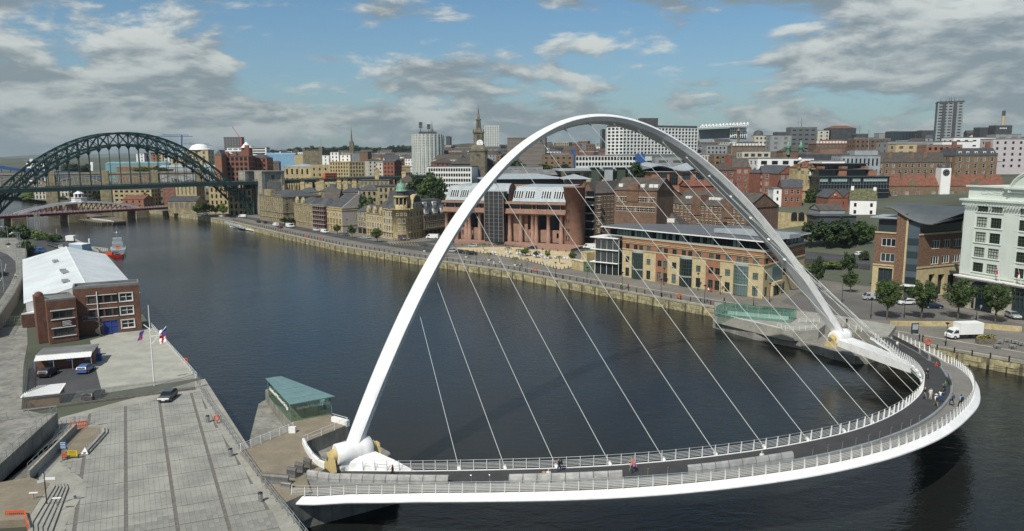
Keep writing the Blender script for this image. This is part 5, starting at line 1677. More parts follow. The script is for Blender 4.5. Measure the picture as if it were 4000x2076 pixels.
def spire(mb):
 tier(mb,hw(145),760,425,.25);tier(mb,hw(158),428,412,.25);tier(mb,hw(132),412,372,.3,.25)
 tier(mb,hw(86),372,268,.3);tier(mb,hw(98),270,258,.3);tier(mb,hw(60),258,225,.3,.2);tier(mb,hw(42),225,150,.3,.15)
 tier(mb,hw(48),155,148,.3);tier(mb,hw(26),150,40,.3,.95)
 mb.tube((cx,D,zz(45)),(cx,D,zz(24)),.15,n=4)
 for s in(-1,1):
  for s2 in(-1,1):mb.tube((cx+s*hw(86),D+s2*hw(86),zz(262)),(cx+s*hw(86),D+s2*hw(86),zz(236)),.45,.1,n=5)
add_part(t,'tower',m_dstone,spire)
for k,(w,b0,b1,ww)in enumerate(((86,345,285,26),(42,215,165,14),(145,472,448,36),(145,640,580,32))):
 for s,f in((0,1),(1,1)):
  q=MB();r_=hw(w)+.05;wd=hw(ww)
  pr=[(-wd,0),(wd,0),(wd,.75),(wd*.7,.92),(0,1),(-wd*.7,.92),(-wd,.75)]
  H_=zz(b1)-zz(b0)
  q.add([(cx+x,D-r_,zz(b0)+z*H_)if s==0 else(cx-(r_ if cx>0 else-r_),D+x,zz(b0)+z*H_)for x,z in pr],[tuple(range(7))])
  q.build('louvre_window',m_dgrey,t)
q=MB();q.tube((cx+hw(24),D-hw(86)-.5,zz(357)),(cx+hw(24),D-hw(86)-.1,zz(357)),2.0,n=16);ck_=q.build('clock_face',m_white,t)
q=MB();p=Vector((cx+hw(24),D-hw(86)-.55,zz(357)));q.bar(p,p+Vector((-.7,0,1.3)),.25,.1);q.bar(p,p+Vector((.3,0,-1.0)),.25,.1);q.build('clock_hand',m_black,ck_)
add_part(t,'nave',m_dstone,lambda mb:(mb.box(cx-hw(40),cx+hw(400),D+hw(60),D+34,zz(760),zz(545)),mb.box(cx-hw(190),cx-hw(60),D-6,D+10,zz(760),zz(625))))
add_part(t,'nave_roof',m_slate_b,lambda mb:(mb.loft([[(cx-hw(30),D+hw(60),zz(545)),(cx+hw(110),D+hw(60),zz(480)),(cx+hw(410),D+hw(60),zz(560))],[(cx-hw(30),D+34,zz(545)),(cx+hw(110),D+34,zz(480)),(cx+hw(410),D+34,zz(560))]],smooth=False),mb.loft([[(cx-hw(200),D-6.5,zz(625)),(cx-hw(125),D-6.5,zz(600)),(cx-hw(50),D-6.5,zz(625))],[(cx-hw(200),D+10,zz(625)),(cx-hw(125),D+10,zz(600)),(cx-hw(50),D+10,zz(625))]],smooth=False)))
far_block('tower_block','far pale grey tower block right of the church spire',1892,1950,497,570,1500,m_conc_t,auto=dict(p=4.2,fl=3.4,w=2.2,h=1.6,simple=True),roof=('flat',3,m_conc_t))
def small_spire(label,px,ytip,yb,ybase,D,w):
 x=PD(px,ybase,D).x;a=w*D/CF/2
 t=thing('church_spire',label,'church',(x,D,PZ(ybase,D,px)))
 def f(mb):
  mb.box(x-a,x+a,D-a,D+a,PZ(ybase,D,px),PZ(yb,D,px))
  mb.lathe((x,D,PZ(yb,D,px)),[(a*.62,0),(a*.4,(PZ(ytip,D,px)-PZ(yb,D,px))*.3),(.1,PZ(ytip,D,px)-PZ(yb,D,px))],8)
  for s in(-1,1):
   for s2 in(-1,1):mb.tube((x+s*a*.9,D+s2*a*.9,PZ(yb,D,px)),(x+s*a*.9,D+s2*a*.9,PZ(yb-(yb-ytip)*.16,D,px)),a*.2,.05,n=5)
 add_part(t,'steeple',m_dstone,f)
small_spire('slender dark stone church spire rising behind the striped stone offices',1375,496,560,600,800,15)
small_spire('dark lantern steeple seen just above the round pale tower block',1688,473,512,545,900,11)
def cren_tower(name,label,x0,x1,yt,yb,D,mat,turret=True,depth=None):
 r,A_,U,n_,Wd=far_block(name,label,x0,x1,yt,yb,D,mat,yaw=-18,depth=depth,front=[dict(list=[],simple=True)])
 H=PZ(yt,D,x0)-A_.z
 def f(mb):
  n=max(3,int(Wd/1.8))
  for k in range(n):mb.obox(A_+U*(Wd*k/n)+ZV*H,U*(Wd/n*.55),-n_*.8,ZV*1.2)
  if turret:mb.obox(A_+U*(Wd-4)+ZV*H-n_*.2,U*4.2,-n_*4,ZV*4.2);mb.obox(A_+U*-.2+ZV*H,U*3,-n_*3,ZV*1.8)
 add_part(r,'battlement',mat,f)
 return r,A_,U,n_,Wd,H
r,A_,U,n_,Wd,H=cren_tower('castle_keep','square sandstone castle keep with battlements and corner turrets',1182,1258,590,660,760,m_dstone,depth=20)
for u,z in((.3,H-7),(.3,H-12),(.75,H-7),(.75,H-13)):add_part(r,'window',m_dgrey,lambda mb,u=u,z=z:mb.obox(A_+U*Wd*u+ZV*z+n_*.02,U*.9,n_*.05,ZV*2.0))
mast(1253,578,540,765,'flagpole',.12,r)
cren_tower('church_tower','small dark church tower on the far skyline by the round tower block',1742,1758,534,562,1500,m_dgrey,False)
r,A_,U,n_,Wd=far_block('court_hall','low classical sandstone court hall with white urns behind the green bridge road',1108,1212,652,705,640,m_sstone,yaw=-8,depth=30,auto=dict(p=4,fl=8,w=1.6,h=4.6,simple=True),roof=('hip',2.2,m_lead),cornice=([9.0],.5,m_sstone))
colm=MB();colm.tube((0,0,0),(0,0,8.0),.55,n=7);colme=colm.mesh('column',m_sstone)
for k in range(6):link('column',colme,r,A_+U*(2+k*2.2)+n_*1.4+ZV*1.0-wloc(r))
far_block('court_hall','plain sandstone wing right of the columned court hall',1212,1285,650,705,636,m_sstone,yaw=14,depth=18,auto=dict(p=4,fl=4.8,w=1.3,h=2.2,simple=True),roof=('parapet',1.0,m_sstone))
far_block('hotel_block','large stepped sandstone block with rows of dark windows behind the orange bus',1285,1362,634,705,700,m_sstone,yaw=-10,depth=30,auto=dict(p=2.5,fl=3.2,w=1.2,h=1.9,simple=True),roof=('flat',.6,m_sstone))
far_block('hotel_block','tall soot-dark stone wing on the right of the stepped sandstone block',1362,1436,634,705,690,m_sstone_d,yaw=10,depth=24,auto=dict(p=2.6,fl=3.3,w=1.3,h=2.1,simple=True),roof=('flat',.6,m_sstone_d))
for x0,x1,yt,lab in((1258,1284,607,'small white rooftop storey next to the castle keep'),(1290,1322,595,'white rooftop storey topping the stepped sandstone block'),(1328,1368,605,'wide white rooftop storey above the stepped sandstone block')):
 far_block('rooftop_storey',lab,x0,x1,yt,640,715,m_white,depth=9,auto=dict(p=3,fl=3.2,w=1.2,h=1.8,simple=True),roof=('flat',.3,m_flat))
far_block('brick_block','plain dark brick block behind the sooty stone wing',1405,1436,594,700,705,m_brick,depth=20,roof=('flat',.4,m_flat))
D=715
r=thing('railway_viaduct','old stone railway viaduct with round arches behind the green bridge road','viaduct',PD(1520,690,D))
a,b=PD(1437,654,D),PD(1604,657,D);zt=a.z;zb=PZ(700,D)
mb=MB();L=b.x-a.x
holes=[(L*f,L*f+w,.01,zt-zb-h)for f,w,h in((.02,9,5),(.40,15,5),(.80,11,5))]
facade(mb,Vector((a.x,D,zb)),Vector((1,0,0)),L,zt-zb,holes,0,8)
mb.box(a.x-1,b.x,D-.4,D+9,zt,zt+.5);mb.box(a.x-1,b.x,D-.3,D,zt+.5,zt+1.5);mb.build('arch_wall',m_sstone_d,r)
def row2(label,x0,x1,yt,yb,D,mat,yaw=0,rf=('hip',3.2),ch=(),au=True,rm=None,depth=15,name='town_house'):
 r,A_,U,n_,Wd=far_block(name,label,x0,x1,yt,yb,D,mat,yaw=yaw,depth=depth,auto=dict(p=2.6,fl=3.5,w=1.2,h=2.0,simple=True)if au else None,roof=(rf[0],rf[1],rm or m_slate))
 H=PD((x0+x1)/2,yt,D).z-A_.z
 for f in ch:
  q=MB();q.obox(A_+U*(Wd*f-1.3)+ZV*(H+.3)-n_*5,U*2.6,-n_*1.6,ZV*6.0);q.obox(A_+U*(Wd*f-1.5)+ZV*(H+5.2)-n_*4.8,U*3.0,-n_*2,ZV*.5)
  for k in range(4):p=A_+U*(Wd*f-1.0+k*.65)+ZV*(H+6.2)-n_*5.8;q.tube(p,p+ZV*1.1,.26,n=6,mi=1)
  q.build('chimney',[m_sstone,m_brick_o],r)
row2('slate-roofed stone house with big buff chimneys behind the palazzo',1150,1245,752,870,480,m_sstone_d,ch=(.25,.9),rf=('hip',3))
row2('stone building with blue-grey hipped roof under the green bridge road',1245,1330,748,860,455,m_sstone_d,ch=(.05,.85),rf=('hip',3.5))
row2('wide hipped slate roof with white dormers beside the trees',1325,1412,752,850,430,m_sstone_d,ch=(.2,.6),rf=('hip',3.2))
row2('dark brown gabled roof behind the buff merchant house',1262,1320,785,880,405,m_brick,rf=('gx',6),au=False,rm=m_slate_b)
row2('dark Victorian stone office with dormered roof behind the cream houses',1408,1476,744,860,415,m_sstone_d,rf=('mansard',2.5))
row2('tall dark stone office with arched windows behind the green dome',1474,1560,730,870,405,m_sstone_d,rf=('flat',.5),depth=18)
row2('hip-roofed dark stone house with white roof edge behind the green dome',1550,1628,712,800,450,m_sstone_d,rf=('hip',4.2),rm=m_slate_b,ch=(.3,))
row2('low flat-roofed stone building with ledges beneath the bridge road',1402,1520,706,770,470,m_sstone_d,rf=('flat',.5),ch=(.55,))
row2('small red brick house in the trees beside the court house',1640,1672,752,800,400,m_brick_r,rf=('gx',3))
far_block('office_slab','tall dark office slab with grey horizontal bands behind the arch',1982,2130,540,668,620,M('brown_band',(.17,.15,.13),.7,var=.1,scale=.1),yaw=-6,depth=22,front=None,roof=('flat',.5,m_flat),cornice=([8+3.4*k for k in range(9)],.25,M('band_concrete',(.27,.25,.21),.8,var=.1)))
far_block('office_block','low grey office with window rows next to the dark banded slab',2130,2222,602,660,640,m_grey,auto=dict(p=4,fl=3.6,w=2.2,h=1.6,simple=True),roof=('parapet',.8,m_flat))
far_block('striped_office','very long white office with three ribbon window rows between two blue towers',2246,2498,609,672,600,m_wfr,yaw=6,depth=16,auto=dict(p=2.5,fl=4.4,w=1.9,h=2.7,simple=True),roof=('flat',.6,m_grey))
m_blue=M('blue_tiles',(.035,.10,.28),.35,var=.08,scale=.3)
far_block('blue_stair_tower','bright blue stair tower at the left end of the striped office',2232,2245,584,672,598,m_blue,depth=8)
far_block('blue_stair_tower','lower blue block leaning against the left blue tower',2212,2231,606,650,602,m_blue,depth=8)
far_block('blue_stair_tower','bright blue tower in front of the white gridded block',2488,2520,601,672,596,m_blue,depth=9)
D=700
A=Vector((PD(2372,500,D+10).x,D+10));B=Vector((PD(2435,500,D).x,D));C2=Vector((PD(2727,500,D+40).x,D+40))
zt=PZ(497,D,2435);zb=PZ(604,D,2435)
gt=thing('gridded_tower','huge white office block with a grid of square windows behind the arch','office building',(B.x,D+20,zb-6))
m_gw=M('grid_white',(.74,.75,.72),.6,var=.03)
Hh=zt-zb;cell=Hh/8.0
wm=MB();cw=3.9
fm=MB();fm.box(0,cw,0,.9,0,cell*.17,0);fm.box(0,cw,0,.9,cell*.83,cell,0);fm.box(0,cw*.16,0,.9,cell*.17,cell*.83,0);fm.box(cw*.84,cw,0,.9,cell*.17,cell*.83,0);fm.quad((0,.8,0),(cw,.8,0),(cw,.8,cell),(0,.8,cell),1)
fmm=fm.mesh('window',[m_gw,m_glz_b])
for P0,P1,in((A,B),(B,C2)):
 U=Vector((P1.x-P0.x,P1.y-P0.y,0));L=U.length;U.normalize();n=int(L/cw)
 for i in range(n):
  for j in range(8):
   o=link('window',fmm,gt,Vector((P0.x,P0.y,zb))+U*(L/n*i)+ZV*(cell*j)-wloc(gt),(0,0,math.atan2(U.y,U.x)));o.scale=(L/n/cw,1,1)
add_part(gt,'core',m_gw,lambda mb:mb.prism([(A.x+.5,A.y+1),(B.x,B.y+1.0),(C2.x-.3,C2.y+1.0),(C2.x,C2.y+18),(A.x+1,A.y+20)],zb-6,zt-.1))
add_part(gt,'podium',m_dgrey,lambda mb:mb.prism([(A.x+1,A.y+1.2),(B.x,B.y+1.5),(C2.x-.5,C2.y+1.5),(C2.x,C2.y+17),(A.x+1,A.y+19)],zb-30,zb))
add_part(gt,'roof_storey',m_dgrey,lambda mb:mb.prism([(A.x+1.5,A.y+1.2),(B.x,B.y+2),(C2.x-.5,C2.y+2),(C2.x,C2.y+16),(A.x+2,A.y+18)],zt+.01,zt+2.2))
far_block('plant_tower','dark square plant room on top of the white gridded block',2502,2571,462,500,722,m_dgrey,depth=14)
far_block('glass_block','dark blue glass building edge left of the white gridded block',2352,2374,505,610,900,m_glz_b,depth=20)
D=395
def slab(name,label,x0,x1,yt,yb,D,wall,roofm,ov=2,depth=22,yaw=0,au=None,rh=.5,kind='flat'):
 return far_block(name,label,x0,x1,yt,yb,D,wall,yaw=yaw,depth=depth,auto=au,roof=(kind,rh,roofm,ov))
slab('hall','long low hall with pale metal roof directly behind the court house',1895,2200,700,760,405,m_dgrey,m_lead,3,26,6,rh=2.6,kind='hip')
slab('hall','square pavilion roof of pale metal behind the court house, by the brick gable',2215,2290,700,760,385,m_redst,m_lead,3,20,rh=2.2,kind='hip')
slab('glass_hall','glass-topped court building with a wavy white roof beyond the long hall',2200,2484,668,735,430,m_buff,m_lead,3,24,4,au=dict(p=5,fl=6,w=3.4,h=4,gl=m_glz_g,fr=m_gfr,style='three'),rh=1.0)
for k,x in enumerate((2310,2362,2412,2455)):far_block('roof_pod',('leftmost','second','third','rightmost')[k]+' of four glazed pods along the edge of the wavy white roof',x,x+32,655,668,428,[m_gfr,m_lead][k%2],depth=8,roof=('flat',.3,m_lead,1))
slab('barrel_hall','long brown barrel-roofed hall behind the court house roofs',1945,2180,684,720,440,m_brick_b,m_flat,1,14,rh=3,kind='gx')
r,A_,U,n_,Wd=slab('curved_roof_building','orange brick building with a wavy pale roof and tall dark windows',2546,2760,672,752,400,m_brick_o,m_lead,1,24,4,rh=.3)
H=PD(2650,672,400).z-A_.z
for f in(.20,.40,.63,.88):
 q=MB();q.box(0,3.4,-.1,.1,0,4.6);put_window(r,A_+n_*.25,U,Wd*f-2.3,Wd*f+2.3,H-7,H-1.0,'grid',m_dfr,m_glz_b)
def wavy(mb):
 rings=[]
 for k in range(25):
  f=k/24;u=-1.5+(Wd+3)*f
  z=1.2+1.5*math.sin(f*math.pi*2.6+.2)*(1 if f<.5 else .9)+1.0
  rings.append([A_+U*u+n_*2+ZV*(H+z),A_+U*u-n_*26+ZV*(H+z+1.2),A_+U*u-n_*26+ZV*(H+.2),A_+U*u+n_*2+ZV*(H+max(.2,z-.5))])
 mb.loft(rings,smooth=False)
add_part(r,'wave_roof',m_lead,wavy)
r,A_,U,n_,Wd=slab('car_deck','dark open undercroft with white piers below the orange brick building',2560,2700,752,790,392,m_dgrey,m_conc,.5,16)
slab('terrace_houses','red-roofed terrace houses with white chimneys behind the long warehouse',2690,2790,728,800,372,m_brick_r,m_redtile,.5,12,10,rh=3.0,kind='gx')
slab('quay_hall','low building with curved white roof edge above the warehouse',2620,2790,755,790,385,m_grey,m_lead,.5,12,rh=.6)
for args in(('red brick Edwardian range with cream-framed windows and an archway',2818,2985,656,765,440,-12,10,5,('gx',5.6)),):
 lab,x0,x1,yt,yb,D,yaw,n,m,rf=args
 r,A_,U,n_,Wd=far_block('brick_range',lab,x0,x1,yt,yb,D,m_brick_r,yaw=yaw,depth=16,auto=dict(p=3.4,fl=4.1,w=1.6,h=2.2,style='cross',fr=m_wfr),roof=(rf[0],rf[1],m_slate_b),cornice=([.6],.2,m_sstone))
 add_part(r,'archway',m_dgrey,lambda mb:mb.obox(A_+U*Wd*.72+n_*.3+ZV*.2,U*5,n_*.1,ZV*8))
r,A_,U,n_,Wd=far_block('brick_range','ornate red brick wing with tall chimney at the left of the Edwardian range',2815,2875,665,770,425,m_brick_r,yaw=14,depth=14,auto=dict(p=3.4,fl=4.2,w=1.7,h=2.6,style='cross',fr=m_wfr),roof=('hip',4,m_slate_b))
add_part(r,'chimney',m_brick_r,lambda mb:mb.obox(A_+U*Wd*.6-n_*4+ZV*(PZ(665,425)-A_.z),U*3.6,-n_*2.4,ZV*8))
far_block('brick_range','long slate-roofed red range running right behind the gabled red house',2985,3122,652,740,455,m_brick_r,yaw=4,depth=16,auto=dict(p=3,fl=3.3,w=1.4,h=1.7,simple=True),roof=('gx',4.6,m_slate_b))
far_block('gabled_house','red brick house with white-edged gable and rows of white bay windows',3042,3118,680,765,405,m_brick_r,yaw=14,depth=30,front=[W_(3,2,2.0,2.2,6.4,4.4,style='three',fr=m_wfr)],roof=('gy',4.6,m_slate))
far_block('gabled_house','side wing of the white-gabled red house with balconies',2978,3042,676,770,412,m_brick_r,yaw=-12,depth=18,auto=dict(p=3.2,fl=3.8,w=1.8,h=2.3,style='cross',fr=m_wfr),roof=('gx',3.8,m_slate))
far_block('corner_house','small red corner building with roof lights by the parked cars',3056,3135,734,792,372,m_brick_r,yaw=-10,depth=14,auto=dict(p=2.6,fl=3.9,w=1.2,h=2.2,style='sash',fr=m_wfr),roof=('gx',4.0,m_slate))
far_block('corner_house','narrow white rendered house between two red brick ones',3022,3055,738,792,375,m_white,yaw=-6,depth=12,auto=dict(p=1.7,fl=3.4,w=.9,h=1.6,style='sash',fr=m_dfr),roof=('flat',.3,m_flat))
r,A_,U,n_,Wd=far_block('stone_gatehouse','old blotchy stone gatehouse with red hipped roof and corner turrets',3119,3206,655,790,395,m_sstone,yaw=6,depth=10,auto=dict(p=3.4,fl=5,w=1.4,h=1.8,simple=True),roof=('hip',3.2,m_redtile),cornice=([7],.3,m_sstone_d))
H=PD(3160,655,395).z-A_.z
for u in(.3,Wd/2,Wd-.3):add_part(r,'turret',m_sstone_d,lambda mb,u=u:mb.lathe(A_+U*u+ZV*(H-.5),[(.9,0),(.9,2.2),(1.05,2.3),(.6,3.2),(.05,3.8)],8))
add_part(r,'white_panel',m_white,lambda mb:mb.obox(A_+U*Wd*.5+ZV*(H-4)+n_*.02,U*1.4,n_*.06,ZV*1.8))
add_part(r,'weathercock',m_white,lambda mb:mb.lathe(A_+U*Wd*.05+ZV*(H+3),[(.1,0),(1.0,.8),(1.0,1.6),(.1,2.3)],8))
D=255
for k,(x0,x1,yt,yb,dd,lab)in enumerate(((3225,3405,641,664,8,'top glazed deck of the dark terraced offices'),(3203,3400,664,690,4,'second deck of the dark terraced offices with orange panels'))):
 pass
r,A_,U,n_,Wd=far_block('terraced_office','dark glass office block with stepped balconies and orange panels',3200,3475,692,770,385,m_glz_b,yaw=3,depth=24,roof=('flat',.35,m_dgrey,1.0))
H=PD(3340,692,385).z-A_.z
s_=385/CF
def lv(px):return(px-3200)*s_
for x0,x1,h0,h1,back in((lv(3205),lv(3400),0.4,3.6,2),(lv(3222),lv(3405),4.2,6.6,5)):
 q=MB();q.obox(A_+U*x0-n_*back+ZV*(H+h0),U*(x1-x0),-n_*16,ZV*(h1-h0));q.build('upper_storey',m_glz_b,r)
 q=MB();q.obox(A_+U*(x0-1)+n_*(1-back+1.0)+ZV*(H+h1),U*(x1-x0+2),-n_*20,ZV*.3);q.build('roof_deck',m_dgrey,r)
for x0,x1,z in((lv(3279),lv(3310),.5),(lv(3398),lv(3432),.5),(lv(3210),lv(3222),4.2),(lv(3290),lv(3312),4.2),(lv(3380),lv(3396),4.2)):
 q=MB();q.obox(A_+U*x0+ZV*(H+z)-n_*.4,U*(x1-x0),-n_*6,ZV*(2.9 if z<1 else 1.2));q.build('orange_panel',m_brick_o,r)
for x0,x1 in((3204,3234),(3250,3312),(3334,3364),(3378,3472)):
 for j in range(2):
  q=MB();q.obox(A_+U*lv(x0)+n_*.05+ZV*(H-1.5-j*.8),U*(lv(x1)-lv(x0)),n_*.05,ZV*(.7-.15*j));q.build('blind',M('pale_blind',(.45,.58,.55),.5,var=.1),r)
q=MB()
for z in(-3.8,-6.2,-8.2):q.obox(A_+n_*.4+ZV*(H+z),U*Wd,n_*.12,ZV*.12)
for k in range(24):q.obox(A_+n_*.42+U*(Wd*k/24)+ZV*(H-6.5),U*.08,n_*.08,ZV*6.3)
q.build('balcony_rail',m_galv,r)
far_block('workshop','red brick twin-gabled workshop with a round window beside the white cottage',3236,3294,773,815,345,m_brick_r,depth=14,front=[dict(list=[(1.8,3.6,1,3),],style='three',fr=m_wfr)],roof=('gy',3.6,m_slate))
far_block('workshop','second gable of the red brick workshop, partly behind the white cottage',3294,3345,773,815,347,m_brick_r,depth=14,roof=('gy',3.6,m_slate))
for px in(3263,3327):
 q=MB();p=PD(px,762,344.6);q.tube(p,p+Vector((0,.3,0)),.45,n=12,mi=0);q.tube(p+Vector((0,-.05,0)),p,.25,n=10,mi=1)
 rr_=thing('round_window','round white-framed window high in the %s red workshop gable'%('left' if px<3300 else 'right'),'window',p);q.build('frame',[m_wfr,m_dgrey],rr_)
A,B=PD(3318,838,334),PD(3421,840,330)
zt=PZ(783,332,3380);zb=PZ(842,332,3380)
r,A_,U,n_,Wd=building('white_cottage','white cottage with ruined mossy roof and white gable end',A,B,14,zb-4,zt,m_white,front=[dict(list=[(1.6,2.7,4.6+j*3.2,6.3+j*3.2)for j in(0,1)]+[(8.2,9.3,4.6+j*3.2,6.3+j*3.2)for j in(0,1)],style='sash',fr=m_brick_r)],roof=('gx',4.8,M('mossy_roof',(.10,.10,.05),.9,var=.6,scale=1.2)))
add_part(r,'chimney',m_white,lambda mb:(mb.obox(A_+U*.3+ZV*(zt-zb+4+3.6)-n_*6,U*1.2,-n_*1,ZV*2.4),mb.obox(A_+U*(Wd-1.2)+ZV*(zt-zb+4+3.6)-n_*6,U*1.2,-n_*1,ZV*2)))
far_block('low_house','grey slated house with small white gable below the workshops',3205,3300,822,850,318,m_grey,depth=12,roof=('gx',2.4,m_slate_b))
far_block('low_house','long flat dark canopy roof behind the big hedge',3190,3345,845,862,308,m_dgrey,depth=10,roof=('flat',.2,m_dgrey,.6))
D=390
r,A_,U,n_,Wd=far_block('almshouse','long red-tiled brick almshouse with white clock tower on the hill',3468,3925,728,815,D,m_brick_b,yaw=-4,depth=12,front=[dict(list=[(x,x+1.8,z,z+2.2)for x in[((px-3468)*D/CF)for px in(3492,3536,3578,3637,3705,3745,3790,3835,3880)]for z in(3.6,7.6)],style='three',fr=m_wfr)],roof=('gx',6.0,m_redtile),cornice=([6.3],.15,m_brick))
H=PD(3690,728,D).z-A_.z
for px in(3526,3622,3738,3848):add_part(r,'chimney',m_brick_b,lambda mb,px=px:mb.obox(A_+U*((px-3468)*D/CF)-n_*3.6+ZV*(H+1.6),U*1.8,-n_*1.3,ZV*5.6))
for px in(3562,3800):
 o=A_+U*((px-3468)*D/CF)+ZV*H+n_*.15
 add_part(r,'gable',m_brick_b,lambda mb,o=o:mb.add([o-U*2.3,o+U*2.3,o+U*2.0+ZV*2,o+ZV*4.2,o-U*2.0+ZV*2]+[q-n_*4 for q in(o-U*2.3,o+U*2.3,o+U*2.0+ZV*2,o+ZV*4.2,o-U*2.0+ZV*2)],[(0,1,2,3,4),(1,6,7,2),(2,7,8,3),(3,8,9,4),(4,9,5,0)]))
tx=(3662-3468)*D/CF
o=A_+U*tx+n_*1.2
zt_=PZ(658,D-1,3680)-A_.z
ct=add_part(r,'clock_tower',m_white,lambda mb:mb.obox(o,U*5.0,-n_*6,ZV*zt_))
add_part(r,'dome',m_dgrey,lambda mb:mb.lathe(o+U*2.5-n_*3+ZV*zt_,[(2.5,0),(2.45,.7),(2.0,1.6),(1.1,2.4),(.1,2.7),(.05,4.0)],14))
q=MB();p=o+U*2.5+n_*.05+ZV*(zt_-2.3);q.tube(p,p+n_*.12,1.75,n=18);q.build('clock_face',m_black,r)
q=MB();p=p+n_*.16
for k in range(12):a=k*math.pi/6;q.bar(p+U*math.cos(a)*1.15+ZV*math.sin(a)*1.15,p+U*math.cos(a)*1.6+ZV*math.sin(a)*1.6,.22,.05)
q.bar(p,p+U*.7+ZV*.1,.14,.05);q.bar(p,p-ZV*.5-U*.1,.14,.05);q.build('clock_hand',m_white,r)
q=MB();q.obox(o+U*1.1+n_*.03+ZV*1.5,U*1.5,n_*.06,ZV*2.8);q.build('door',m_dgrey,r)
D=520
r,A_,U,n_,Wd=far_block('hospital_range','long brown brick range with sash windows and rows of chimneys on the hill',3400,3732,635,720,D,m_brick_b,yaw=3,depth=14,auto=dict(p=4.6,fl=4.3,w=1.9,h=2.5,style='sash',fr=m_wfr),roof=('gx',7.0,m_slate_b))
H=PD(3566,635,D).z-A_.z
for px in(3430,3480,3568,3621,3710):add_part(r,'chimney',m_brick_b,lambda mb,px=px:mb.obox(A_+U*((px-3400)*D/CF)-n_*3+ZV*(H+2),U*2.4,-n_*1,ZV*5.0))
r,A_,U,n_,Wd=far_block('mansard_pavilion','tall brown brick pavilion with white dormers in its slate mansard',3732,3897,609,720,D-6,m_brick_b,yaw=3,depth=20,auto=dict(p=5.4,fl=4.6,w=2.0,h=2.8,style='sash',fr=m_wfr),roof=('mansard',5.2,m_slate))
H=PD(3815,609,D-6).z-A_.z
for f in(.12,.30,.5,.7,.88):q=MB();q.obox(A_+U*(Wd*f-1.0)+ZV*(H+.7)-n_*.5,U*2,-n_*2,ZV*2.3);q.obox(A_+U*(Wd*f-.5)+ZV*(H+1.0)-n_*.44,U*1,n_*.05,ZV*1.5,1);q.build('dormer',[m_wfr,m_dgrey],r)
for f in(.1,.9):add_part(r,'chimney',m_brick_r,lambda mb,f=f:mb.obox(A_+U*(Wd*f-1.4)+ZV*(H+4)-n_*6,U*2.8,-n_*1.5,ZV*5.5))
far_block('hospital_range','right-hand end of the brown hospital range beside the mansard pavilion',3897,4080,632,720,D,m_brick_b,yaw=3,depth=14,auto=dict(p=4.6,fl=4.3,w=1.9,h=2.5,style='sash',fr=m_wfr),roof=('gx',5.6,m_slate_b))
D=760
r,A_,U,n_,Wd=far_block('tower_block','tall blue-grey tower block with dark vertical strips on the right skyline',3665,3767,398,560,D,M('tower_grey',(.24,.265,.28),.6,var=.06,scale=.1),yaw=-20,depth=24,auto=dict(p=4.4,fl=2.9,w=2.8,h=1.1,simple=True),roof=('flat',.8,m_dgrey,.5))
H=PD(3716,398,D).z-A_.z
for f in(.18,.60):add_part(r,'dark_strip',m_dgrey,lambda mb,f=f:mb.obox(A_+U*Wd*f+n_*.05,U*3.2,n_*.5,ZV*H))
for f in(.1,.3,.42,.5,.62,.8,.95):mast(3665+102*f,396,388-(8 if .35<f<.65 else 0),D+4,par=r,w=.3)
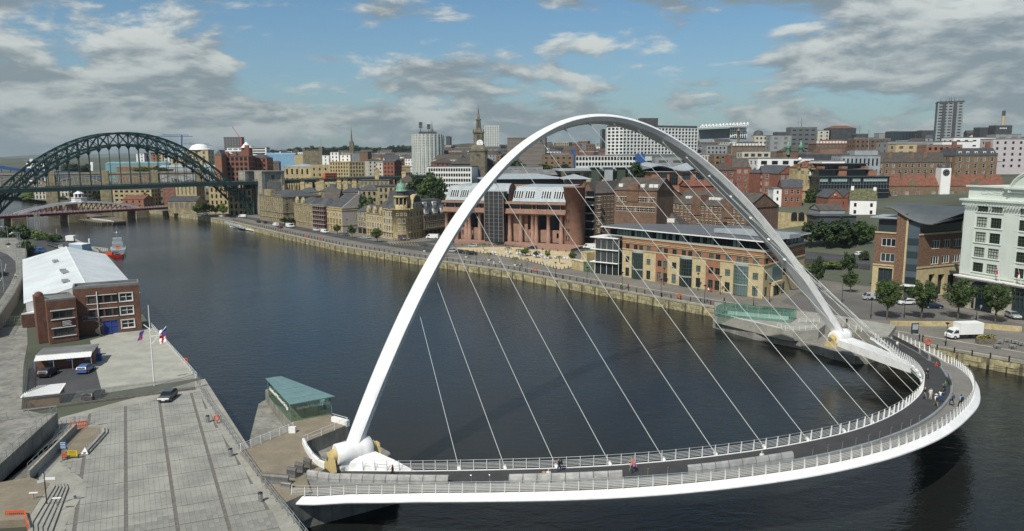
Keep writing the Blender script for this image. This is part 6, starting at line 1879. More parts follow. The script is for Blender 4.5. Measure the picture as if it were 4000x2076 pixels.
for(x0,x1,yt,yb,D,mat,lab,au)in((3434,3495,523,560,900,m_grey,'low grey modern block on the skyline left of the glass one',None),(3488,3606,515,560,880,m_glz_b,'long dark glass university building on the skyline',None),(3602,3662,512,560,860,m_dgrey,'dark stepped modern block left of the tall tower',None),(3830,3862,500,560,800,m_dgrey,'dark cinema block with a small sign panel on the right skyline',None),(3890,3955,492,545,790,m_dgrey,'dark boxy cinema building with white lettering on the right skyline',None),(3726,3890,540,600,600,m_white,'long white stepped building on the right hillside',dict(p=6,fl=4,w=3,h=1.2,simple=True)),(3682,3800,556,620,560,m_white,'lower white storey stepping down the right hillside',None),(3890,3990,528,590,620,m_grey,'grey block with window strip on the far right hillside',dict(p=8,fl=4,w=5,h=1.3,simple=True)),(3880,4040,546,640,520,M('pink_render',(.50,.46,.47),.8,var=.05),'pale pink-grey flats with small square windows at the right edge',dict(p=5,fl=4,w=1.7,h=1.8,simple=True)),(3620,3760,570,620,540,m_brick_o,'low orange brick building with a wide flat grey roof',dict(p=4,fl=4,w=2,h=2,simple=True)),(3340,3480,545,620,620,m_brick,'dark brick block of offices below the glass university building',dict(p=4,fl=3.6,w=2,h=1.4,simple=True)),(3470,3660,556,610,600,m_grey,'grey block with small punched windows below the skyline glass building',dict(p=7,fl=5,w=2,h=2,simple=True)),(3500,3620,566,600,570,m_buff,'low cream block with dark window openings under the grey one',dict(p=7,fl=4,w=3,h=2,simple=True)),(3090,3192,500,600,700,M('slate_cladding',(.12,.13,.135),.7,var=.1,scale=.1),'dark grey fourteen-window block with aerials on the skyline',dict(p=5,fl=4.2,w=3.2,h=1.1,simple=True)),(3010,3092,532,620,640,m_grey,'light grey flats with blue-grey panels beside the dark block',dict(p=6,fl=4,w=3,h=2,simple=True)),(3188,3340,562,610,640,m_brick,'brick block under a big red roof with a row of white dormers',dict(p=3.2,fl=3.4,w=1.3,h=1.5,simple=True)),(3240,3345,502,540,900,m_dgrey,'dark slate-coloured block behind the big red roof',None),(3196,3245,512,540,900,m_pstone,'pale stone block with a small cupola on the skyline',dict(p=5,fl=4,w=2,h=2,simple=True)),(3345,3392,525,560,880,m_dgrey,'small dark block with an aerial mast on the skyline',None),(3034,3094,518,560,820,m_dgrey,'low dark flat block left of the dark tower block',None),(2948,3016,532,600,760,m_pstone,'pale stone building with window bands and a grey dome',dict(p=4,fl=4.4,w=1.8,h=2,simple=True)),(2860,2990,572,640,560,m_brick_b,'brown stone building with a row of small white dormers',dict(p=2.6,fl=3.6,w=1.2,h=1.6,simple=True)),(2760,2900,570,640,640,m_grey,'dark grey city block under the stadium',dict(p=3,fl=3.6,w=1.5,h=1.6,simple=True)),(2728,2790,606,672,520,m_pstone,'pale ribbed office with black vertical windows beside the arch leg',dict(p=2.0,fl=10,w=1.0,h=8.5,simple=True)),(2790,2860,606,670,500,m_brick_b,'brown concrete office beside the ribbed one',dict(p=3,fl=3.4,w=1.8,h=1.5,simple=True)),(2900,3010,594,640,480,m_pstone,'low stone and glass block left of the light grey flats',dict(p=4,fl=4,w=2.6,h=2,simple=True)),(2960,3180,622,660,430,m_white,'long flat-roofed white and brick block behind the Edwardian range',dict(p=6,fl=4,w=3.5,h=2.2,simple=True)),(3060,3150,592,640,470,m_brick_b,'brown hall with a hipped slate roof and green turrets',None),(3118,3170,600,640,455,m_brick_o,'small ornate red brick gable below the green turret',None),(3150,3320,604,650,440,m_dgrey,'long dark flat-roofed block with white car below the red roof',None),(3200,3300,632,665,400,m_white,'white rendered block behind the dark terraced offices',None),(3285,3440,612,660,410,m_lead,'blue-grey metal-clad block with fins behind the terraced offices',dict(p=2.2,fl=6,w=1.0,h=4,simple=True)),(3340,3430,590,640,500,m_lead,'pale green-grey flat block with a mast behind the metal-clad one',None),(3205,3290,588,612,480,m_brick_o,'low orange-roofed shed behind the dark flat-roofed block',None),(2560,2680,616,672,480,m_grey,'grey concrete deck building under the white gridded block',dict(p=9,fl=5,w=6,h=1.6,simple=True)),(2680,2740,610,672,470,m_dgrey,'dark car park decks at the foot of the white gridded block',dict(p=6,fl=4,w=5,h=1.6,simple=True)),(1945,2120,655,690,500,m_grey,'low glass-fronted block below the dark banded slab',dict(p=3,fl=3.6,w=2,h=1.8,simple=True)),(2120,2240,608,670,560,m_brick_b,'brown block with plant room next to the left blue tower',dict(p=4,fl=3.6,w=1.6,h=1.4,simple=True)),):
 kw=dict(auto=au)if au else{}
 rf=('hip',3.5,m_redtile)if 'big red roof' in lab else(('hip',3.5,m_slate_b)if('hipped' in lab or 'dormers' in lab)else('parapet',.7,m_flat))
 r,A_,U,n_,Wd=far_block('city_block',lab,x0,x1,yt,yb,D,mat,depth=min(26,max(12,(x1-x0)*D/CF*.5)),roof=rf,**kw)
 H=PD((x0+x1)/2,yt,D).z-A_.z
 if 'dormers' in lab:
  n=12 if 'big red' in lab else 10
  q=MB();q.box(-.8,.8,0,2,0,1.8);me=q.mesh('dormer',m_wfr)
  for k in range(n):link('dormer',me,r,A_+U*(Wd*(k+.7)/(n+.4))-n_*.6+ZV*(H+.3)-wloc(r))
 if 'grey dome' in lab:add_part(r,'dome',m_slate,lambda mb:mb.lathe(A_+U*Wd*.35-n_*8+ZV*H,[(5,0),(5,2)]+[(5*math.cos(t*math.pi/12),2+4*math.sin(t*math.pi/12))for t in range(7)],14))
 if 'green turrets' in lab:
  for f in(.2,.75):add_part(r,'turret',m_copper,lambda mb,f=f:mb.lathe(A_+U*Wd*f+ZV*(H-2),[(1.4,0),(1.4,4),(1.8,4.3),(.8,6.5),(.1,9)],8))
 if 'mast' in lab or 'aerials' in lab:mast((x0+x1)/2-10,yt,yt-38,D+5,par=r,w=.25)
 if 'white lettering' in lab:
  q=MB()
  for k in range(5):q.obox(A_+U*(Wd*(.25+k*.09))+n_*.1+ZV*(H-3.2),U*1.0,n_*.1,ZV*1.2)
  q.build('sign',m_white,r)
 if 'university' in lab:
  q=MB()
  for k in range(10):q.obox(A_+U*(Wd*k/10)+n_*.1,U*.4,n_*.2,ZV*H)
  q.build('mullion',m_dgrey,r)
D=1100;c=PD(3917,490,D)
t=thing('chimney_stack','tall slim boiler chimney, buff below and dark grey above, right skyline','chimney',(c.x,D,PZ(520,D)))
add_part(t,'shaft',m_buff,lambda mb:mb.lathe((c.x,D,PZ(520,D)),[(2.4,0),(2.2,PZ(453,D,3917)-PZ(520,D))],12));add_part(t,'top_band',m_dgrey,lambda mb:mb.lathe((c.x,D,PZ(453,D,3917)),[(2.3,0),(2.1,PZ(433,D,3917)-PZ(453,D,3917))],12))
D=1000
r=thing('stadium','white steel cantilever stand of a football stadium on the skyline','stadium',PD(2820,550,D))
w3d=lambda px,py,d=0:PD(px,py,D+d)
add_part(r,'stand',M('stadium_grey',(.20,.215,.21),.8,var=.15,scale=.1),lambda mb:(mb.loft([[w3d(2729,507),w3d(2851,502),w3d(2851,540),w3d(2729,545)],[w3d(2729,507,40),w3d(2851,502,40),w3d(2851,540,40),w3d(2729,545,40)]],smooth=False)))
def roofs(mb):
 mb.quad(w3d(2727,497,-12),w3d(2915,487,-12),w3d(2915,494,30),w3d(2727,503,30));mb.bar(w3d(2727,500,-12),w3d(2917,491,-12),1.2,1.2)
 for k in range(14):
  x=2735+k*13.5;a,b,c2=w3d(x,498-k*.6,-10),w3d(x+11,490-k*.35,-8),w3d(x+11,497-k*.5,-10)
  b.z+=1+k*.1;mb.bar(a,b,.8,.8);mb.bar(b,c2,.8,.8)
add_part(r,'roof_truss',m_white,roofs)
def endw(mb):
 for k in range(9):x=2852+k*8;mb.bar(w3d(x,540,-5),w3d(x+3,496,-5),.7,.7)
 for y in(500,510,520,530):mb.bar(w3d(2851,y,-5),w3d(2918,y-2,-5),.6,.6)
 mb.bar(w3d(2851,537,-5),w3d(2922,500,-5),1,1)
add_part(r,'end_frame',m_white,endw)
add_part(r,'end_wall',m_grey,lambda mb:mb.quad(w3d(2851,545,5),w3d(2915,545,5),w3d(2915,500,5),w3d(2851,500,5)))
c=PD(2885,520,850);t=thing('monument_column','tall stone monument column with a statue in front of the stadium','monument',(c.x,850,PZ(560,850)))
add_part(t,'shaft',m_sstone_d,lambda mb:mb.lathe((c.x,850,PZ(560,850)),[(1.4,0),(1.2,PZ(516,850)-PZ(560,850)),(2.2,PZ(515,850)-PZ(560,850)),(2.2,PZ(513,850)-PZ(560,850)),(.7,PZ(510,850)-PZ(560,850)),(.3,PZ(502,850)-PZ(560,850))],10))
for px,y0,y1,D in((3118,500,458,705),(3394,590,508,505),(2859,606,532,498)):
 a=PD(px,y0,D);t=thing('mast',{3118:'thin aerial mast above the dark block on the skyline',3394:'tall grey lighting mast behind the terraced offices',2859:'slim grey mast in front of the stadium'}[px],'mast',a)
 q=MB();q.tube(a-ZV*8,PD(px,y1,D),.35,.15,n=5);q.build('pole',m_galv,t)
rnd=random.Random(3)
mats=[(m_brick,'brown brick'),(m_brick_r,'red brick'),(m_brick_b,'tan brick'),(m_sstone_d,'dark stone'),(m_sstone,'sandstone'),(m_grey,'grey concrete'),(m_white,'white rendered'),(m_dgrey,'dark clad'),(m_pstone,'pale stone')]
kinds=[('gx','pitched slate roof',m_slate),('hip','hipped slate roof',m_slate_b),('gx','brown pitched roof',m_slate_b),('parapet','flat roof',m_flat),('parapet','grey flat roof',m_lead)]
bands=[(1040,1600,588,608,1000,1500,22,'below the wooded ridge'),(1430,1610,600,640,640,900,16,'above the stone viaduct'),(1730,1850,560,600,900,1300,12,'far behind the church spire'),(1728,1850,590,645,520,800,16,'left of the church spire'),(1905,2010,570,610,800,1200,10,'right of the church spire'),(2120,2380,545,605,800,1300,22,'left of the gridded white block'),(2700,3030,550,610,680,950,26,'below the stadium'),(2800,3200,600,640,480,640,14,'behind the Edwardian brick range'),(3340,3700,540,590,640,850,14,'under the glass university block'),(3600,4050,515,560,700,950,14,'beneath the tall tower block'),(940,1120,590,640,900,1200,10,'behind the bridge tower'),]
for x0,x1,y0,y1,d0,d1,n,where in bands:
 for k in range(n):
  f=(k+rnd.random())/n
  D=d0+(d1-d0)*rnd.random()
  g=(d1-D)/(d1-d0)
  w=rnd.uniform(9,26)*CF/D
  px=x0+(x1-x0)*f
  yt=y0+(y1-y0)*(g*.8+.2*rnd.random())
  mt,mn=rnd.choice(mats);kd,kn,km=rnd.choice(kinds)
  far_block('hillside_building','small %s building with %s %s'%(mn,kn,where),px-w/2,px+w/2,yt,yt+30,D,mt,yaw=rnd.choice([-25,-10,8,20]),depth=rnd.uniform(9,15),auto=dict(p=3.4,fl=3.4,w=1.4,h=1.6,simple=True),roof=(kd,rnd.uniform(2.2,4.0)if kd!='parapet' else .6,km),group='buildings '+where)
# ================================================================== the green arch bridge
m_green=M('bridge_green',(0.026,0.062,0.055),.5,var=.2,scale=.3)
m_granite=M('granite',(0.29,0.275,0.23),.85,var=.18,scale=.4,streak=.35)
TR_=Vector((-176.1,504.75,0));TU=Vector((math.cos(4.019),math.sin(4.019),0));TL=158.4
TN=Vector((TU.y,-TU.x,0))
if TN.y>0:TN=-TN
tb=thing('arch_bridge','big dark green steel arch bridge with lattice ribs and hangers over the river','bridge',TR_+TU*TL/2)
def tz(q,z0,z1):return z0+(z1-z0)*(1-q*q)
def tp(q,z,side):return TR_+TU*((q+1)/2*TL)-TN*(14*side)+ZV*z
NP=28
qs_=[-1+2*k/NP for k in range(NP+1)]
LOz=lambda q:tz(q,1.5,49.3);UPz=lambda q:tz(q,8.5,56.2)
for side in(0,1):
 mb=MB()
 for f,w in((LOz,1.1),(UPz,1.1)):
  for a,b in zip(qs_[:-1],qs_[1:]):mb.bar(tp(a,f(a),side),tp(b,f(b),side),w,w)
 rib=mb.build('arch_chord',m_green,tb)
 for k,(a,b)in enumerate(zip(qs_[:-1],qs_[1:])):
  q=MB();q.bar(tp(a,LOz(a),side),tp(a,UPz(a),side),.55,.55)
  q.bar(tp(a,LOz(a),side),tp(b,UPz(b),side),.4,.4);q.bar(tp(a,UPz(a),side),tp(b,LOz(b),side),.4,.4)
  q.build('lattice',m_green,tb)
  if LOz(a)>28:
   q=MB();q.bar(tp(a,LOz(a)-.4,side),tp(a,25.5,side),.3,.3)
   q.add([tp(a,LOz(a)-.5,side)-TU*1.6,tp(a,LOz(a)-.5,side)+TU*1.6,tp(a,LOz(a)-2.6,side)],[(0,1,2)])
   q.build('hanger',m_green,tb)
  elif LOz(a)<22 and k>0:
   q=MB();q.bar(tp(a,UPz(a),side),tp(a,23.5,side),.7,.7);q.build('spandrel_post',m_green,tb)
 q=MB();q.bar(tp(1,1.5,side),tp(1,23.5,side),1,1);q.bar(tp(-1,1.5,side),tp(-1,23.5,side),1,1);q.build('end_post',m_green,tb)
for k,a in enumerate(qs_):
 if 24<LOz(a)<31:continue
 q=MB();q.bar(tp(a,UPz(a),0),tp(a,UPz(a),1),.5,.6)
 if k<NP:q.bar(tp(a,UPz(a),0),tp(qs_[k+1],UPz(qs_[k+1]),1),.35,.35);q.bar(tp(a,LOz(a),0),tp(a,LOz(a),1),.5,.5)
 q.build('cross_brace',m_green,tb)
def deckp(s,o,z):return TR_+TU*s-TN*o+ZV*z
mb=MB()
s0,s1=-250,TL+190
mb.bar(deckp(s0,-2.2,24.5),deckp(s1,-2.2,24.5),.6,2.2);mb.bar(deckp(s0,16.2,24.5),deckp(s1,16.2,24.5),.6,2.2)
mb.obox(deckp(s0,-2,24.9),TU*(s1-s0),-TN*18,ZV*.4)
dk=mb.build('deck',m_green,tb)
mb=MB();mb.obox(deckp(s0,1,25.31),TU*(s1-s0),-TN*12,ZV*.05);mb.build('roadway',m_asphalt,tb)
mb=MB()
for h in(.5,.85,1.25):mb.bar(deckp(s0,-2.3,25.6+h),deckp(s1,-2.3,25.6+h),.08,.12)
for k in range(int((s1-s0)/2)):p=deckp(s0+k*2,-2.3,25.6);mb.bar(p,p+ZV*1.25,.1,.1)
mb.build('parapet_rail',m_green,tb)
mb=MB()
for s in range(-230,-20,30):
 for o in(1,13):mb.bar(deckp(s,o,0),deckp(s,o,24),1.4,1.4)
mb.build('approach_pier',m_green,tb)
for k,(s,lab)in enumerate(((-12,'broad square granite tower at the north end of the green arch bridge'),(TL+12,'granite tower at the south end of the green arch bridge'))):
 for o,w in((-6,8.5),(14.5,8.5)):
  c=deckp(s,o,0)
  nm=lab if o<0 else lab.replace('granite','rear granite')
  t=thing('granite_tower',nm,'tower',c)
  zt=28.6+3.2
  mb=MB()
  mb.obox(c-TU*8.5-TN*-1,TU*17,-TN*w,ZV*25)
  mb.obox(c-TU*7.8-TN*-.6,TU*15.6,-TN*(w-.8),ZV*zt)
  for d in(-8.6,6.4):mb.obox(c+TU*d+TN*1.2,TU*2.6,-TN*(w+.4),ZV*(zt+.4))
  mb.build('wall',m_granite,t)
  mb=MB();mb.obox(c-TU*9-TN*-1.5,TU*18,-TN*(w+1),ZV*.01+ZV*.6);mb.v=[(x,y,z+zt)for x,y,z in mb.v];mb.build('cornice',m_granite,t)
  for d in(-3.2,0.6,3.6):
   q=MB();q.obox(c+TU*d+TN*1.02+ZV*4,TU*1.6,TN*.06,ZV*5);q.build('window',m_dgrey,t)
  q=MB();q.obox(c+TU*-1+TN*.62+ZV*(zt-5),TU*2.2,TN*.1,ZV*2.8);q.build('window',m_dgrey,t)
def bus():
 t=thing('double_deck_bus','orange double-decker bus crossing the green bridge','bus',(0,0,0))
 mb=MB();mb.box(-5.4,5.4,-1.25,1.25,.35,4.3);mb.box(-5.3,5.3,-1.2,1.2,4.3,4.42);mb.build('body',M('bus_orange',(.62,.13,.035),.4,var=.05),t)
 q=MB()
 for z in(1.5,3.0):
  for k in range(7):q.box(-5.0+k*1.45,-3.75+k*1.45,-1.27,1.27,z,z+.8)
 q.build('window',m_glz_b,t)
 for x in(-3.3,3.3):
  for y in(-1.1,1.1):q=MB();q.tube((x,y-.15,.5),(x,y+.15,.5),.5,n=12);q.build('wheel',m_black,t)
 return t
b=bus();sb=(PD(1287,690,520));
def s_at(px,o=2,z=25.4):
 lo,hi=-260.0,TL+150
 for _ in range(50):
  mid=(lo+hi)/2
  if project(deckp(mid,o,z))[0]>px:lo=mid
  else:hi=mid
 return(lo+hi)/2
TA=math.atan2(TU.y,TU.x)
b.location=deckp(s_at(1293),3,25.4);b.rotation_euler=(0,0,TA)
# ================================================================== high level bridge (stone piers, iron arches, two decks)
m_hlb=M('bridge_buff_iron',(.30,.26,.19),.7,var=.2,scale=.2)
hA,hB=Vector((PD(-60,690,600).x,600,0)),Vector((PD(1010,690,690).x,690,0))
hl=thing('viaduct_bridge','double-deck iron viaduct on tall stone piers behind the green arch','bridge',(hA+hB)/2)
HU=(hB-hA);HLn=HU.length;HU.normalize();HN=HU.cross(ZV)
zt,zd=PZ(676,645,500),PZ(716,645,500)
def hp_(px):return u_on(hA,hB,px)
mb=MB();mb.obox(hA+ZV*(zt-2.2),HU*HLn,-HN*11,ZV*1.6);mb.obox(hA+ZV*(zt-.6)+HN*.5,HU*HLn,-HN*.5,ZV*1.5)
mb.build('rail_deck',m_hlb,hl)
mb=MB();mb.obox(hA+ZV*(zd-1.2),HU*HLn,-HN*11,ZV*1.6);mb.build('road_deck',m_hlb,hl)
prs=[-40,208,418,610,788,900]
us_=[hp_(p)for p in prs]
for i,u in enumerate(us_):
 q=MB();q.obox(hA+HU*(u-4.2)+HN*1.5-ZV*2,HU*8.4,-HN*15,ZV*(zd+1));q.obox(hA+HU*(u-3)+HN*.8+ZV*(zd-1),HU*6,-HN*13,ZV*(zt-zd+2.8));q.build('pier',m_sstone_d,hl)
for a,b_ in zip(us_[:-1],us_[1:]):
 L=b_-a-6
 for off in(.4,10.6):
  q=MB();n=14
  for k in range(n):
   f0,f1=k/n,(k+1)/n
   z=lambda f:zd+.6+(zt-zd-3.2)*4*f*(1-f)
   q.bar(hA+HU*(a+3+L*f0)-HN*off+ZV*z(f0),hA+HU*(a+3+L*f1)-HN*off+ZV*z(f1),.6,.9)
  q.build('iron_arch',M('bridge_pink_iron',(.33,.27,.22),.7,var=.15),hl)
 q=MB()
 for k in range(1,12):p=hA+HU*(a+3+L*k/12)-HN*.4;q.bar(p+ZV*zd,p+ZV*(zt-2),.5,.5)
 q.build('iron_posts',m_hlb,hl)['kind']='stuff'
q=MB();
for k in range(14):p=hA+HU*(us_[-1]+4+k*3.2)-HN*.4;q.bar(p+ZV*(zd-6),p+ZV*(zt-2),.5,.5)
q.build('iron_posts',m_hlb,hl)['kind']='stuff'
r=thing('blue_bridge','light blue steel truss bridge seen far left beyond the stone piers','bridge',PD(80,672,760))
mb=MB();a0=[PD(-60,645,740),PD(40,662,748),PD(120,671,756),PD(240,674,766),PD(300,676,772)]
for a,b_ in zip(a0[:-1],a0[1:]):mb.bar(a,b_,1.2,1.8);mb.bar(a+Vector((0,9,0)),b_+Vector((0,9,0)),1.2,1.8)
for k in range(5):p=PD(-30+35*k,655+5*k,745+5*k);mb.bar(p,p-ZV*10,.6,.6)
mb.bar(PD(-60,690,742),PD(420,690,775),2,2);mb.build('truss',m_blue,r)
# ================================================================== swing bridge
m_swred=M('swing_red',(.16,.030,.028),.6,var=.2,scale=.4)
m_swwhite=M('swing_white',(.72,.72,.72),.5,var=.06)
sA,sB=G(-60,853,6),G(727,808,6)
sw=thing('swing_bridge','low red and white swing bridge with white bowed girders and a control cabin','bridge',(sA+sB)/2)
SWU=(sB-sA);SWL=SWU.length;SWU.normalize();SWN=SWU.cross(ZV)
if SWN.y>0:SWN=-SWN
def swp(u,o,z):return Vector((sA.x,sA.y,0))+SWU*u-SWN*o+ZV*z
mb=MB();mb.obox(swp(0,0,5.0),SWU*SWL,-SWN*13,ZV*1.5);mb.build('deck',m_swred,sw)
mb=MB()
for z in(.4,.8,1.2):mb.bar(swp(0,-.2,6.5+z),swp(SWL,-.2,6.5+z),.1,.16)
for k in range(int(SWL/2)):mb.bar(swp(k*2,-.2,6.5),swp(k*2,-.2,7.7),.16,.12)
mb.build('parapet',m_swwhite,sw)
swu=lambda px:u_on(sA,sB,px)
u0,u1=swu(78),swu(552)
zmid=PZ(792,swp((u0+u1)/2,0,0).y,327)
def swz(f):return 7.0+(zmid-7.0)*(1-(2*f-1)**2)
for off in(2.5,10.5):
 mb=MB();n=24
 for k in range(n):
  f0,f1=k/n,(k+1)/n
  mb.bar(swp(u0+(u1-u0)*f0,off,swz(f0)),swp(u0+(u1-u0)*f1,off,swz(f1)),.7,1.1)
 mb.build('bowed_girder',m_swwhite,sw)
 mb=MB()
 for k in range(n):
  f0,f1=k/n,(k+1)/n
  a,b_=swp(u0+(u1-u0)*f0,off,6.6),swp(u0+(u1-u0)*f1,off,6.6)
  if k>1 and k<n-1:
   mb.bar(a,swp(u0+(u1-u0)*f0,off,swz(f0)-.5),.5,.35)
   mb.bar(a,swp(u0+(u1-u0)*f1,off,swz(f1)-.5),.35,.3)
 mb.build('lattice',m_swred,sw)
 mb=MB();
 for k in range(n):
  f0,f1=k/n,(k+1)/n
  mb.bar(swp(u0+(u1-u0)*f0,off,swz(f0)+1.5),swp(u0+(u1-u0)*f1,off,swz(f1)+1.5),.1,.1)
  mb.bar(swp(u0+(u1-u0)*f0,off,swz(f0)),swp(u0+(u1-u0)*f0,off,swz(f0)+1.5),.08,.08)
 mb.build('handrail',m_galv,sw)
c=swp(swu(329),6.5,0)
zc=swz(.5)
mb=MB();mb.lathe((c.x,c.y,zc),[(5.4,0),(5.4,.3),(4.6,.4),(4.6,2.9),(5.0,3.0),(5.0,3.2)],8,smooth=False);cb=mb.build('control_cabin',m_swwhite,sw)
mb=MB();mb.lathe((c.x,c.y,zc+3.2),[(2.7,0),(2.7,2.4)],8,smooth=False);mb.build('cabin_glazing',m_glz_b,cb)
mb=MB();mb.lathe((c.x,c.y,zc+5.6),[(3.3,0),(3.1,.3),(.8,1.5),(.7,2.3)],8,smooth=False);mb.build('cabin_roof',m_swwhite,cb)
mb=MB();mb.lathe((c.x,c.y,zc+7.7),[(.9,0),(1.0,.8),(.6,1.8),(.15,2.6),(.05,4)],8);mb.build('blue_lantern',m_blue,cb)
for k in range(8):
 a=(k+.5)*math.pi/4;q=MB();q.box(c.x+2.75*math.cos(a)-.2,c.x+2.75*math.cos(a)+.2,c.y+2.75*math.sin(a)-.2,c.y+2.75*math.sin(a)+.2,zc+3.2,zc+5.6);q.build('cabin_post',m_swwhite,cb)
for px,w in((75,9),(300,11),(555,9),(728,8)):
 u=swu(px);q=MB();q.obox(swp(u-w/2,-1,-2),SWU*w,-SWN*15,ZV*6.9);q.build('pier',m_sstone_d,sw)
m_timber=M('weathered_timber',(.15,.13,.095),.9,var=.35,scale=1.0)
jt=thing('timber_jetty','long timber jetty with piles under the swing bridge','jetty',G(400,872,0))
J=[G(188,830,1.8),G(262,842,1.8),G(296,856,1.8),G(397,870,1.8),G(490,864,1.8),G(470,853,1.8),G(330,833,1.8),G(215,822,1.8)]
mb=MB();mb.prism([(p.x,p.y)for p in J],1.3,1.8);mb.build('deck',m_timber,jt)
pm2=MB();pm2.tube((0,0,-1),(0,0,1.9),.3,n=6);pme2=pm2.mesh('pile',m_timber)
for a,b_ in zip(J[:5],J[1:5]+[J[5]]):
 n=max(2,int((b_-a).length/3.0))
 for k in range(n):p=a.lerp(b_,k/n);p.z=0;link('pile',pme2,jt,p-wloc(jt))
mb=MB();p=J[4];mb.bar(Vector((J[3].x+6,J[3].y+1,.7)),Vector((J[4].x,J[4].y,.7)),.5,1.6);mb.build('fender_wall',m_timber,jt)
mb=MB()
for k in range(4):
 a,b_=G(352+4*k,851+2.4*k,2.6),G(432+4*k,862+1.2*k,2.6);mb.bar(a,b_,.12,.12)
 for f in range(8):p=a.lerp(b_,f/7);mb.bar(p,Vector((p.x,p.y,1.8)),.1,.1)
mb.build('railing',m_swwhite,jt)
q=MB();p=G(437,852,1.8);q.tube(p,p+ZV*8,.12,.07,n=5);t=thing('lamp_post','thin pole standing at the tip of the timber jetty','lamp post',p);q.build('pole',m_galv,t)
# ================================================================== beyond the bridges, left
far_block('white_block','white framed office block on the hillside left of the green arch',101,170,628,690,900,m_white,depth=16,auto=dict(p=5,fl=4,w=3.6,h=2.2,simple=True),roof=('flat',.5,m_grey,2))
far_block('white_stair_tower','slim white stair tower of the hillside block left of the arch',115,128,622,690,890,m_white,depth=6,roof=('flat',.4,m_white))
for args in((531,562,600,640,880,m_white,'white apartment tower seen through the hangers of the green arch',dict(p=4,fl=3.2,w=2,h=1.8,simple=True)),(562,588,598,640,886,m_grey,'grey twin of the white apartment tower behind the green arch',dict(p=4,fl=3.2,w=2,h=1.8,simple=True)),(589,614,604,634,860,m_brick_o,'orange apartment block behind the green arch',dict(p=4,fl=3.2,w=2,h=1.8,simple=True)),(614,634,603,634,862,m_sstone,'yellow apartment block behind the green arch',dict(p=4,fl=3.2,w=2,h=1.8,simple=True)),(634,660,601,634,864,m_white,'white and orange apartment block behind the green arch',dict(p=4,fl=3.2,w=2,h=1.8,simple=True)),(666,722,612,654,760,m_sstone,'yellow stone block with punched windows under the green arch leg',dict(p=4.4,fl=4,w=1.8,h=1.8,simple=True)),(722,812,588,640,800,m_buff,'buff stone arena-like block below a white dome',dict(p=6,fl=5,w=2.4,h=3,simple=True)),(410,660,640,668,800,M('teal_metal',(.16,.30,.33),.5,var=.08,scale=.1),'long low teal metal shed behind the green arch',None),(455,600,655,672,780,m_brick_b,'low brown sheds in front of the teal one',None),(620,850,654,680,720,m_lead,'long low pale station building behind the viaduct',None),(873,941,537,600,1300,M('concrete_tower',(.17,.17,.165),.8,var=.08),'brown concrete tower block with a red crane beside it',dict(p=4.5,fl=3.2,w=3.2,h=1.2,simple=True)),(886,975,578,610,1150,m_white,'white low block in front of the brown tower block',dict(p=8,fl=4,w=6,h=1.6,simple=True)),(938,980,574,612,1250,m_dgrey,'dark red-edged block right of the brown tower',dict(p=5,fl=3.4,w=3.4,h=1.6,simple=True)),(982,1040,576,610,1100,m_wfr,'white banded office block on the skyline left of the castle',dict(p=30,fl=3.6,w=26,h=1.9,simple=True)),(1038,1150,605,640,950,M('pale_blue_metal',(.20,.36,.50),.5,var=.1),'low pale blue roofed building left of the castle',None),(1150,1184,605,640,940,m_sstone,'small yellow block between blue roof and castle',None),(862,970,612,680,600,m_brick_r,'ornate red sandstone railway office with gables behind the bridge',dict(p=3.4,fl=4,w=2.2,h=2.6,simple=True)),(970,1042,618,680,620,m_brick_r,'lower red wing with dormers right of the ornate red office',dict(p=3,fl=4,w=1.6,h=2.2,simple=True)),(838,864,606,665,590,m_brick_o,'plain red brick edge of the ornate railway office',None),(130,190,712,766,700,m_pstone,'columned riverside block left of the stone pier',dict(p=3,fl=4,w=1.4,h=3,simple=True)),(232,280,718,772,690,m_pstone,'columned riverside block right of the first stone pier',dict(p=3,fl=4,w=1.4,h=3,simple=True)),(318,398,728,796,640,m_sstone,'striped brick riverside flats behind the white cabin',dict(p=4,fl=3.4,w=2.6,h=1.7,simple=True)),(440,590,740,806,600,m_sstone,'gabled striped riverside flats between the stone piers',dict(p=4,fl=3.4,w=2.4,h=1.7,simple=True)),(632,682,722,790,610,m_brick_r,'red brick flats with balconies right of the stone pier',dict(p=4,fl=3.4,w=2.4,h=1.9,simple=True)),(684,766,722,775,600,m_sstone,'pale yellow guildhall-like block by the stone piers',dict(p=2.8,fl=9,w=1.1,h=7,simple=True)),(478,560,780,812,560,m_brick_o,'low red-roofed riverside pub with white gables',dict(p=4,fl=3.2,w=1.2,h=1.6,simple=True)),(655,765,788,812,520,m_sstone_d,'low arcaded stone fish market with slate roof by the swing bridge',dict(p=3.4,fl=6,w=2.2,h=3.6,simple=True)),(814,890,730,800,520,m_sstone,'sandstone guildhall with columns behind the green arch foot',dict(p=3,fl=4.4,w=1.3,h=2.8,simple=True)),(888,985,740,840,505,m_sstone,'tall sandstone block with round columns behind the green arch foot',dict(p=3.2,fl=4.6,w=1.5,h=3,simple=True)),):
 x0,x1,yt,yb,D,mat,lab,au=args
 kw=dict(auto=au)if au else{}
 rf=('gx',3.5,m_slate)if 'slate roof' in lab else(('gx',3,m_redtile)if 'red-roofed' in lab else(('hip',4,m_slate)if 'gabled' in lab or 'ornate' in lab or 'guildhall' in lab else('flat',.4,m_flat)))
 if 'blue roofed' in lab or 'teal' in lab or 'pale station' in lab:rf=('gx',2,mat)
 r,A_,U,n_,Wd=far_block('city_block',lab,x0,x1,yt,yb,D,mat,depth=16,roof=rf,**kw)
 H=PD((x0+x1)/2,yt,D).z-A_.z
 if 'white dome' in lab:add_part(r,'dome',m_white,lambda mb:mb.lathe(A_+U*Wd*.5-n_*9+ZV*(H+.5),[(11,0),(10.6,1.5)]+[(9.5*math.cos(t*math.pi/12),1.5+5*math.sin(t*math.pi/12))for t in range(7)],18))
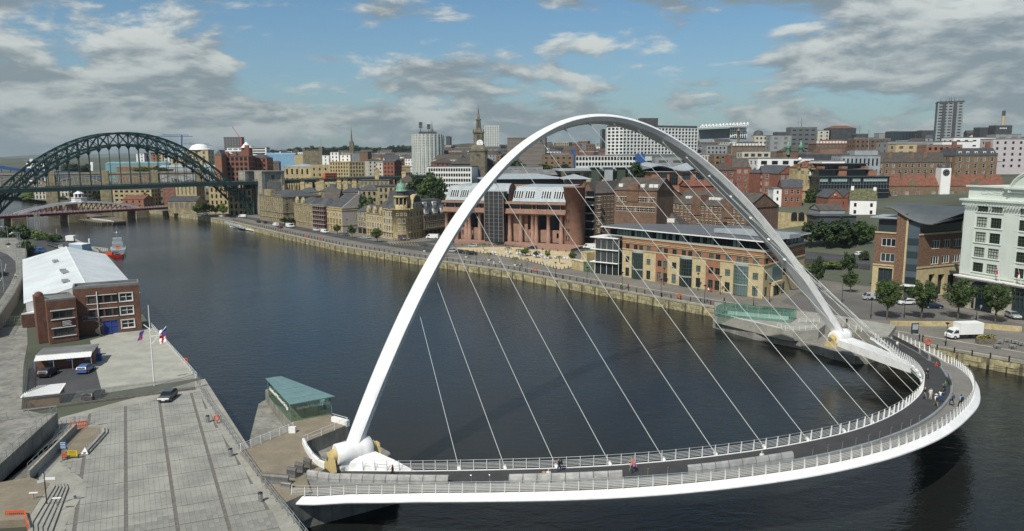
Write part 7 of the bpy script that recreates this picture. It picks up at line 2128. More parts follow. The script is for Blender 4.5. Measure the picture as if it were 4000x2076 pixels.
 if lab.startswith('ornate'):
  for f in(.2,.5,.8,.95):add_part(r,'gable',m_brick_r,lambda mb,f=f:mb.obox(A_+U*(Wd*f-1.6)+ZV*H,U*3.2,-n_*2,ZV*(4 if f<.9 else 9)))
  add_part(r,'tower',m_brick_r,lambda mb:mb.obox(A_+U*Wd*.62-n_*8+ZV*H,U*7,-n_*7,ZV*7))
  add_part(r,'white_roof',m_white,lambda mb:(mb.lathe(A_+U*(Wd*.62+3.5)-n_*11+ZV*(H+7),[(5,0),(3,2),(.1,5)],6),mb.loft([[A_-U*4+ZV*(H+2)-n_*3,A_+U*9+ZV*(H+2)-n_*3,A_+U*4+ZV*(H+5)-n_*3]]+[[p-n_*8 for p in(A_-U*4+ZV*(H+2),A_+U*9+ZV*(H+2),A_+U*4+ZV*(H+5))]])))
def crane(label,px,yb,yt,D,jib,mat,tilt=0):
 a,b_=PD(px,yb,D),PD(px,yt,D)
 t=thing('tower_crane',label,'crane',a)
 q=MB();q.bar(a,b_,1.5,1.5);q.build('mast',mat,t)
 q=MB()
 l,r_=PD(jib[0],jib[2],D),PD(jib[1],jib[3],D)
 n=16
 q.bar(l,r_,.8,.8)
 if not tilt:
  q.bar(l.lerp(r_,.2)+ZV*2.4,r_.lerp(l,.1)+ZV*2.4,.4,.4)
  for k in range(n):q.bar(l.lerp(r_,.2+.7*k/n),l.lerp(r_,.2+.7*(k+.5)/n)+ZV*2.4,.3,.3)
 q.build('jib',mat,t)
crane('blue tower crane with a long level jib above the green arch',710,575,529,1100,(606,752,533,534),m_blue)
crane('lower blue-grey crane with level jib right of the white dome',800,585,565,1200,(716,828,562,569),M('crane_grey',(.12,.16,.22),.6,var=0))
crane('red crane with a steep raised jib beside the brown tower block',942,600,540,1290,(905,941,492,545),M('crane_red',(.50,.10,.10),.6,var=0),1)
q=MB();p=PD(361,668,850);t=thing('white_mast','white stepped structure on a slim mast behind the arch hangers','mast',p);q.bar(p,PD(361,636,850),2.4,2.4);q.obox(PD(350,645,850),(3.5,0,0),(0,4,0),(0,0,3));q.build('body',m_white,t)
# ================================================================== south bank
def inpoly(x,y,P):
 c=False;n=len(P)
 for i in range(n):
  (a,b),(d,e)=P[i],P[i-1]
  if(b>y)!=(e>y)and x<(d-a)*(y-b)/(e-b)+a:c=not c
 return c
def area(name,z,px,mat,th=0):
 mb=MB();mb.prism(gp(z,*px),z-th-.004,z)if th else mb.add([(x,y,z)for x,y in gp(z,*px)],[tuple(range(len(px)))])
 return struct(name,mb,mat)
area('square_base',3.93,[(235,1632),(800,1480),(1190,2085),(1260,2230),(180,2230),(150,1850)],m_conc)
m_joint=M('dark_setts',(.15,.135,.12),.9,var=.2,scale=2)
pz=[(232,1640),(775,1530),(875,1710),(1060,2000),(1130,2140),(270,2190),(250,2060),(345,1890),(230,1800),(300,1760),(425,1680),(420,1655),(255,1690)]
PP=gp(4,*pz)
plaza=area('square_paving_bands',3.935,pz,m_joint)
m_slabp=M('paving_slab',(.265,.265,.235),.85,var=.20,scale=.25,rnd=.12,fine=.08,bscale=6)
O0,Lu,Cv=Vector((-41.86,75.25,3.94)),Vector((-.46,.888,0)),Vector((.925,.38,0))
cells=[]
for i in range(-8,8):
 for j in range(-3,12):
  for a in range(8):
   for b in range(5):
    o=O0+Cv*(4.8*i+.2+a*.553)+Lu*(4.64*j+.08+b*.90)
    if inpoly(o.x+.2,o.y+.4,PP):cells.append(o)
cells.sort(key=lambda o:o.length)
q=MB();q.add([Vector((0,0,.03)),Cv*.535+ZV*.03,Cv*.535+Lu*.885+ZV*.03,Lu*.885+ZV*.03,Vector((0,0,0)),Cv*.535,Cv*.535+Lu*.885,Lu*.885],[(0,1,2,3),(4,5,1,0),(5,6,2,1),(6,7,3,2),(7,4,0,3)])
sme=q.mesh('paving_slab',m_slabp)
for o in cells[:300]:link('paving_slab',sme,plaza,o+ZV*random.uniform(-.004,.004))
q=MB()
for o in cells[300:]:d=ZV*(.03+random.uniform(-.004,.004));q.add([o+d,o+Cv*.535+d,o+Cv*.535+Lu*.885+d,o+Lu*.885+d,o,o+Cv*.535,o+Cv*.535+Lu*.885,o+Lu*.885],[(0,1,2,3),(4,5,1,0),(5,6,2,1),(6,7,3,2),(7,4,0,3)])
q.build('paving_slabs',m_slabp,plaza)['kind']='stuff'
area('yard_paving',3.95,[(352,1330),(455,1300),(592,1275),(640,1320),(776,1478),(420,1535),(395,1520),(372,1430)],M('yard_concrete',(.36,.355,.305),.85,var=.14,scale=.3,fine=.06,bscale=2))
area('yard_asphalt',3.96,[(86,1585),(112,1430),(150,1400),(372,1432),(398,1530),(240,1568)],m_asphalt)
area('side_lane',3.95,[(-60,1290),(105,1270),(108,1340),(92,1430),(85,1600),(225,1630),(-60,1690)],m_conc_dk)
area('raised_terrace',6.1,[(-250,1650),(224,1612),(0,1815),(-250,2040)],m_conc_dk,2.3)
area('lower_ramp',3.97,[(-80,1960),(228,1690),(300,1672),(112,1862),(-80,1905)],M('dark_ramp',(.16,.15,.13),.9,var=.2))
area('upper_ramp',4.2,[(299,1674),(352,1664),(398,1672),(405,1686),(322,1770),(245,1795),(235,1745)],m_sandpave,.3)
area('step_landing',4.75,[(-80,1900),(112,1864),(195,1888),(108,2028),(-60,2040)],m_sandpave,.9)
wl_=thing('ramp_wall','low concrete wall with grey railing between the two ramps','wall',G(200,1770,4))
a,b=G(112,1864,4.4),G(297,1676,4.4);q=MB();q.bar(a,b,.3,1.5);q.build('wall',m_conc,wl_)
fence('','','',[a+ZV*.7,b+ZV*.7],1.0,[.5,1.0],1.6,m_galv,.025,.03,parent=wl_)
fence('grey_railing','grey railing along the top of the high ramp retaining wall','railing',gl(6.1,(0,1812),(222,1616)),1.1,[.2,1.1],1.8,m_galv,.03,.04)
fence('grey_railing','grey railing across the back of the raised terrace','railing',gl(6.1,(-60,1652),(222,1616)),1.1,[.1,1.1],2.6,m_galv,.045,.05)
fence('grey_railing','curved grey railing round the top of the hairpin ramp','railing',gl(4.0,(235,1692),(262,1676),(300,1668),(345,1660)),1.2,[.15,1.2],.8,m_galv,.03,.03)
fence('grey_railing','short grey railing with glass panel beside the hairpin ramp','railing',gl(4.2,(335,1762),(392,1700)),1.0,[.1,1.0],.9,m_galv,.025,.03)
st=thing('curved_steps','flight of five broad curved concrete steps down to the square','steps',G(190,1960,4))
for k in range(5):
 pts=[(108+19*k,2029+9*k),(193+14*k,1888-1*k),(208+13*k,1889),(216+12.5*k,1897+2*k),(127+19*k,2040+9*k),(131+19*k,2110),(112+19*k,2110)]
 z=4.72-.15*k
 q=MB();q.prism(gp(z,*pts),3.9,z);q.build('step',m_conc,st)
for(x0,y0,x1,y1,k)in((352,1664,405,1686,0),(405,1686,335,1768,1),(356,1662,415,1686,2)):pass
r=thing('kerb_wall','double curved kerb around the hairpin end of the ramp','kerb',G(400,1680,4));q=MB()
for d in(0,12):
 pp=gl(4.35-d*.012,(345+d*.5,1664),(385+d,1664),(402+d,1673),(403+d,1688),(370+d,1725),(330+d,1768))
 for a,b in zip(pp[:-1],pp[1:]):q.bar(a-ZV*.2,b-ZV*.2,.35,.5-d*.01)
q.build('kerb',m_conc,r)
m_or=M('barrier_orange',(.62,.10,.03),.6,var=.08)
def barrier(label,p0,p1,z):
 a,b=G(*p0,z),G(*p1,z);d=b-a;L=d.length;d.normalize()
 t=thing('safety_barrier',label,'barrier',a);q=MB()
 for h in(.12,.45,.95):q.bar(a+ZV*h,b+ZV*h,.09,.10 if h!=.95 else .2)
 for k in range(11):q.bar(a+d*(L*k/10)+ZV*.1,a+d*(L*k/10)+ZV*1.0,.07,.06)
 q.build('frame',m_or,t)
 for f in(.05,.95):q=MB();p=a.lerp(b,f);q.box(p.x-.18,p.x+.18,p.y-.3,p.y+.3,z,z+.12);q.build('foot',m_yel,t)
barrier('orange plastic barrier closing the far end of the hairpin ramp',(275,1679),(341,1671),4.1)
barrier('orange plastic barrier at the foot of the curved steps',(24,2032),(98,2030),4.2)
barrier('orange plastic barrier standing end-on beside the curved steps',(99,2030),(112,2085),4.2)
def sign(label,p,w,h,z,mat,lines,up=.5,txt=None):
 a=G(*p,z);t=thing('site_sign',label,'sign',a);q=MB();q.box(a.x-w/2,a.x+w/2,a.y-.02,a.y+.02,z+up,z+up+h);q.build('panel',mat,t)
 q=MB();q.bar(a+Vector((-w/2,.1,0)),a+Vector((-w/2,.1,up+.2)),.05,.05);q.bar(a+Vector((w/2,.1,0)),a+Vector((w/2,.1,up+.2)),.05,.05);q.build('leg',m_black,t)
 q=MB()
 for k in range(lines):y=z+up+h*(k+.6)/(lines+.4);q.box(a.x-w*.4,a.x+w*.35,a.y-.03,a.y-.022,y,y+h*.07)
 q.build('print',m_black if mat!=m_blue else m_white,t)
sign('blue and white site safety notice hung on the ramp railing',(250,1775),.85,1.0,4.2,m_blue,4,.7)
sign('small red notice board beside the yellow one at the ramp',(252,1797),.65,.5,4,m_or,2,.4)
sign('yellow notice board standing at the foot of the ramp',(285,1792),1.25,.8,4,M('sign_yellow',(.62,.46,.03),.6,var=0),4,.3)
a=G(330,1778,4);t=thing('roadworks_sign','white triangular roadworks sign leaning at the ramp kerb','sign',a);q=MB();q.add([a+Vector((-.5,0,.1)),a+Vector((.5,0,.1)),a+Vector((0,.25,.95)),a+Vector((-.5,.05,.1)),a+Vector((.5,.05,.1)),a+Vector((0,.3,.95))],[(0,1,2),(5,4,3),(0,2,5,3),(1,4,5,2),(0,3,4,1)]);q.build('panel',m_white,t)
a=G(184,1975,4.4);t=thing('finger_post','slim fingerpost with white direction arms above the curved steps','signpost',a);q=MB();q.tube(a,a+ZV*3.9,.06,n=6);q.build('pole',m_black,t)
for d,z in((Vector((1,.1,0)),3.1),(Vector((-.45,.5,0)),3.3),(Vector((-.5,-.4,0)),2.9)):q=MB();q.bar(a+ZV*z,a+ZV*z+d*1.1,.04,.3);q.build('arm',m_white,t)
for(p,lab)in(((134,1963),'upper'),((224,1984),'lower')):
 a=G(*p,4.4);t=thing('handrail_lamp','%s steel post of the handrail crossing the curved steps'%lab,'handrail',a);q=MB();q.tube(a,a+ZV*1.1,.05,n=5);q.build('post',m_steel,t);q=MB();q.bar(a+Vector((-.45,0,1.1)),a+Vector((.45,.1,1.1)),.2,.08);q.build('head',m_white,t)
fence('grey_railing','long grey railing along the quay edge of the paved square','railing',gl(4.0,(782,1520),(810,1572),(914,1722),(955,1790),(1030,1897),(1078,1960),(1128,2018),(1200,2110),(1290,2230)),1.15,[.35,.75,1.15],2.0,m_galv,.03,.06)
fence('white_railing','white railing on the quay edge of the walled yard','railing',gl(4.0,(586,1275),(640,1335),(770,1482)),1.1,[.55,1.1],1.5,m_bw,.04,.05)
def bins(mb):pass
def bin_(label,p,z=4.0):
 a=G(*p,z);t=thing('litter_bin',label,'bin',a);q=MB();q.lathe(a,[(.26,0),(.28,.85),(.24,.9),(.24,.92)],12);q.build('body',m_steel,t);q=MB();q.lathe(a+ZV*.92,[(.27,0),(.27,.1),(.1,.14)],12);q.build('lid',m_black,t)
bin_('steel litter bin by the railing, furthest along the square',(812,1650));bin_('steel litter bin by the railing where the landing begins',(901,1782));bin_('steel litter bin by the railing nearest the bridge deck',(1018,1958))
def buoy(label,p,z,s=1):
 a=G(*p,z);t=thing('lifebuoy',label,'lifebuoy',a);q=MB();q.box(a.x-.05,a.x+.05,a.y,a.y+.06,z,z+.6);q.build('post',m_black,t);q=MB();n=12
 for k in range(n):t0,t1=2*math.pi*k/n,2*math.pi*(k+1)/n;q.tube(a+Vector((.36*s*math.cos(t0),-.05,.85+.36*s*math.sin(t0))),a+Vector((.36*s*math.cos(t1),-.05,.85+.36*s*math.sin(t1))),.11*s,n=5)
 q.build('ring',m_or,t)
buoy('orange lifebuoy on the railing of the paved square',(848,1655),4);buoy('red lifebuoy housing on the white yard railing',(728,1425),4)
m_pal=M('palisade_steel',(.23,.24,.235),.55,metal=.4,var=.15)
def palisade(label,pts,h,step=.17):
 pts=[Vector(p)for p in pts];t=thing('palisade_fence',label,'fence',pts[0]);q=MB()
 for z in(.3,h-.35):q.path([p+ZV*z for p in pts],.035,4)
 q.build('rail',m_pal,t);q=MB()
 for p,d in along([tuple(p)for p in pts],step):q.add([p-d*.035,p+d*.035,p+d*.035+ZV*(h-.1),p+ZV*h,p-d*.035+ZV*(h-.1)],[(0,1,2,3,4)])
 q.build('pales',m_pal,t)['kind']='stuff'
palisade('grey steel palisade fence between the yard and the paved square',gl(4,(92,1604),(422,1560),(762,1517)),2.1)
palisade('grey palisade fence on the left side of the yard',gl(4,(92,1604),(110,1440)),2.1)
fan=thing('fan_guard','spiky metal fan guard where the fence meets the river','fence',G(772,1510,4));q=MB();c=G(770,1512,4)+ZV*1.3
for k in range(17):a_=-1.5+k*.19;q.bar(c,c+Vector((math.cos(a_)*1.0,0,math.sin(a_)*1.1)),.03,.03)
q.build('spikes',m_pal,fan)
q=MB();a,b=G(92,1606,4),G(762,1520,4);q.bar(a+ZV*.1,b+ZV*.1,.35,.3);struct('fence_kerb',q,m_joint)
a=G(603,1508,4);fp=thing('flagpole','tall white naval flagpole with slanting gaff and two flags in the yard','flagpole',a)
q=MB();q.tube(a,a+ZV*13.9,.13,.06,n=7);q.build('pole',m_white,fp)
q=MB();q.bar(a+ZV*7.2,a+Vector((2.6,.3,10.2)),.1,.1);q.build('gaff',m_white,fp);q=MB();q.bar(a+Vector((-1.0,0,10.6)),a+Vector((.2,0,9.6)),.1,.1);q.bar(a+Vector((0,0,8.6)),a+Vector((1.7,0,8.8)),.08,.08);q.build('yardarm',m_white,fp)
def cloth(label,o,du,dv,mats):
 t=thing('flag',label,'flag',o);q=MB();n=5
 for i in range(n):
  for j in range(3):p=lambda u,v:o+du*(u/n)+dv*(v/3)+Vector((0,.12*math.sin(u*1.9+v),0));q.quad(p(i,j),p(i+1,j),p(i+1,j+1),p(i,j+1),0 if(i<2 and j<2)else(1 if(j==1 or i==2)else 2))
 q.build('cloth',mats,t)
cloth('white ensign flag hanging from the slanting gaff of the flagpole',a+Vector((2.5,.3,10.0)),Vector((-.15,0,-2.4)),Vector((-1.1,0,-.5)),[m_fblue,m_fred,m_white])
cloth('red and blue flag hanging left of the flagpole',a+Vector((-1.0,0,9.6)),Vector((-.5,0,-1.6)),Vector((-.7,0,-.2)),[m_fblue,m_fred,m_fblue])
m_bk=M('orange_brown_brick',(.165,.083,.056),.9,var=.22,scale=.8,fine=.3,bscale=6)
A,B=G(300,1316,4),G(556,1290.4,4)
H=10.3
u=lambda zx:u_on(A,B,zx/3.184)
Lm=(B-A).length
bm,A_,U,n_,Wd=building('brick_depot','three-storey brown brick naval depot with white-framed windows and flat roof',A,B,5,4,4+H,m_bk,front=[dict(list=[(u(1522),u(1680),z,z+1.75)for z in(.9,3.9,6.9)],style='cross',fr=m_wfr),dict(list=[(u(1130)+k*1.55,u(1130)+k*1.55+1.3,z,z+1.6)for k in range(5)for z in(3.95,6.95)],style='plain',fr=m_dfr),dict(list=[(u(1290),u(1480),.05,2.9)],style='cross',fr=m_blue,gl=m_fblue)],right=[W_(1,2,1.5,1.5,4,3,style='plain',fr=m_dfr)],roof=('parapet',.5,m_flat))
q=MB()
for z in(3.75,5.6,6.75,8.6):q.obox(A_+U*(u(1110))+ZV*z+n_*.01,U*(u(1490)-u(1110)),n_*.1,ZV*.13)
for z in(.75,3.75,6.75):
 for d in(0,1.95):q.obox(A_+U*(u(1522)-.15)+ZV*(z+d)+n_*.01,U*(u(1680)-u(1522)+.3),n_*.12,ZV*.13)
 for d in(u(1522)-.15,u(1680)):q.obox(A_+U*d+ZV*(z+.14)+n_*.012,U*.14,n_*.12,ZV*1.8)
q.build('window_surround',m_wfr,bm)
q=MB();q.bar(A_+U*u(1245)+n_*.2,A_+U*u(1245)+n_*.2+ZV*(H-.8),.14,.14);q.build('downpipe',m_wfr,bm)
q=MB();p=A_+U*u(1050)+n_*1.2
q.obox(p+ZV*3.4,U*2.6,-n_*1.2,ZV*.1);q.bar(p+ZV*4.4,p+U*2.6+ZV*4.4,.05,.05)
for k in range(6):q.bar(p+U*(k*.5)+ZV*3.4,p+U*(k*.5)+ZV*4.4,.04,.04)
c=p+U*3.0+n_*.6;q.tube(c,c+ZV*4.4,.06,n=5)
for k in range(18):an=k*.5;q.bar(c+ZV*(.2*k),c+ZV*(.2*k)+U*math.cos(an)*.8+n_*math.sin(an)*.8,.25,.04)
q.build('fire_escape',m_pal,bm)
A2,B2=G(196,1345,4),G(310,1329,4)
wg,A2_,U2,n2,W2=building('depot_wing','projecting brick wing of the depot with two long windows and a dark name board',A2,B2,8,4,4+8.9,m_bk,front=[dict(list=[(.9,W2_,z,z+1.55)for z in(1.5,5.2)for W2_ in((B2-A2).length-.7,)],style='three',fr=m_dfr)],roof=('parapet',.3,m_flat))
q=MB()
for z in(1.2,3.1,4.9,6.8):q.obox(A2_+U2*.5+ZV*z+n2*.01,U2*(W2-.9),n2*.14,ZV*.16)
q.build('window_band',m_wfr,wg)
q=MB();q.obox(A2_+U2*2.3+ZV*3.4+n2*.02,U2*2.6,n2*.08,ZV*1.3);sb_=q.build('name_board',M('maroon_board',(.06,.012,.015),.5,var=0),wg)
q=MB()
for k in range(4):q.obox(A2_+U2*2.5+ZV*(3.55+k*.27)+n2*.105,U2*(1.7-.2*(k%2)),n2*.01,ZV*.1)
q.build('board_print',m_white,sb_)
A3=A2-U2*1.7-n2*2;q=MB();q.obox(A3,U2*1.7,-n2*3,ZV*9.9);q.lathe(A3+U2*.85-n2*1+ZV*9.9,[(.85,0),(.8,.4),(.45,.75),(.1,.85)],10);q.build('stair_tower',m_bk,wg)
P1,P2=G(333,1109,12.6),G(257.5,964,12.6)
d=(P2-P1);L=d.length;d.normalize();s=d.cross(ZV)
hb_=thing('white_roof_hall','long hall with a broad shallow white pitched roof beside the river','hall',(P1+P2)/2-ZV*8.6)
W1h,W2h=11.5,12.5
q=MB();e0=9.2
q.quad(P1+s*W1h+ZV*(e0-12.6),P2+s*W1h+ZV*(e0-12.6),P2,P1);q.quad(P1,P2,P2-s*W2h+ZV*(e0-12.6),P1-s*W2h+ZV*(e0-12.6))
rf_=q.build('roof',M('white_sheet_roof',(.62,.66,.67),.5,var=.10,scale=.12,streak=.2),hb_)
q=MB();zb_=Vector((0,0,3.5-12.6));q.prism([((P1+s*(W1h-.4)).x,(P1+s*(W1h-.4)).y),((P2+s*(W1h-.4)).x,(P2+s*(W1h-.4)).y),((P2-s*(W2h-.4)).x,(P2-s*(W2h-.4)).y),((P1-s*(W2h-.4)).x,(P1-s*(W2h-.4)).y)],3.5,e0)
q.add([P2+s*(W1h-.3)+ZV*(e0-12.6),P2-s*(W2h-.3)+ZV*(e0-12.6),P2-ZV*.1],[(0,1,2)]);q.add([P1+s*(W1h-.3)+ZV*(e0-12.6),P1-s*(W2h-.3)+ZV*(e0-12.6),P1-ZV*.1],[(0,1,2)]);q.build('wall',m_wfr,hb_)
for f,g in((.12,.25),(.30,.2),(.34,.22),(.62,.3)):q=MB();p=P1.lerp(P2,f)-s*11.5*g+ZV*(-3.4*g+.1);q.obox(p,d*2.2,-s*1.5,ZV*.5);q.build('roof_vent',m_galv,rf_)
q=MB();q.bar(P1+ZV*.05,P2+ZV*.05,.3,.1);q.build('ridge_cap',m_white,rf_)
A,B=G(148,1447,4),G(366,1428,4)
cp,A_,U,n_,Wd=building('carport','brick carport with dark flat roof and white sloping front fascia',A,B,5.5,4,6.6,m_bk,roof=('flat',.15,m_flat,.2))
q=MB();q.add([A_+ZV*2.75+n_*.1,A_+U*Wd+ZV*2.75+n_*.1,A_+U*Wd+ZV*2.15+n_*1.9,A_+ZV*2.15+n_*1.9],[(3,2,1,0)]);
for k in range(40):o=A_+U*(Wd*k/40);q.bar(o+ZV*2.78+n_*.1,o+ZV*2.18+n_*1.9,.07,.05)
q.build('fascia',m_white,cp)
for f in(0,.33,.66,1):q=MB();p=A_+U*(Wd*f)+n_*1.7;q.bar(p,p+ZV*2.2,.1,.1);q.build('post',m_galv,cp)
for f in(.2,.52,.85):q=MB();q.obox(A_+U*Wd*f+ZV*1.2+n_*.02,U*.8,n_*.04,ZV*.4);q.build('sign',M('sign_blue',(.10,.22,.50),.5,var=0),cp)
A,B=G(94,1592,4),G(232,1578,4)
sh,A_,U,n_,Wd=building('timber_shed','timber shed with white corrugated roof behind the palisade fence',A,B,4,4,5.7,M('cedar_boards',(.26,.17,.085),.8,var=.2,scale=2))
q=MB();P=lambda a,b,z:A_+U*a-n_*b+ZV*z
q.add([P(-.3,-.4,1.7),P(Wd+.2,-.4,1.75),P(Wd+.2,4.6,2.0),P(2.8,4.6,2.0),P(-.3,1.2,1.8)],[(0,1,2,3,4)])
for k in range(24):q.bar(P(Wd*k/24,-.4,1.76),P(Wd*k/24,min(4.5,1.2+k*.6),2.03),.05,.04)
q.build('roof',m_white,sh)
for p,c_,lab in(((357,1400),m_blue,'blue wheeled bin nearest the carport end'),((366,1390),m_blue,'second blue wheeled bin behind the carport end'),((372,1412),m_blue,'lower blue wheeled bin against the carport wall')):
 a=G(*p,4);t=thing('wheeled_bin',lab,'bin',a);q=MB();q.obox(a,U*1.1,-n_*.8,ZV*1.1);q.build('body',c_,t);q=MB();q.obox(a+ZV*1.1-U*.05,U*1.2,-n_*.9,ZV*.12);q.build('lid',m_fblue,t)
t=thing('brick_lodge','small brick gate lodge with white canopy left of the depot','lodge',G(110,1250,4));a,b=G(88,1282,4),G(140,1276,4);q=MB();q.obox(a,b-a,(2,5,0),ZV*3);q.build('wall',m_bk,t);q=MB();q.obox(a+ZV*3.02,b-a,(1,3.5,0),ZV*.3);q.build('canopy',m_white,t)
fence('metal_gate','grey steel vehicle gate left of the brick lodge','gate',gl(4,(16,1272),(84,1264)),1.9,[.2,1.0,1.8],.35,m_galv,.03,.025)
RW=[G(*p,7)for p in((-30,1270),(10,1215),(55,1150),(88,1085),(100,1030),(103,985),(92,955),(60,930))]
q=MB()
for a,b in zip(RW[:-1],RW[1:]):q.bar(Vector((a.x,a.y,5.4)),Vector((b.x,b.y,5.4)),.5,3.4)
struct('road_retaining_wall',q,m_joint)
palisade('dark palisade fence on top of the curved retaining wall',[p+ZV*.1 for p in RW],1.9,.3)
q=MB();q.prism([(p.x,p.y)for p in RW]+[(-330,330),(-330,200)],3.5,7);struct('upper_road_bank',q,m_conc_dk)
q=MB();rp=gp(7.02,(-200,1250),(0,1172),(40,1110),(62,1060),(60,1022),(30,995),(-20,975),(-200,960));q.add([(x,y,7.02)for x,y in rp],[tuple(range(len(rp)))]);struct('upper_road',q,m_asphalt)
q=MB();pp=gl(7.05,(-10,1112),(8,1085),(20,1050),(24,1030))
for a,b in zip(pp[:-1],pp[1:]):
 for f in(0,.25,.5,.75):q.bar(a.lerp(b,f),a.lerp(b,f+.13),.15,.02)
struct('centre_line',q,m_white)
def lamp(label,base_px,top_y,z,arm=-1.6,mat=None,n=6,head=True):
 a=G(*base_px,z);h=PD(base_px[0],top_y,a.y).z-z;t=thing('street_lamp',label,'street lamp',a,None);q=MB();q.tube(a,a+ZV*h,.11,.07,n=n);q.build('pole',mat or m_galv,t)
 if arm:q=MB();q.bar(a+ZV*h,a+ZV*(h+.1)+Vector((arm,0,0)),.09,.09);q.build('arm',mat or m_galv,t);q=MB();q.box(a.x+arm-.45,a.x+arm+.15,a.y-.15,a.y+.15,z+h+.02,z+h+.2);q.build('lamp_head',m_white,t)
for px,y0,y1,lab in((16,1138,1015,'nearest grey street lamp at the left picture edge'),(72,1075,966,'grey street lamp beside the curved wall, second nearest'),(84,1066,960-45,'tallest grey street lamp in the group by the curved wall'),(90,1058,910,'grey street lamp with two-metre arm behind the curved wall group'),(33,950,886,'distant grey street lamp among the dark bushes')):
 lamp(lab,(px,y0),y1,7,-2.0)
area('car_park',3.95,[(105,1010),(118,962),(150,938),(300,925),(330,960),(260,985),(150,1000)],m_asphalt)
fence('palisade_fence','low steel fence across the back of the riverside car park','fence',gl(4,(120,950),(205,940)),1.8,[.3,1.6],.5,m_pal,.04,.03)
t=thing('portable_cabin','pale blue portable cabin behind the white hall roof','cabin',G(300,975,4));a,b=G(270,978,4),G(322,982,4);q=MB();q.obox(a,b-a,(1,5,0),ZV*2.5);q.build('wall',M('cabin_blue',(.30,.42,.52),.5,var=.05),t);q=MB();q.obox(a+ZV*2.52,b-a,(1,5,0),ZV*.2);q.build('roof',m_white,t)
t=thing('trailer','white box trailer parked on the quay beyond the hall','trailer',G(266,946,4));a=G(257,946,4);q=MB();q.obox(a+ZV*.5,(3.6,0,0),(0,3,0),ZV*2.3);q.build('box',m_white,t);q=MB();q.box(a.x+.6,a.x+1.2,a.y-.05,a.y+.2,4,4.6);q.build('wheel',m_black,t)
fence('white_railing','white railing on the far quay beside the moored boats','railing',gl(4,(282,938),(330,962),(385,990)),1.2,[.6,1.2],2,m_white,.06,.06)
pt=thing('pontoon','grey mooring pontoon with white rails between quay and vessel','pontoon',G(400,985,0));a,b=G(345,978,.6),G(412,986,.6);q=MB();q.bar(a,b,4,.7);q.build('float',m_conc,pt);q=MB()
for h in(.5,1.1):q.bar(a+ZV*h+Vector((0,2,.3)),b+ZV*h+Vector((0,2,.3)),.1,.1)
for k in range(9):p=a.lerp(b,k/8)+Vector((0,2,.3));q.bar(p,p+ZV*1.1,.1,.1)
q.build('rail',m_white,pt);q=MB();p=G(352,975,0);q.tube(p,p+ZV*5,.45,n=8);q.build('pile',m_white,pt);q=MB();q.bar(G(345,985,2),G(425,998,.8),2.2,.3);q.build('gangway',m_galv,pt)
def hull(L,W_2,H,mat,deckm,parent,bow=1):
 q=MB();rings=[]
 for f in(0,.1,.3,.6,.8,.92,1.0):
  w=W_2*(1 if f<.55 else math.cos((f-.55)/.45*math.pi/2*.97))*(.92 if f==0 else 1)
  x=-L/2+L*f;sh=H*(1+.35*max(0,f-.5))
  rings.append([(x,-w,sh),(x,-w*.8,0),(x,0,-.3),(x,w*.8,0),(x,w,sh),(x,0,sh*.98)])
 q.loft(rings,smooth=False);return q.build('hull',mat,parent)
m_navy=M('navy_grey',(.30,.345,.35),.5,var=.08,scale=.5)
v=thing('patrol_vessel','grey naval patrol vessel moored bow away at the south quay','patrol boat',(0,0,0))
hull(20,3.0,2.0,m_navy,m_navy,v)
for x0,x1,w,z0,z1,m_,nm in((-3,6,2.2,2,4.2,m_navy,'deckhouse'),(-1,3.5,1.8,4.2,6.2,m_navy,'bridge_house'),(-.8,3.3,1.84,5.0,5.7,m_glz_b,'bridge_windows'),(-6,-4,.8,2,3.4,m_or,'life_raft')):q=MB();q.box(x0,x1,-w,w,z0,z1);q.build(nm,m_,v)
q=MB();q.tube((0,0,6.2),(-.6,0,12),.2,.08,n=5);q.bar((-.4,-1.6,9),(-.4,1.6,9),.1,.1);q.bar((-.5,-1,10.4),(-.5,1,10.4),.1,.1);q.build('mast',m_navy,v);q=MB();q.lathe((-.4,0,8.4),[(.1,0),(.5,.3),(.1,.8)],8);q.build('radar',m_white,v)
q=MB()
for h in(.5,1.0):q.path([(-9.8,-2.8,2+h),(-2,-3,2+h),(5,-2.6,2.4+h)],.05,4);q.path([(-9.8,2.8,2+h),(-9.8,-2.8,2+h)],.05,4)
q.build('guard_rail',m_white,v)
p0=G(462,985,0);v.location=p0;v.rotation_euler=(0,0,R(118))
letter('P264',(-10.05,2.2,.7),Vector((0,-1,0)),1.1,m_dgrey,v,'hull_number').location=Vector((-10.05,2.2,.7))
v=thing('rescue_boat','small red work boat moored against the quay below the vessel','boat',(0,0,0));hull(10,1.6,1.2,M('boat_red',(.42,.03,.025),.4,var=.05),m_or,v);q=MB();q.box(-1,2,-1,1,1.2,2.4);q.build('cabin',m_or,v);q=MB();q.box(-3.6,-2,-.8,.8,1.0,1.5);q.build('engine',m_black,v);v.location=G(432,1007,0);v.rotation_euler=(0,0,R(190))
for k,(px,py,h)in enumerate(((112,905,8),(140,902,10),(146,905,10),(151,905,10),(159,903,9),(226,945,6))):
 a=G(px,py,3);t=thing('mooring_post',('%s of the bare pale posts in the water beside the swing bridge'%('first','second','third','fourth','fifth')[k])if k<5 else 'single pale post standing in the car park corner','post',a);q=MB();q.tube(a-ZV*3,a+ZV*h,.25,n=6);q.build('pole',m_conc,t)
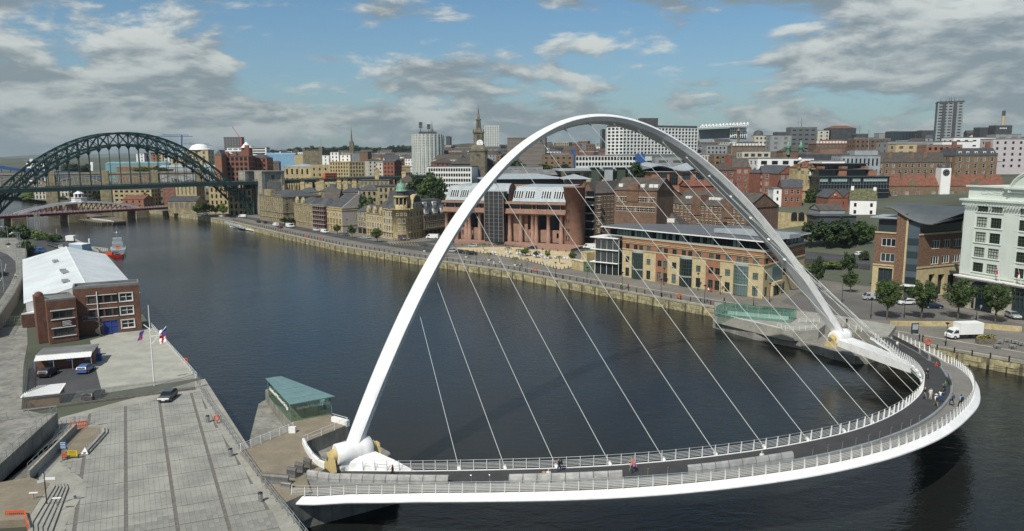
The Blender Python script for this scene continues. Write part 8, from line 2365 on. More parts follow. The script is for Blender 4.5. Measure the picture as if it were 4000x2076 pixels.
# ================================================================== trees
def leaf_mat(name,c0,c1):
 m=bpy.data.materials.new(name);m.use_nodes=True;t=m.node_tree;b=t.nodes['Principled BSDF']
 tc=N(t,'ShaderNodeTexCoord');nz=N(t,'ShaderNodeTexNoise');nz.inputs['Scale'].default_value=3.5;nz.inputs['Detail'].default_value=3
 t.links.new(tc.outputs['Object'],nz.inputs['Vector'])
 oi=N(t,'ShaderNodeObjectInfo');f=math_node(t,'ADD',smooth(t,nz.outputs['Fac'],.35,.65),math_node(t,'MULTIPLY',math_node(t,'SUBTRACT',oi.outputs['Random'],.5),.5),True)
 t.links.new(mixc(t,f,c0,c1),b.inputs['Base Color']);b.inputs['Roughness'].default_value=.65;b.inputs['Specular IOR Level'].default_value=.25
 return m
LEAF={'mid':leaf_mat('leaves_mid',(.026,.050,.014),(.075,.115,.034)),'dark':leaf_mat('leaves_dark',(.016,.032,.012),(.042,.070,.024)),'bright':leaf_mat('leaves_bright',(.075,.115,.022),(.16,.21,.05))}
m_bark=M('bark',(.11,.09,.065),.9,var=.25,scale=2)
def crown_me(n,leaf,seed,kind):
 rr=random.Random(seed);q=MB()
 cl=[]
 for k in range(34):
  while True:
   p=Vector((rr.uniform(-1,1),rr.uniform(-1,1),rr.uniform(-1,1)))
   if .25<p.length<1:break
  p*=.80;p.z=p.z*.95+.02
  if kind=='round' and p.z<-.3:p.x*=.75;p.y*=.75
  cl.append((p,rr.uniform(.20,.36)))
 for k in range(n):
  c,r=cl[k%len(cl)]
  d=Vector((rr.gauss(0,1),rr.gauss(0,1),rr.gauss(0,1))).normalized()
  p=c+d*r*rr.uniform(.6,1.0)
  nn=(d+Vector((rr.gauss(0,.4),rr.gauss(0,.4),rr.gauss(0,.4)+.3))).normalized();a=nn.orthogonal().normalized();b=nn.cross(a);s=leaf*rr.uniform(.6,1.3)
  q.add([p-a*s-b*s*.6,p+a*s-b*s*.5,p+a*s*.8+b*s*.7,p-a*s*.7+b*s*.6],[(0,1,2,3)])
 return q
CR={}
def crown(kind,tone,v):
 key=(kind,tone,v)
 if key not in CR:
  n,lf=(5200,.040)if kind=='round' else(1500,.075)
  CR[key]=crown_me(n,lf,v+(7 if kind=='round' else 0),kind).mesh('crown',LEAF[tone])
 return CR[key]
tv=[0]
def tree(label,a,h,w,tone='mid',kind='far',trunk=.35,group=None,cat='tree',name='tree'):
 a=Vector(a);t=thing(name,label,cat,a,group,random.uniform(0,6));tv[0]+=1
 q=MB();r0=max(.12,h*.018);top=h*(trunk+.35)
 q.tube((0,0,-.6),(0,0,h*trunk),r0*1.5,r0,n=7)
 q.tube((0,0,h*trunk),(0,0,top),r0,r0*.4,n=6)
 for k in range(5):an=k*1.26;q.tube((0,0,h*(trunk*.85+.03*k)),(w*.3*math.cos(an),w*.3*math.sin(an),h*(trunk+.22+.04*k)),r0*.55,r0*.2,n=5)
 link('trunk',q.mesh('trunk',m_bark),t)
 c=link('crown',crown(kind,tone,tv[0]%3),t,(0,0,h*(trunk+(1-trunk)*.5)))
 c.scale=(w*.56,w*.56,h*(1-trunk)*.56)
 return t
def ptree(label,px,yb,yt,wpx,z,tone='mid',**k):
 a=G(px,yb,z);h=PD(px,yt,a.y).z-z;tree(label,a,h,wpx*a.y/CF,tone,**k)
def dtree(label,px,yb,yt,wpx,D,tone='mid',**k):
 a=PD(px,yb,D);a.z-=1;h=PD(px,yt,D).z-a.z;tree(label,a,h,wpx*D/CF,tone,**k)
for px,yb,o in((3464,1246,'leftmost round street tree in front of the brown brick office'),(3599,1246,'second round street tree, before the brick office corner'),(3741,1248,'round street tree in front of the left hotel arch'),(3887,1261,'rightmost round street tree in front of the white hotel')):
 ptree(o,px,yb,yb-157,118,2.9,kind='round',trunk=.30,group='round street trees by the hotel')
for px,yb,yt,w,z,tone,o in((1318,914,877,32,2.9,'mid','small young tree before the buff merchant house'),(1376,929,879,34,2.9,'mid','small tree in front of the tall grey gable'),(1474,946,889,52,2.9,'mid','round tree in front of the cream house with gablets'),(1264,892,864,26,2.9,'mid','little tree at the foot of the scaffolding'),(1112,878,850,34,2.9,'dark','small dark tree right of the palazzo front'),(1138,881,850,34,2.9,'dark','second small dark tree right of the palazzo'),(2053,1002,968,40,2.9,'bright','bushy young tree at the back of the sand'),(2096,1008,978,28,2.9,'mid','thin young tree in the middle of the sand'),(2140,1012,975,26,2.9,'bright','pale thin young tree on the sand'),(2238,1022,982,34,2.9,'mid','young tree beside the sandstone substation'),(3190,1140,1002,52,2.9,'dark','slim dark tree by the office end wall'),(3312,1085,985,64,3.2,'dark','broad dark tree above the stepped path'),(3322,1142,1060,60,3,'mid','shrubby tree at the bottom of the stepped path'),(3370,1040,980,46,3.5,'dark','small dark tree against the brick office side'),(2870+300,1060,1030,60,3.2,'bright','yellow-green shrub behind the glass-topped offices'),(3250,1050,1022,90,3.5,'bright','long yellow-green hedge by the bus lay-by')):
 ptree(o,px,yb,yt,w,z,tone,trunk=.25)
for px,yb,yt,w,D,tone,o in((3170,950,868,90,285,'dark','dark round tree at the left end of the big hedge mass'),(3225,958,856,120,282,'dark','large dark green tree in the hedge mass by the road'),(3290,962,852,130,280,'dark','tallest dark green tree in the hedge mass'),(3350,958,862,110,282,'mid','dark tree at the right of the hedge mass'),(3392,950,880,60,288,'mid','lighter tree beside the brick office wing'),(1625,800,684,90,400,'dark','big dark tree right of the round tower block'),(1680,800,672,110,398,'mid','largest tree right of the round tower block'),(1712,810,704,80,385,'dark','dark tree between the tower block and court house'),(1650,830,735,100,380,'mid','lower tree behind the brick mansard building'),(1722,810,745,50,400,'dark','dark tree touching the court house corner'),(1440,850,758,60,392,'mid','tall tree left of the dark Victorian office'),(1412,850,765,36,392,'dark','narrow dark tree beside the grey gable roof'),(2010,690,620,110,560,'mid','wide tree below the dark banded office slab'),(2120,690,640,130,520,'mid','broad tree behind the brown barrel roof'),(2205,690,642,90,530,'dark','dark tree right of the broad tree behind the barrel roof'),(2500,720,636,95,420,'dark','big dark tree before the right-hand blue tower'),(1975,640,600,60,640,'dark','dark tree peeping between spire and office slab'),(2600,800,765,90,350,'bright','light green bushes below the undercroft'),(2670,790,755,80,350,'bright','second light green bush near the undercroft'),(3165,800,735,60,385,'mid','green slope tree below the stone gatehouse'),(770,828,796,44,505,'bright','bright green tree nearest the swing bridge end'),(805,826,794,50,500,'bright','bright green tree second from the swing bridge'),(842,830,798,50,490,'bright','bright green tree third from the swing bridge'),(872,832,796,44,485,'bright','bright green tree nearest the green arch foot'),(110,788,752,60,720,'bright','bright riverside trees left of the first stone pier'),(160,790,758,50,715,'bright','second bright riverside tree left of the stone pier'),(250,788,765,44,690,'mid','dark riverside tree right of the first stone pier'),(298,795,738,48,660,'dark','tall dark tree left of the white cabin'),(382,800,748,44,640,'dark','tall dark tree right of the white cabin'),(572,808,752,46,600,'dark','dark tree between gabled flats and stone pier'),(278,680,640,70,850,'dark','left half of the dome of trees on the hillside'),(322,680,638,80,850,'dark','right half of the dome of trees on the hillside'),(560,672,652,80,700,'bright','light green trees behind the viaduct parapet'),(640,672,655,70,705,'mid','green trees behind the viaduct parapet to the right'),(8,1010,905,60,330,'dark','dark tree at the left edge above the road'),(45,965,885,90,345,'dark','big dark tree behind the distant street lamp'),(98,950,880,90,350,'mid','rounded green tree above the car park'),(60,1010,945,80,300,'dark','dark bush behind the group of street lamps'),(110,1000,940,70,290,'dark','dark tree beside the blue van'),(165,932,905,80,345,'bright','low yellow-green bushes at the river bend'),(205,940,915,70,335,'mid','low green bush by the single pale post')):
 dtree(o,px,yb,yt,w,D,tone,trunk=.12)
random.seed(21)
for k in range(36):
 px=1040+k*30+random.uniform(-8,8);D=random.uniform(1500,2100)
 dtree('dark tree on the far wooded skyline',px,600,572+6*math.sin(k)+(8 if px<1200 else 0),random.uniform(28,50),D,'dark',trunk=.05,group='trees along the wooded skyline')
pf=MB()
for k in range(11):
 an=k*.571;prev=Vector((0,0,0))
 for j in range(1,5):p=Vector((math.cos(an)*.42*j,math.sin(an)*.42*j,.5*j-.16*j*j));s=Vector((-math.sin(an),math.cos(an),0))*.14;pf.quad(prev-s,prev+s,p+s*.8,p-s*.8);prev=p
pfm=pf.mesh('fronds',LEAF['mid'])
for k,(zx,zy)in enumerate(((150,215),(353,265),(570,275),(740,205),(797,305),(990,245),(1060,355),(1097,265),(1505,340))):
 a=G(1600+zx/2.571,900+zy/2.571,2.87);t=thing('palm_tree',('first','second','third','fourth','fifth','sixth','seventh','eighth','last')[k]+' potted palm from the arch leg along the beach promenade','palm',a,'palms along the beach promenade')
 q=MB();q.tube((0,0,.4),(0,0,2.6),.14,.10,n=6);link('trunk',q.mesh('trunk',m_bark),t);link('fronds',pfm,t,(0,0,2.6));q=MB();q.lathe((0,0,0),[(.5,0),(.65,.5),(.5,.5)],8);link('planter',q.mesh('planter',m_pstone),t)
# ================================================================== ground details, beach, street furniture
area('beach',2.87,[(1763,968),(1960,965),(2225,975),(2245,1040),(2190,1053),(2060,1018),(1900,990)],m_sand,.05)
area('court_road',2.86,[(1620,948),(1900,955),(2240,983),(2310,1005),(2300,990),(2260,960),(2230,972),(1960,952),(1700,938)],m_asphalt)
area('junction',2.865,[(1500,952),(1640,945),(1740,968),(1690,985),(1560,965)],m_asphalt)
area('hotel_forecourt',2.86,[(3050,1178),(3140,1135),(3395,1155),(3580,1178),(4150,1300),(4150,1345),(3880,1268),(3700,1252),(3480,1252),(3290,1242),(3150,1212)],M('worn_asphalt',(.125,.12,.112),.9,var=.15,scale=.1))
area('upper_street',5.6,[(3142,1010),(3150,930),(3185,968),(3400,985),(3400,1035),(3250,1020)],m_asphalt,3)
area('hill_street',13.5,[(2840,792),(2960,780),(3050,800),(3140,815),(3235,838),(3235,850),(3060,828),(2860,812)],m_asphalt,1.5)
t=thing('stone_wall','long sandstone retaining wall with arches below the hill street','wall',PD(3000,870,318));q=MB()
for a,b in(((2860,815),(3060,830)),((3060,830),(3240,852))):p,s=PD(*a,318),PD(*b,318);q.obox(p-ZV*9,s-p,(0,1.2,0),ZV*9)
q.build('wall',m_sstone,t);q=MB()
for px in(3103,3131):p=PD(px,832,317.4);q.add([p+Vector((1.3*math.cos(k*math.pi/8),0,1.3*math.sin(k*math.pi/8)-1))for k in range(9)]+[p+Vector((-1.3,0,-3)),p+Vector((1.3,0,-3))],[tuple(range(11))])
q.build('arch_opening',m_black,t)
m_yl=M('yellow_line',(.60,.47,.10),.7,var=0)
q=MB()
for k in range(11):a,b=G(1518+k*11,945+k*.6,2.88),G(1527+k*11,957+k*.6,2.88);q.bar(a,b,.15,.012)
struct('yellow_hatching',q,m_yl)
t=thing('stone_wall','low sandstone wall behind the white box truck','wall',G(3700,1280,2.87));a,b,c=G(3474,1272,2.85),G(3750,1275,2.85),G(3990,1296,2.85);q=MB();q.bar(a+ZV*.5,b+ZV*.5,.5,1.1);q.bar(b+ZV*.5,c+ZV*.5,.5,1.3);q.build('wall',m_sstone,t)
for lab,pts in(('black bollard and rail fence on the far quay right of the bridge',((3660,1369),(4150,1447))),('black bollard and rail fence along the quay below the offices',((2200,1090),(2600,1163),(2791,1193),(3240,1255))),('black bollard and rail fence along the quay by the beach',((1560,995),(1989,1051),(2200,1090)))):
 fence('bollard_fence',lab,'fence',gl(2.85,*pts),1.15,[.5,.95],3.1,m_black,.035,.14)
fence('bollard_fence','black bollard and rail fence along the far quay before the old houses','fence',gl(2.85,(912,863),(1324,956),(1560,995)),1.15,[.5,.95],3.6,m_black,.035,.16)
fence('bollard_row','row of short black posts edging the beach','bollards',gl(2.85,(1850,985),(2060,1021),(2186,1056),(2235,1046)),1.0,[],2.4,m_black,.02,.12)if 0 else None
bm_=MB();bm_.tube((0,0,0),(0,0,1.0),.13,n=6);bme=bm_.mesh('bollard',m_black)
for p,d in along([tuple(x)for x in gl(2.87,(1850,985),(2060,1021),(2186,1056),(2235,1046))],2.4):tag(link('bollard',bme,None,p),'short black bollard in the row edging the sand','bollard','bollards edging the beach')
for p,d in along([tuple(x)for x in gl(2.87,(1770,960),(1960,962),(2230,988))],4):tag(link('bollard',bme,None,p),'short black bollard in the row before the court house','bollard','bollards before the court house')
WHERE=['beside the glass bay of the offices','before the first big bay window','on the quay edge before the brick column','close to the first red column of the offices','before the middle bay window','on the quay edge left of the glass pavilion','before the second red column','just behind the glass pavilion','by the office entrance corner','left of the first hotel tree','between the first two hotel trees','between the last two hotel trees','at the near side of the forecourt with the big mast','beside the parked truck','in the middle of the beach front','at the right end of the beach','in front of the first palm trees','near the arch leg by the parked cars','before the grey gable']
for k,(px,yb,yt)in enumerate(((2293,1107,1045),(2430,1133,1065),(2582,1160,1092),(2593,1115,1049),(2726,1135,1069),(2752,1185,1116),(2813,1150,1081),(2943,1197,1127),(3006,1181,1108),(3401,1244,1166),(3531,1244,1166),(3813,1252,1209),(3288,1190,1080),(3694,1352,1263),(2120,1028,974),(2170,1082,1026),(2059,1066,1012),(1861,1032,990),(1357,920,858))):
 a=G(px,yb,2.87);h=PD(px,yt,a.y).z-2.87;t=thing('lamp_post','slim black lamp post '+WHERE[k],'lamp post',a);q=MB();q.tube(a,a+ZV*1,.12,n=6);q.tube(a+ZV*1,a+ZV*h,.07,.05,n=6);q.build('pole',m_black,t);q=MB();q.lathe(a+ZV*(h-.3),[(.12,0),(.45,.3),(.15,.5)],8);q.build('lantern',m_black,t)
for px,py,o in((1739,1004,'near the arch leg and parked cars'),(2090,1062,'below the right end of the beach'),(2652,1168,'left of the quay bench'),(3622,1352,'beside the two people at the bridge end'),(1200,930,'above the pontoon with the white cruiser'),(1250,940,'further right above the pontoon')):buoy('red lifebuoy on the quay rail '+o,(px,py),2.85,1.6)
t=thing('information_board','tall dark glass information board by the truck','sign',G(3575,1306,2.87));a=G(3560,1304,2.87);q=MB();q.obox(a,(1.6,.1,0),(0,.25,0),ZV*2.3);q.build('panel',m_glz_b,t);q=MB();q.obox(a+Vector((.15,-.04,.9)),(1.3,.08,0),(0,.02,0),ZV*1.2);q.build('poster',m_lead,t)
a,b=G(905,885,.5),G(1322,957,.5);t=thing('pontoon','long white floating pontoon along the far quay','pontoon',(a+b)/2);q=MB();q.bar(a+ZV*.1,b+ZV*.1,2.4,.5);q.build('float',m_white,t);q=MB();q.bar(G(880,868,2.8),G(958,893,1.0),1.6,.8);q.build('gangway',m_lead,t)
for k in range(7):q=MB();p=a.lerp(b,.06+k*.145);q.obox(p+Vector((0,.4,.3)),(2.2,0,0),(0,.3,0),ZV*1.1);q.build('service_box',m_white,t)
v=thing('cabin_cruiser','small white cabin cruiser tied to the pontoon','boat',(0,0,0));hull(8.5,1.5,1.1,m_white,m_white,v);q=MB();q.box(-2.6,1.8,-1.1,1.1,1.1,2.0);q.box(-2.4,.6,-1,1,2.4,2.6);q.build('cabin',m_white,v);q=MB();q.box(-2.3,.9,-1.02,1.02,2.0,2.4);q.build('cabin_window',m_glz_b,v);v.location=G(1136,935,0);v.rotation_euler=(0,0,R(128))
for k,(px,py)in enumerate(((3905,1345),(3935,1338),(3965,1345),(3895,1362),(3955,1362),(3990,1352))):
 a=G(px,py,2.87);t=thing('cafe_table',('back left','back middle','back right','front left','front middle','rightmost')[k]+' square cafe table on the quay by the flower planters','table',a,'cafe tables on the quay');q=MB();q.box(a.x-.5,a.x+.5,a.y-.5,a.y+.5,3.57,3.62);q.build('table_top',m_galv,t)
 for dx in(-.45,.45):
  for dy in(-.45,.45):q=MB();q.bar((a.x+dx,a.y+dy,2.87),(a.x+dx,a.y+dy,3.57),.05,.05);q.build('leg',m_black,t)
a=G(3862,1345,2.87);t=thing('flower_planter','dark timber planter with yellow flowers beside the cafe tables','planter',a);q=MB();q.box(a.x-2,a.x+1.6,a.y,a.y+1.4,2.87,3.9);q.build('box',m_timber,t);q=MB()
for k in range(200):p=a+Vector((random.uniform(-1.9,1.5),random.uniform(.1,1.3),1+random.uniform(0,.7)));q.box(p.x,p.x+.15,p.y,p.y+.15,p.z,p.z+.12,int(random.random()<.35))
q.build('plants',[LEAF['dark'],m_yl],t)
dk_=MB();dk_.quad((-.35,0,.15),(.35,0,.15),(.35,.9,.95),(-.35,.9,.95));dk_.quad((-.35,0,.16),(-.35,.9,.96),(.35,.9,.96),(.35,0,.16));dkm=dk_.mesh('sling',M('deckchair_cloth',(.50,.50,.62),.8,var=.4,scale=6));df=MB()
for s in(-.38,.38):df.bar((s,-.1,.05),(s,.95,1.0),.05,.05);df.bar((s,.8,0),(s,-.05,.5),.05,.05)
dfm=df.mesh('frame',m_timber)
for zx,zy in((830,235),(972,235),(1078,248),(1145,250),(1222,258),(1300,262),(1385,282),(1360,292),(1468,285),(1552,293),(1100,262),(1250,268)):
 a=G(1600+zx/2.571,900+zy/2.571,2.88)
 for s in(0,1.2):t=thing('deckchair','pale striped deckchair standing on the sand of the quay beach','deckchair',a+Vector((s,0,0)),'deckchairs on the quay beach',random.uniform(-.5,.5));link('sling',dkm,t);link('frame',dfm,t)
# ================================================================== vehicles
def paint(name,c):return M(name,c,.3,var=.0,spec=.5)
def wheels(t,xs,w,r):
 q=MB();q.tube((0,-.11,0),(0,.11,0),r,n=14);me=q.mesh('tyre',m_black);q=MB();q.tube((0,-.12,0),(0,.12,0),r*.58,n=8);rm=q.mesh('rim',m_galv)
 for x in xs:
  for y in(-w,w):o=link('wheel',me,t,(x,y,r));link('rim',rm,o)
def car(kind):
 t=thing({'van':'van','truck':'box_truck'}.get(kind,'car'),'x',{'van':'van','truck':'truck'}.get(kind,'car'),(0,0,0))
 q=MB();g=MB()
 def sect(prof,w,tw=None):
  n=len(prof);zs=max(p[1]for p in prof)
  ww=[w-(tw or 0)*max(0,(z-.85))for x,z in prof]
  q.add([(x,-a,z)for(x,z),a in zip(prof,ww)]+[(x,a,z)for(x,z),a in zip(prof,ww)],[tuple(range(n)),tuple(range(2*n-1,n-1,-1))]+[(i,n+i,n+(i+1)%n,(i+1)%n)for i in range(n)])
 if kind=='car':
  sect([(2.05,.35),(2.1,.62),(1.95,.80),(1.05,.95),(.35,1.42),(-.9,1.46),(-1.75,1.30),(-2.0,.95),(-2.05,.35)],.86,.28)
  for s in(-1,1):g.add([(.98,s*.855,.96),(.36,s*.745,1.36),(-.85,s*.74,1.39),(-1.55,s*.78,1.24),(-1.7,s*.85,.98)],[(0,1,2,3,4)])
  g.add([(1.08,-.78,.97),(1.08,.78,.97),(.40,.68,1.42),(.40,-.68,1.42)],[(0,1,2,3)]);g.add([(-2.02,-.74,1.0),(-1.79,-.66,1.27),(-1.79,.66,1.27),(-2.02,.74,1.0)],[(0,1,2,3)]);X=(1.3,-1.3)
 else:
  L=2.6 if kind=='van' else 1.2
  sect([(2.5,.4),(2.55,.9),(2.25,1.15),(1.6,1.95 if kind=='van' else 2.05),(-L if kind=='van' else .8,2.0 if kind=='van' else 2.1),(-L if kind=='van' else .8,.4)],.95,.08)
  for s in(-1,1):g.add([(2.05,s*.93,1.2),(1.55,s*.88,1.8),(.9,s*.88,1.82),(.9,s*.935,1.2)],[(0,1,2,3)])
  g.add([(2.28,-.8,1.18),(2.28,.8,1.18),(1.66,.78,1.93),(1.66,-.78,1.93)],[(0,1,2,3)]);X=(1.6,-1.7)
  if kind=='truck':b=MB();b.box(-4.0,.75,-1.1,1.1,.95,3.15);b.build('cargo_box',m_white,t);b=MB();b.box(-4,.8,-.5,.5,.6,.95);b.build('chassis',m_black,t);X=(1.6,-2.9)
 link('body',q.mesh('body',m_white),t);link('windows',g.mesh('windows',m_glz_b),t);wheels(t,X,.80 if kind=='car' else .88,.32 if kind=='car' else .37)
 f=2.06 if kind=='car' else 2.5
 for y in(-.62,.62):b=MB();b.box(f-.04,f+.04,y-.16,y+.16,.62,.76);link('headlight',b.mesh('headlight',m_white),t);b=MB();b.box(-2.06,-1.98,y-.12,y+.12,.72,.9);link('tail_light',b.mesh('tail_light',m_fred),t)if kind=='car' else None
 b=MB();b.box(f,f+.06,-.26,.26,.42,.54);link('number_plate',b.mesh('number_plate',m_white),t)
 return t
PR={k:car(k)for k in('car','van','truck')};used=set()
m_blk,m_gry,m_slv,m_blu,m_nav,m_rd=paint('paint_black',(.012,.012,.014)),paint('paint_grey',(.075,.08,.085)),paint('paint_silver',(.36,.38,.39)),paint('paint_blue',(.05,.12,.30)),paint('paint_navy',(.012,.02,.05)),paint('paint_red',(.15,.02,.02))
m_wh=paint('paint_white',(.72,.73,.72))
for kind,px,py,z,rz,mt,lab,s in(('car',190,1467,3.97,95,m_blk,'black hatchback parked nose-in at the carport',1),('car',336,1452,3.97,98,m_blu,'bright blue hatchback parked by the blue bins',1),('car',366,1556,3.97,92,m_gry,'grey car parked behind the palisade fence',1),('car',657,1560,3.98,-85,m_gry,'dark grey car standing alone on the paved square',1),('van',3408,1172,2.9,172,m_slv,'silver van parked behind the leftmost hotel tree',1),('car',3538,1190,2.9,-172,m_wh,'white car behind the first two hotel trees',1.1),('car',3644,1204,2.9,-10,m_nav,'dark navy saloon between the second and third hotel trees',1.1),('car',3955,1242,2.9,-96,m_slv,'silver people carrier by the hotel corner',1.1),('truck',3748,1322,2.87,186,m_wh,'white box truck parked on the far quay',1.12),('car',1732,982,2.88,-30,m_nav,'dark car nearest the white arch leg on the quay',1),('car',1767,986,2.88,-20,m_slv,'silver hatchback with open boot beside the promenade',1.05),('car',1799,990,2.88,-20,m_blk,'black car right of the silver hatchback',1),('car',1844,996,2.88,-15,m_blk,'black car at the left end of the beach',1.05),('car',1849,966,2.88,165,m_slv,'pale blue-silver car driving past the court house',1),('car',2080,974,2.88,165,m_nav,'dark car behind the beach trees',1),('van',2303,972,2.9,170,m_wh,'white van parked by the round brick tower',1.1),('van',1690,934,2.9,165,m_wh,'white van just left of the arch leg near the brick building',1.2),('car',1353,921,2.88,-45,m_gry,'grey car below the tall grey gable',1),('car',1435,932,2.88,-40,m_slv,'silver car before the cream house',1),('van',1077,884,2.88,130,m_wh,'white van in front of the palazzo',1),('van',1133,890,2.88,-48,m_wh,'white tipper lorry before the twin-gabled building',1.2),('van',1269,911,2.88,-45,m_wh,'white van in front of the buff merchant house',1),('car',1236,903,2.88,-45,m_wh,'white car beneath the scaffolding',1),('car',1010,870,2.88,120,m_blk,'black car at the foot of the granite tower',1),('car',1036,873,2.88,120,m_nav,'dark car left of the palazzo door',1),('car',1094,892,2.88,130,m_rd,'dark red car on the quay road',1),('car',800,842,2.9,170,m_wh,'white car by the bright green trees',1),('car',868,848,2.9,170,m_wh,'white car left of the green arch foot',1),('van',948,850,2.9,170,m_wh,'white van behind the green arch foot',1),('car',910,852,2.9,170,m_blk,'dark car beside the white van at the arch foot',1),('car',2975,788,13.6,-20,m_wh,'pale car leftmost in the row on the hill street',1),('car',3008,793,13.6,-20,m_slv,'silver car second in the row on the hill street',1),('car',3036,800,13.6,-20,m_blk,'black car third in the row on the hill street',1),('car',3062,806,13.6,-20,m_wh,'white car at the right of the hill street row',1),('car',3362,998,5.7,20,m_wh,'white car waiting beside the hedge mass',1),('car',3384,988,5.7,20,m_wh,'second white car half hidden behind the brick office',1),('van',146,990,3.97,10,m_blu,'blue van in the riverside car park',1.2),('car',196,958,3.97,-60,m_blk,'black car first in the car park row',1),('car',208,962,3.97,-60,m_nav,'navy car second in the car park row',1),('car',222,967,3.97,-60,m_gry,'grey car third in the car park row',1),('car',238,972,3.97,-60,m_wh,'white car last in the car park row',1),('car',4,1080,7.03,80,m_blk,'black car on the raised road at the left edge',1)):
 o=PR[kind]if kind not in used else copy_tree(PR[kind]);used.add(kind)
 o.location=G(px,py,z);o.rotation_euler=(0,0,R(rz));o.scale=(s,s,s);o['label']=lab
 for c in o.children:
  if c.name.startswith('body'):c.data=c.data.copy();c.data.materials[0]=mt
# ================================================================== people
def body_mesh(pose):
 P={'pelvis':(0,0,.93),'chest':(.02,0,1.28),'neck':(.03,0,1.48),'head':(.05,0,1.62),'crown':(.04,0,1.73)}
 st={'walk':.30,'stand':.03}.get(pose,0)
 E=[('pelvis','chest'),('chest','neck'),('neck','head'),('head','crown')]
 for s,y in(('l',.10),('r',-.10)):
  f=st if s=='l' else-st
  if pose=='sit':P['k'+s],P['f'+s],P['t'+s]=(.42,y,.90),(.44,y,.48),(.60,y,.46)
  else:P['k'+s],P['f'+s],P['t'+s]=(f*.6+.04,y,.50),(f-(.06 if f<0 else 0),y,.08+(.06 if f<-.1 else 0)),(f+.14,y,.03)
  P['s'+s],P['e'+s],P['w'+s],P['h'+s]=(.02,y*2.0,1.42),(-f*.5-.03,y*2.5,1.14),(-f*.9+.12,y*2.5,.92),(-f+.16,y*2.4,.83)
  if pose=='lean':P['e'+s],P['w'+s],P['h'+s]=(.20,y*2.4,1.18),(.42,y*1.8,1.12),(.50,y*1.5,1.10)
  E+=[('pelvis','k'+s),('k'+s,'f'+s),('f'+s,'t'+s),('chest','s'+s),('s'+s,'e'+s),('e'+s,'w'+s),('w'+s,'h'+s)]
 rad={'pelvis':.15,'chest':.16,'neck':.06,'head':.10,'crown':.075,'k':.075,'f':.05,'t':.04,'s':.07,'e':.048,'w':.035,'h':.03}
 ks=list(P);me=bpy.data.meshes.new('body');me.from_pydata([P[k]for k in ks],[(ks.index(a),ks.index(b))for a,b in E],[])
 o=bpy.data.objects.new('tmp',me);COL.objects.link(o);o.modifiers.new('s','SKIN');me.skin_vertices[0].data[0].use_root=True
 for i,k in enumerate(ks):r=rad.get(k,rad.get(k[0],.05));me.skin_vertices[0].data[i].radius=(r,r)
 o.modifiers.new('d','SUBSURF').levels=1
 out=bpy.data.meshes.new_from_object(o.evaluated_get(bpy.context.evaluated_depsgraph_get()));bpy.data.objects.remove(o)
 out.name='body'
 if pose=='sit':
  for v in out.vertices:v.co.z-=.45
 return out
BM={p:body_mesh(p)for p in('walk','stand','sit','lean')}
m_skin=M('skin',(.45,.27,.19),.6,var=0);hairs={'d':M('hair_dark',(.03,.022,.018),.7,var=0),'g':M('hair_grey',(.42,.40,.37),.7,var=0),'b':M('hair_brown',(.16,.08,.035),.7,var=0),'r':M('hair_red',(.25,.07,.025),.7,var=0)}
CLC={'black':(.015,.015,.017),'navy':(.02,.03,.07),'white':(.72,.72,.70),'pink':(.55,.16,.33),'tan':(.40,.28,.15),'grey':(.16,.165,.17),'blue':(.22,.34,.48),'red':(.45,.03,.03),'green':(.06,.20,.10),'cream':(.58,.54,.44),'yellow':(.60,.60,.06),'denim':(.045,.075,.15),'khaki':(.26,.22,.15)}
def person(label,a,rz,pose,top,bot,hair='d',bag=None,group=None,hat=None):
 t=thing('person',label,'person',a,group,R(rz));me=BM[pose].copy();cl=lambda c:M('cloth_'+c,CLC[c],.85,var=.08,scale=4)
 for m in(m_skin,cl(top),cl(bot),hairs[hair],m_black):me.materials.append(m)
 dz=.45 if pose=='sit' else 0
 for p in me.polygons:
  c=p.center;z=c.z+dz
  p.use_smooth=True
  if z>1.50:mi=3 if(z>1.68 or c.x<.02)else 0
  elif z>1.44 and abs(c.y)<.08:mi=0
  elif abs(c.y)>.17 and z<1.12:mi=0
  elif z>.96:mi=1
  elif z<.10+dz and c.x>-1:mi=4
  else:mi=2
  p.material_index=mi
 link('body',me,t)
 if bag:q=MB();q.box(-.34,-.16,-.16,.16,1.0-dz,1.42-dz);link('backpack' if bag!='hand' else 'handbag',q.mesh('bag',cl(bag if bag in CLC else 'navy')),t)
 if hat:q=MB();q.lathe((.04,0,1.70-dz),[(.24,0),(.12,.02),(.11,.10),(.02,.13)],10);link('hat',q.mesh('hat',cl(hat)),t)
 return t
def dG(px,py):
 z=7.0
 for _ in range(30):p=G(px,py,z);q=2*(p-BS).dot(BAX)/BL-1;z=4.32+5*(1-min(1,q*q))
 return p
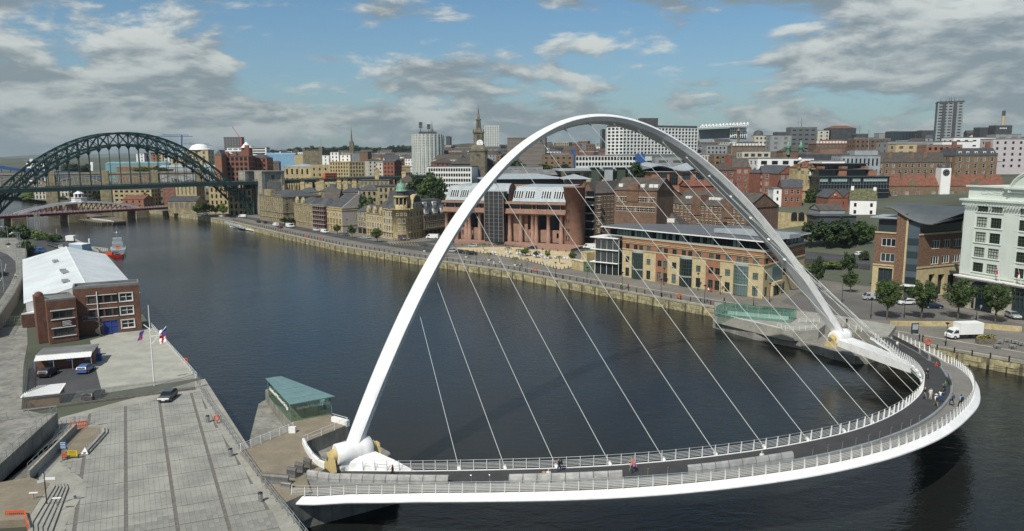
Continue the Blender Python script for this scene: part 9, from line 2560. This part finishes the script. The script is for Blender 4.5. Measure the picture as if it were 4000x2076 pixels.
for px,py,rz,pose,top,bot,hr,bag,lab in((1535,1869,175,'walk','black','black','b',None,'woman in a black dress walking on the deck near the south end'),(2185,1847,182,'walk','black','denim','d','black','man in black top and flared jeans with a backpack, mid-deck'),(2477,1852,185,'walk','pink','navy','b',None,'person in pink top and dark shorts walking on the deck'),(2469,1842,185,'walk','tan','khaki','b',None,'person in tan top walking beside the one in pink'),(2126,1876,95,'sit','tan','denim','r',None,'red-haired person sitting behind the bright middle screen'),(2143,1875,95,'sit','white','denim','g',None,'grey-haired person in white sitting behind the bright middle screen'),(2975,1806,100,'sit','white','white','g',None,'person in white bending behind the long right-hand screen'),(3621,1481,-95,'walk','black','black','g',None,'bald man in dark clothes walking down the far deck'),(3610,1560,-80,'walk','black','grey','g',None,'grey-haired man in black tee and long shorts by the inner rail'),(3633,1563,-85,'stand','white','cream','d',None,'woman in white blouse and cream shorts on the deck'),(3655,1590,90,'walk','white','khaki','g','navy','person in white shirt and straw sun hat on the deck'),(3672,1572,60,'lean','white','denim','d',None,'man in white t-shirt leaning at the divider'),(3683,1574,80,'stand','navy','denim','d',None,'person in blue beside the man in the white t-shirt'),(3717,1583,95,'walk','grey','navy','b','denim','woman with a blue shoulder bag on the cycle path'),(3752,1590,95,'walk','blue','black','d','navy','man in pale blue shirt with dark backpack on the cycle path'),(3692,1532,150,'lean','green','navy','b',None,'person in green leaning on the curved divider'),(3685,1545,150,'stand','black','black','d',None,'person in black standing behind the one in green'),(3658,1440,190,'sit','red','black','d',None,'person in red sitting by the dark curved screen'),(3650,1430,200,'sit','cream','khaki','b',None,'person in cream seated next to the one in red'),(3504,1364,-100,'walk','white','grey','g','black','person in white near the north end of the deck')):
 p=dG(px,py);person(lab,p,rz,pose,top,bot,hr,bag,None,'cream' if 'sun hat' in lab else None)
for px,py,rz,pose,top,bot,hr,lab in((3590,1334,0,'stand','navy','black','d','person in navy by the red lifebuoy on the right quay'),(3604,1336,180,'stand','black','black','d','person in black by the red lifebuoy on the right quay'),(3307,1271,200,'walk','black','black','d','person in long dark coat behind the far arch foot'),(3344,1298,20,'walk','cream','cream','g','person in cream walking beside the far arch foot'),(2762,1183,-10,'walk','blue','denim','d','person in pale blue walking on the quay before the offices'),(2829,1184,170,'walk','black','black','d','person in black on the quay behind the glass pavilion'),(2767,1139,-90,'sit','white','red','b','person in white sitting against the office wall'),(2776,1140,-90,'sit','red','black','d','person in red sitting against the office wall'),(2454,1127,190,'walk','red','black','d','person in dark red by the left part of the offices'),(2427,1124,10,'walk','yellow','navy','d','worker in yellow hi-vis on the quay'),(1929,1036,10,'walk','white','white','d','person in white, left of a pair below the beach'),(1952,1037,10,'walk','white','denim','b','person in white top and jeans below the beach'),(2031,1046,0,'walk','yellow','black','d','person in yellow-green walking under the palms'),(2038,1047,0,'walk','black','black','d','person in black walking under the palms'),(1880,1026,180,'walk','blue','grey','d','person in blue on the quay near the third palm'),(1892,1027,180,'walk','tan','grey','d','person in tan on the quay near the third palm'),(3831,1215,0,'walk','blue','grey','d','person in pale blue walking past the hotel door'),(3668,1180,90,'walk','pink','grey','d','person in pink beside the navy saloon'),(62,1090,200,'walk','white','black','d','person in white walking on the raised pavement at the left')):
 person(lab,G(px,py,7.0 if px<100 else(2.88 if px<3200 or px>3400 else 3.9)),rz,pose,top,bot,hr)
for k in range(14):
 px=1538+k*4.6+random.uniform(-1,1);person('customer at the pavement tables of the domed corner building',G(px,942+random.uniform(-1,1.5),2.88),random.uniform(0,360),random.choice(['sit','stand']),random.choice(['white','white','blue','red','pink','navy']),'navy','d',None,'customers outside the corner building')
# ================================================================== haze
q=MB();q.box(-9000,9000,-300,11200,-1.5,260)
hz=q.build('haze',[M('haze_surface',(1,1,1))]);hz['kind']='stuff'
mt=MATS['haze_surface'];t=mt.node_tree;t.nodes.clear();o=N(t,'ShaderNodeOutputMaterial');v=N(t,'ShaderNodeVolumePrincipled')
v.inputs['Color'].default_value=(.72,.84,.95,1);v.inputs['Density'].default_value=0.00006;v.inputs['Anisotropy'].default_value=.3
t.links.new(v.outputs[0],o.inputs['Volume'])
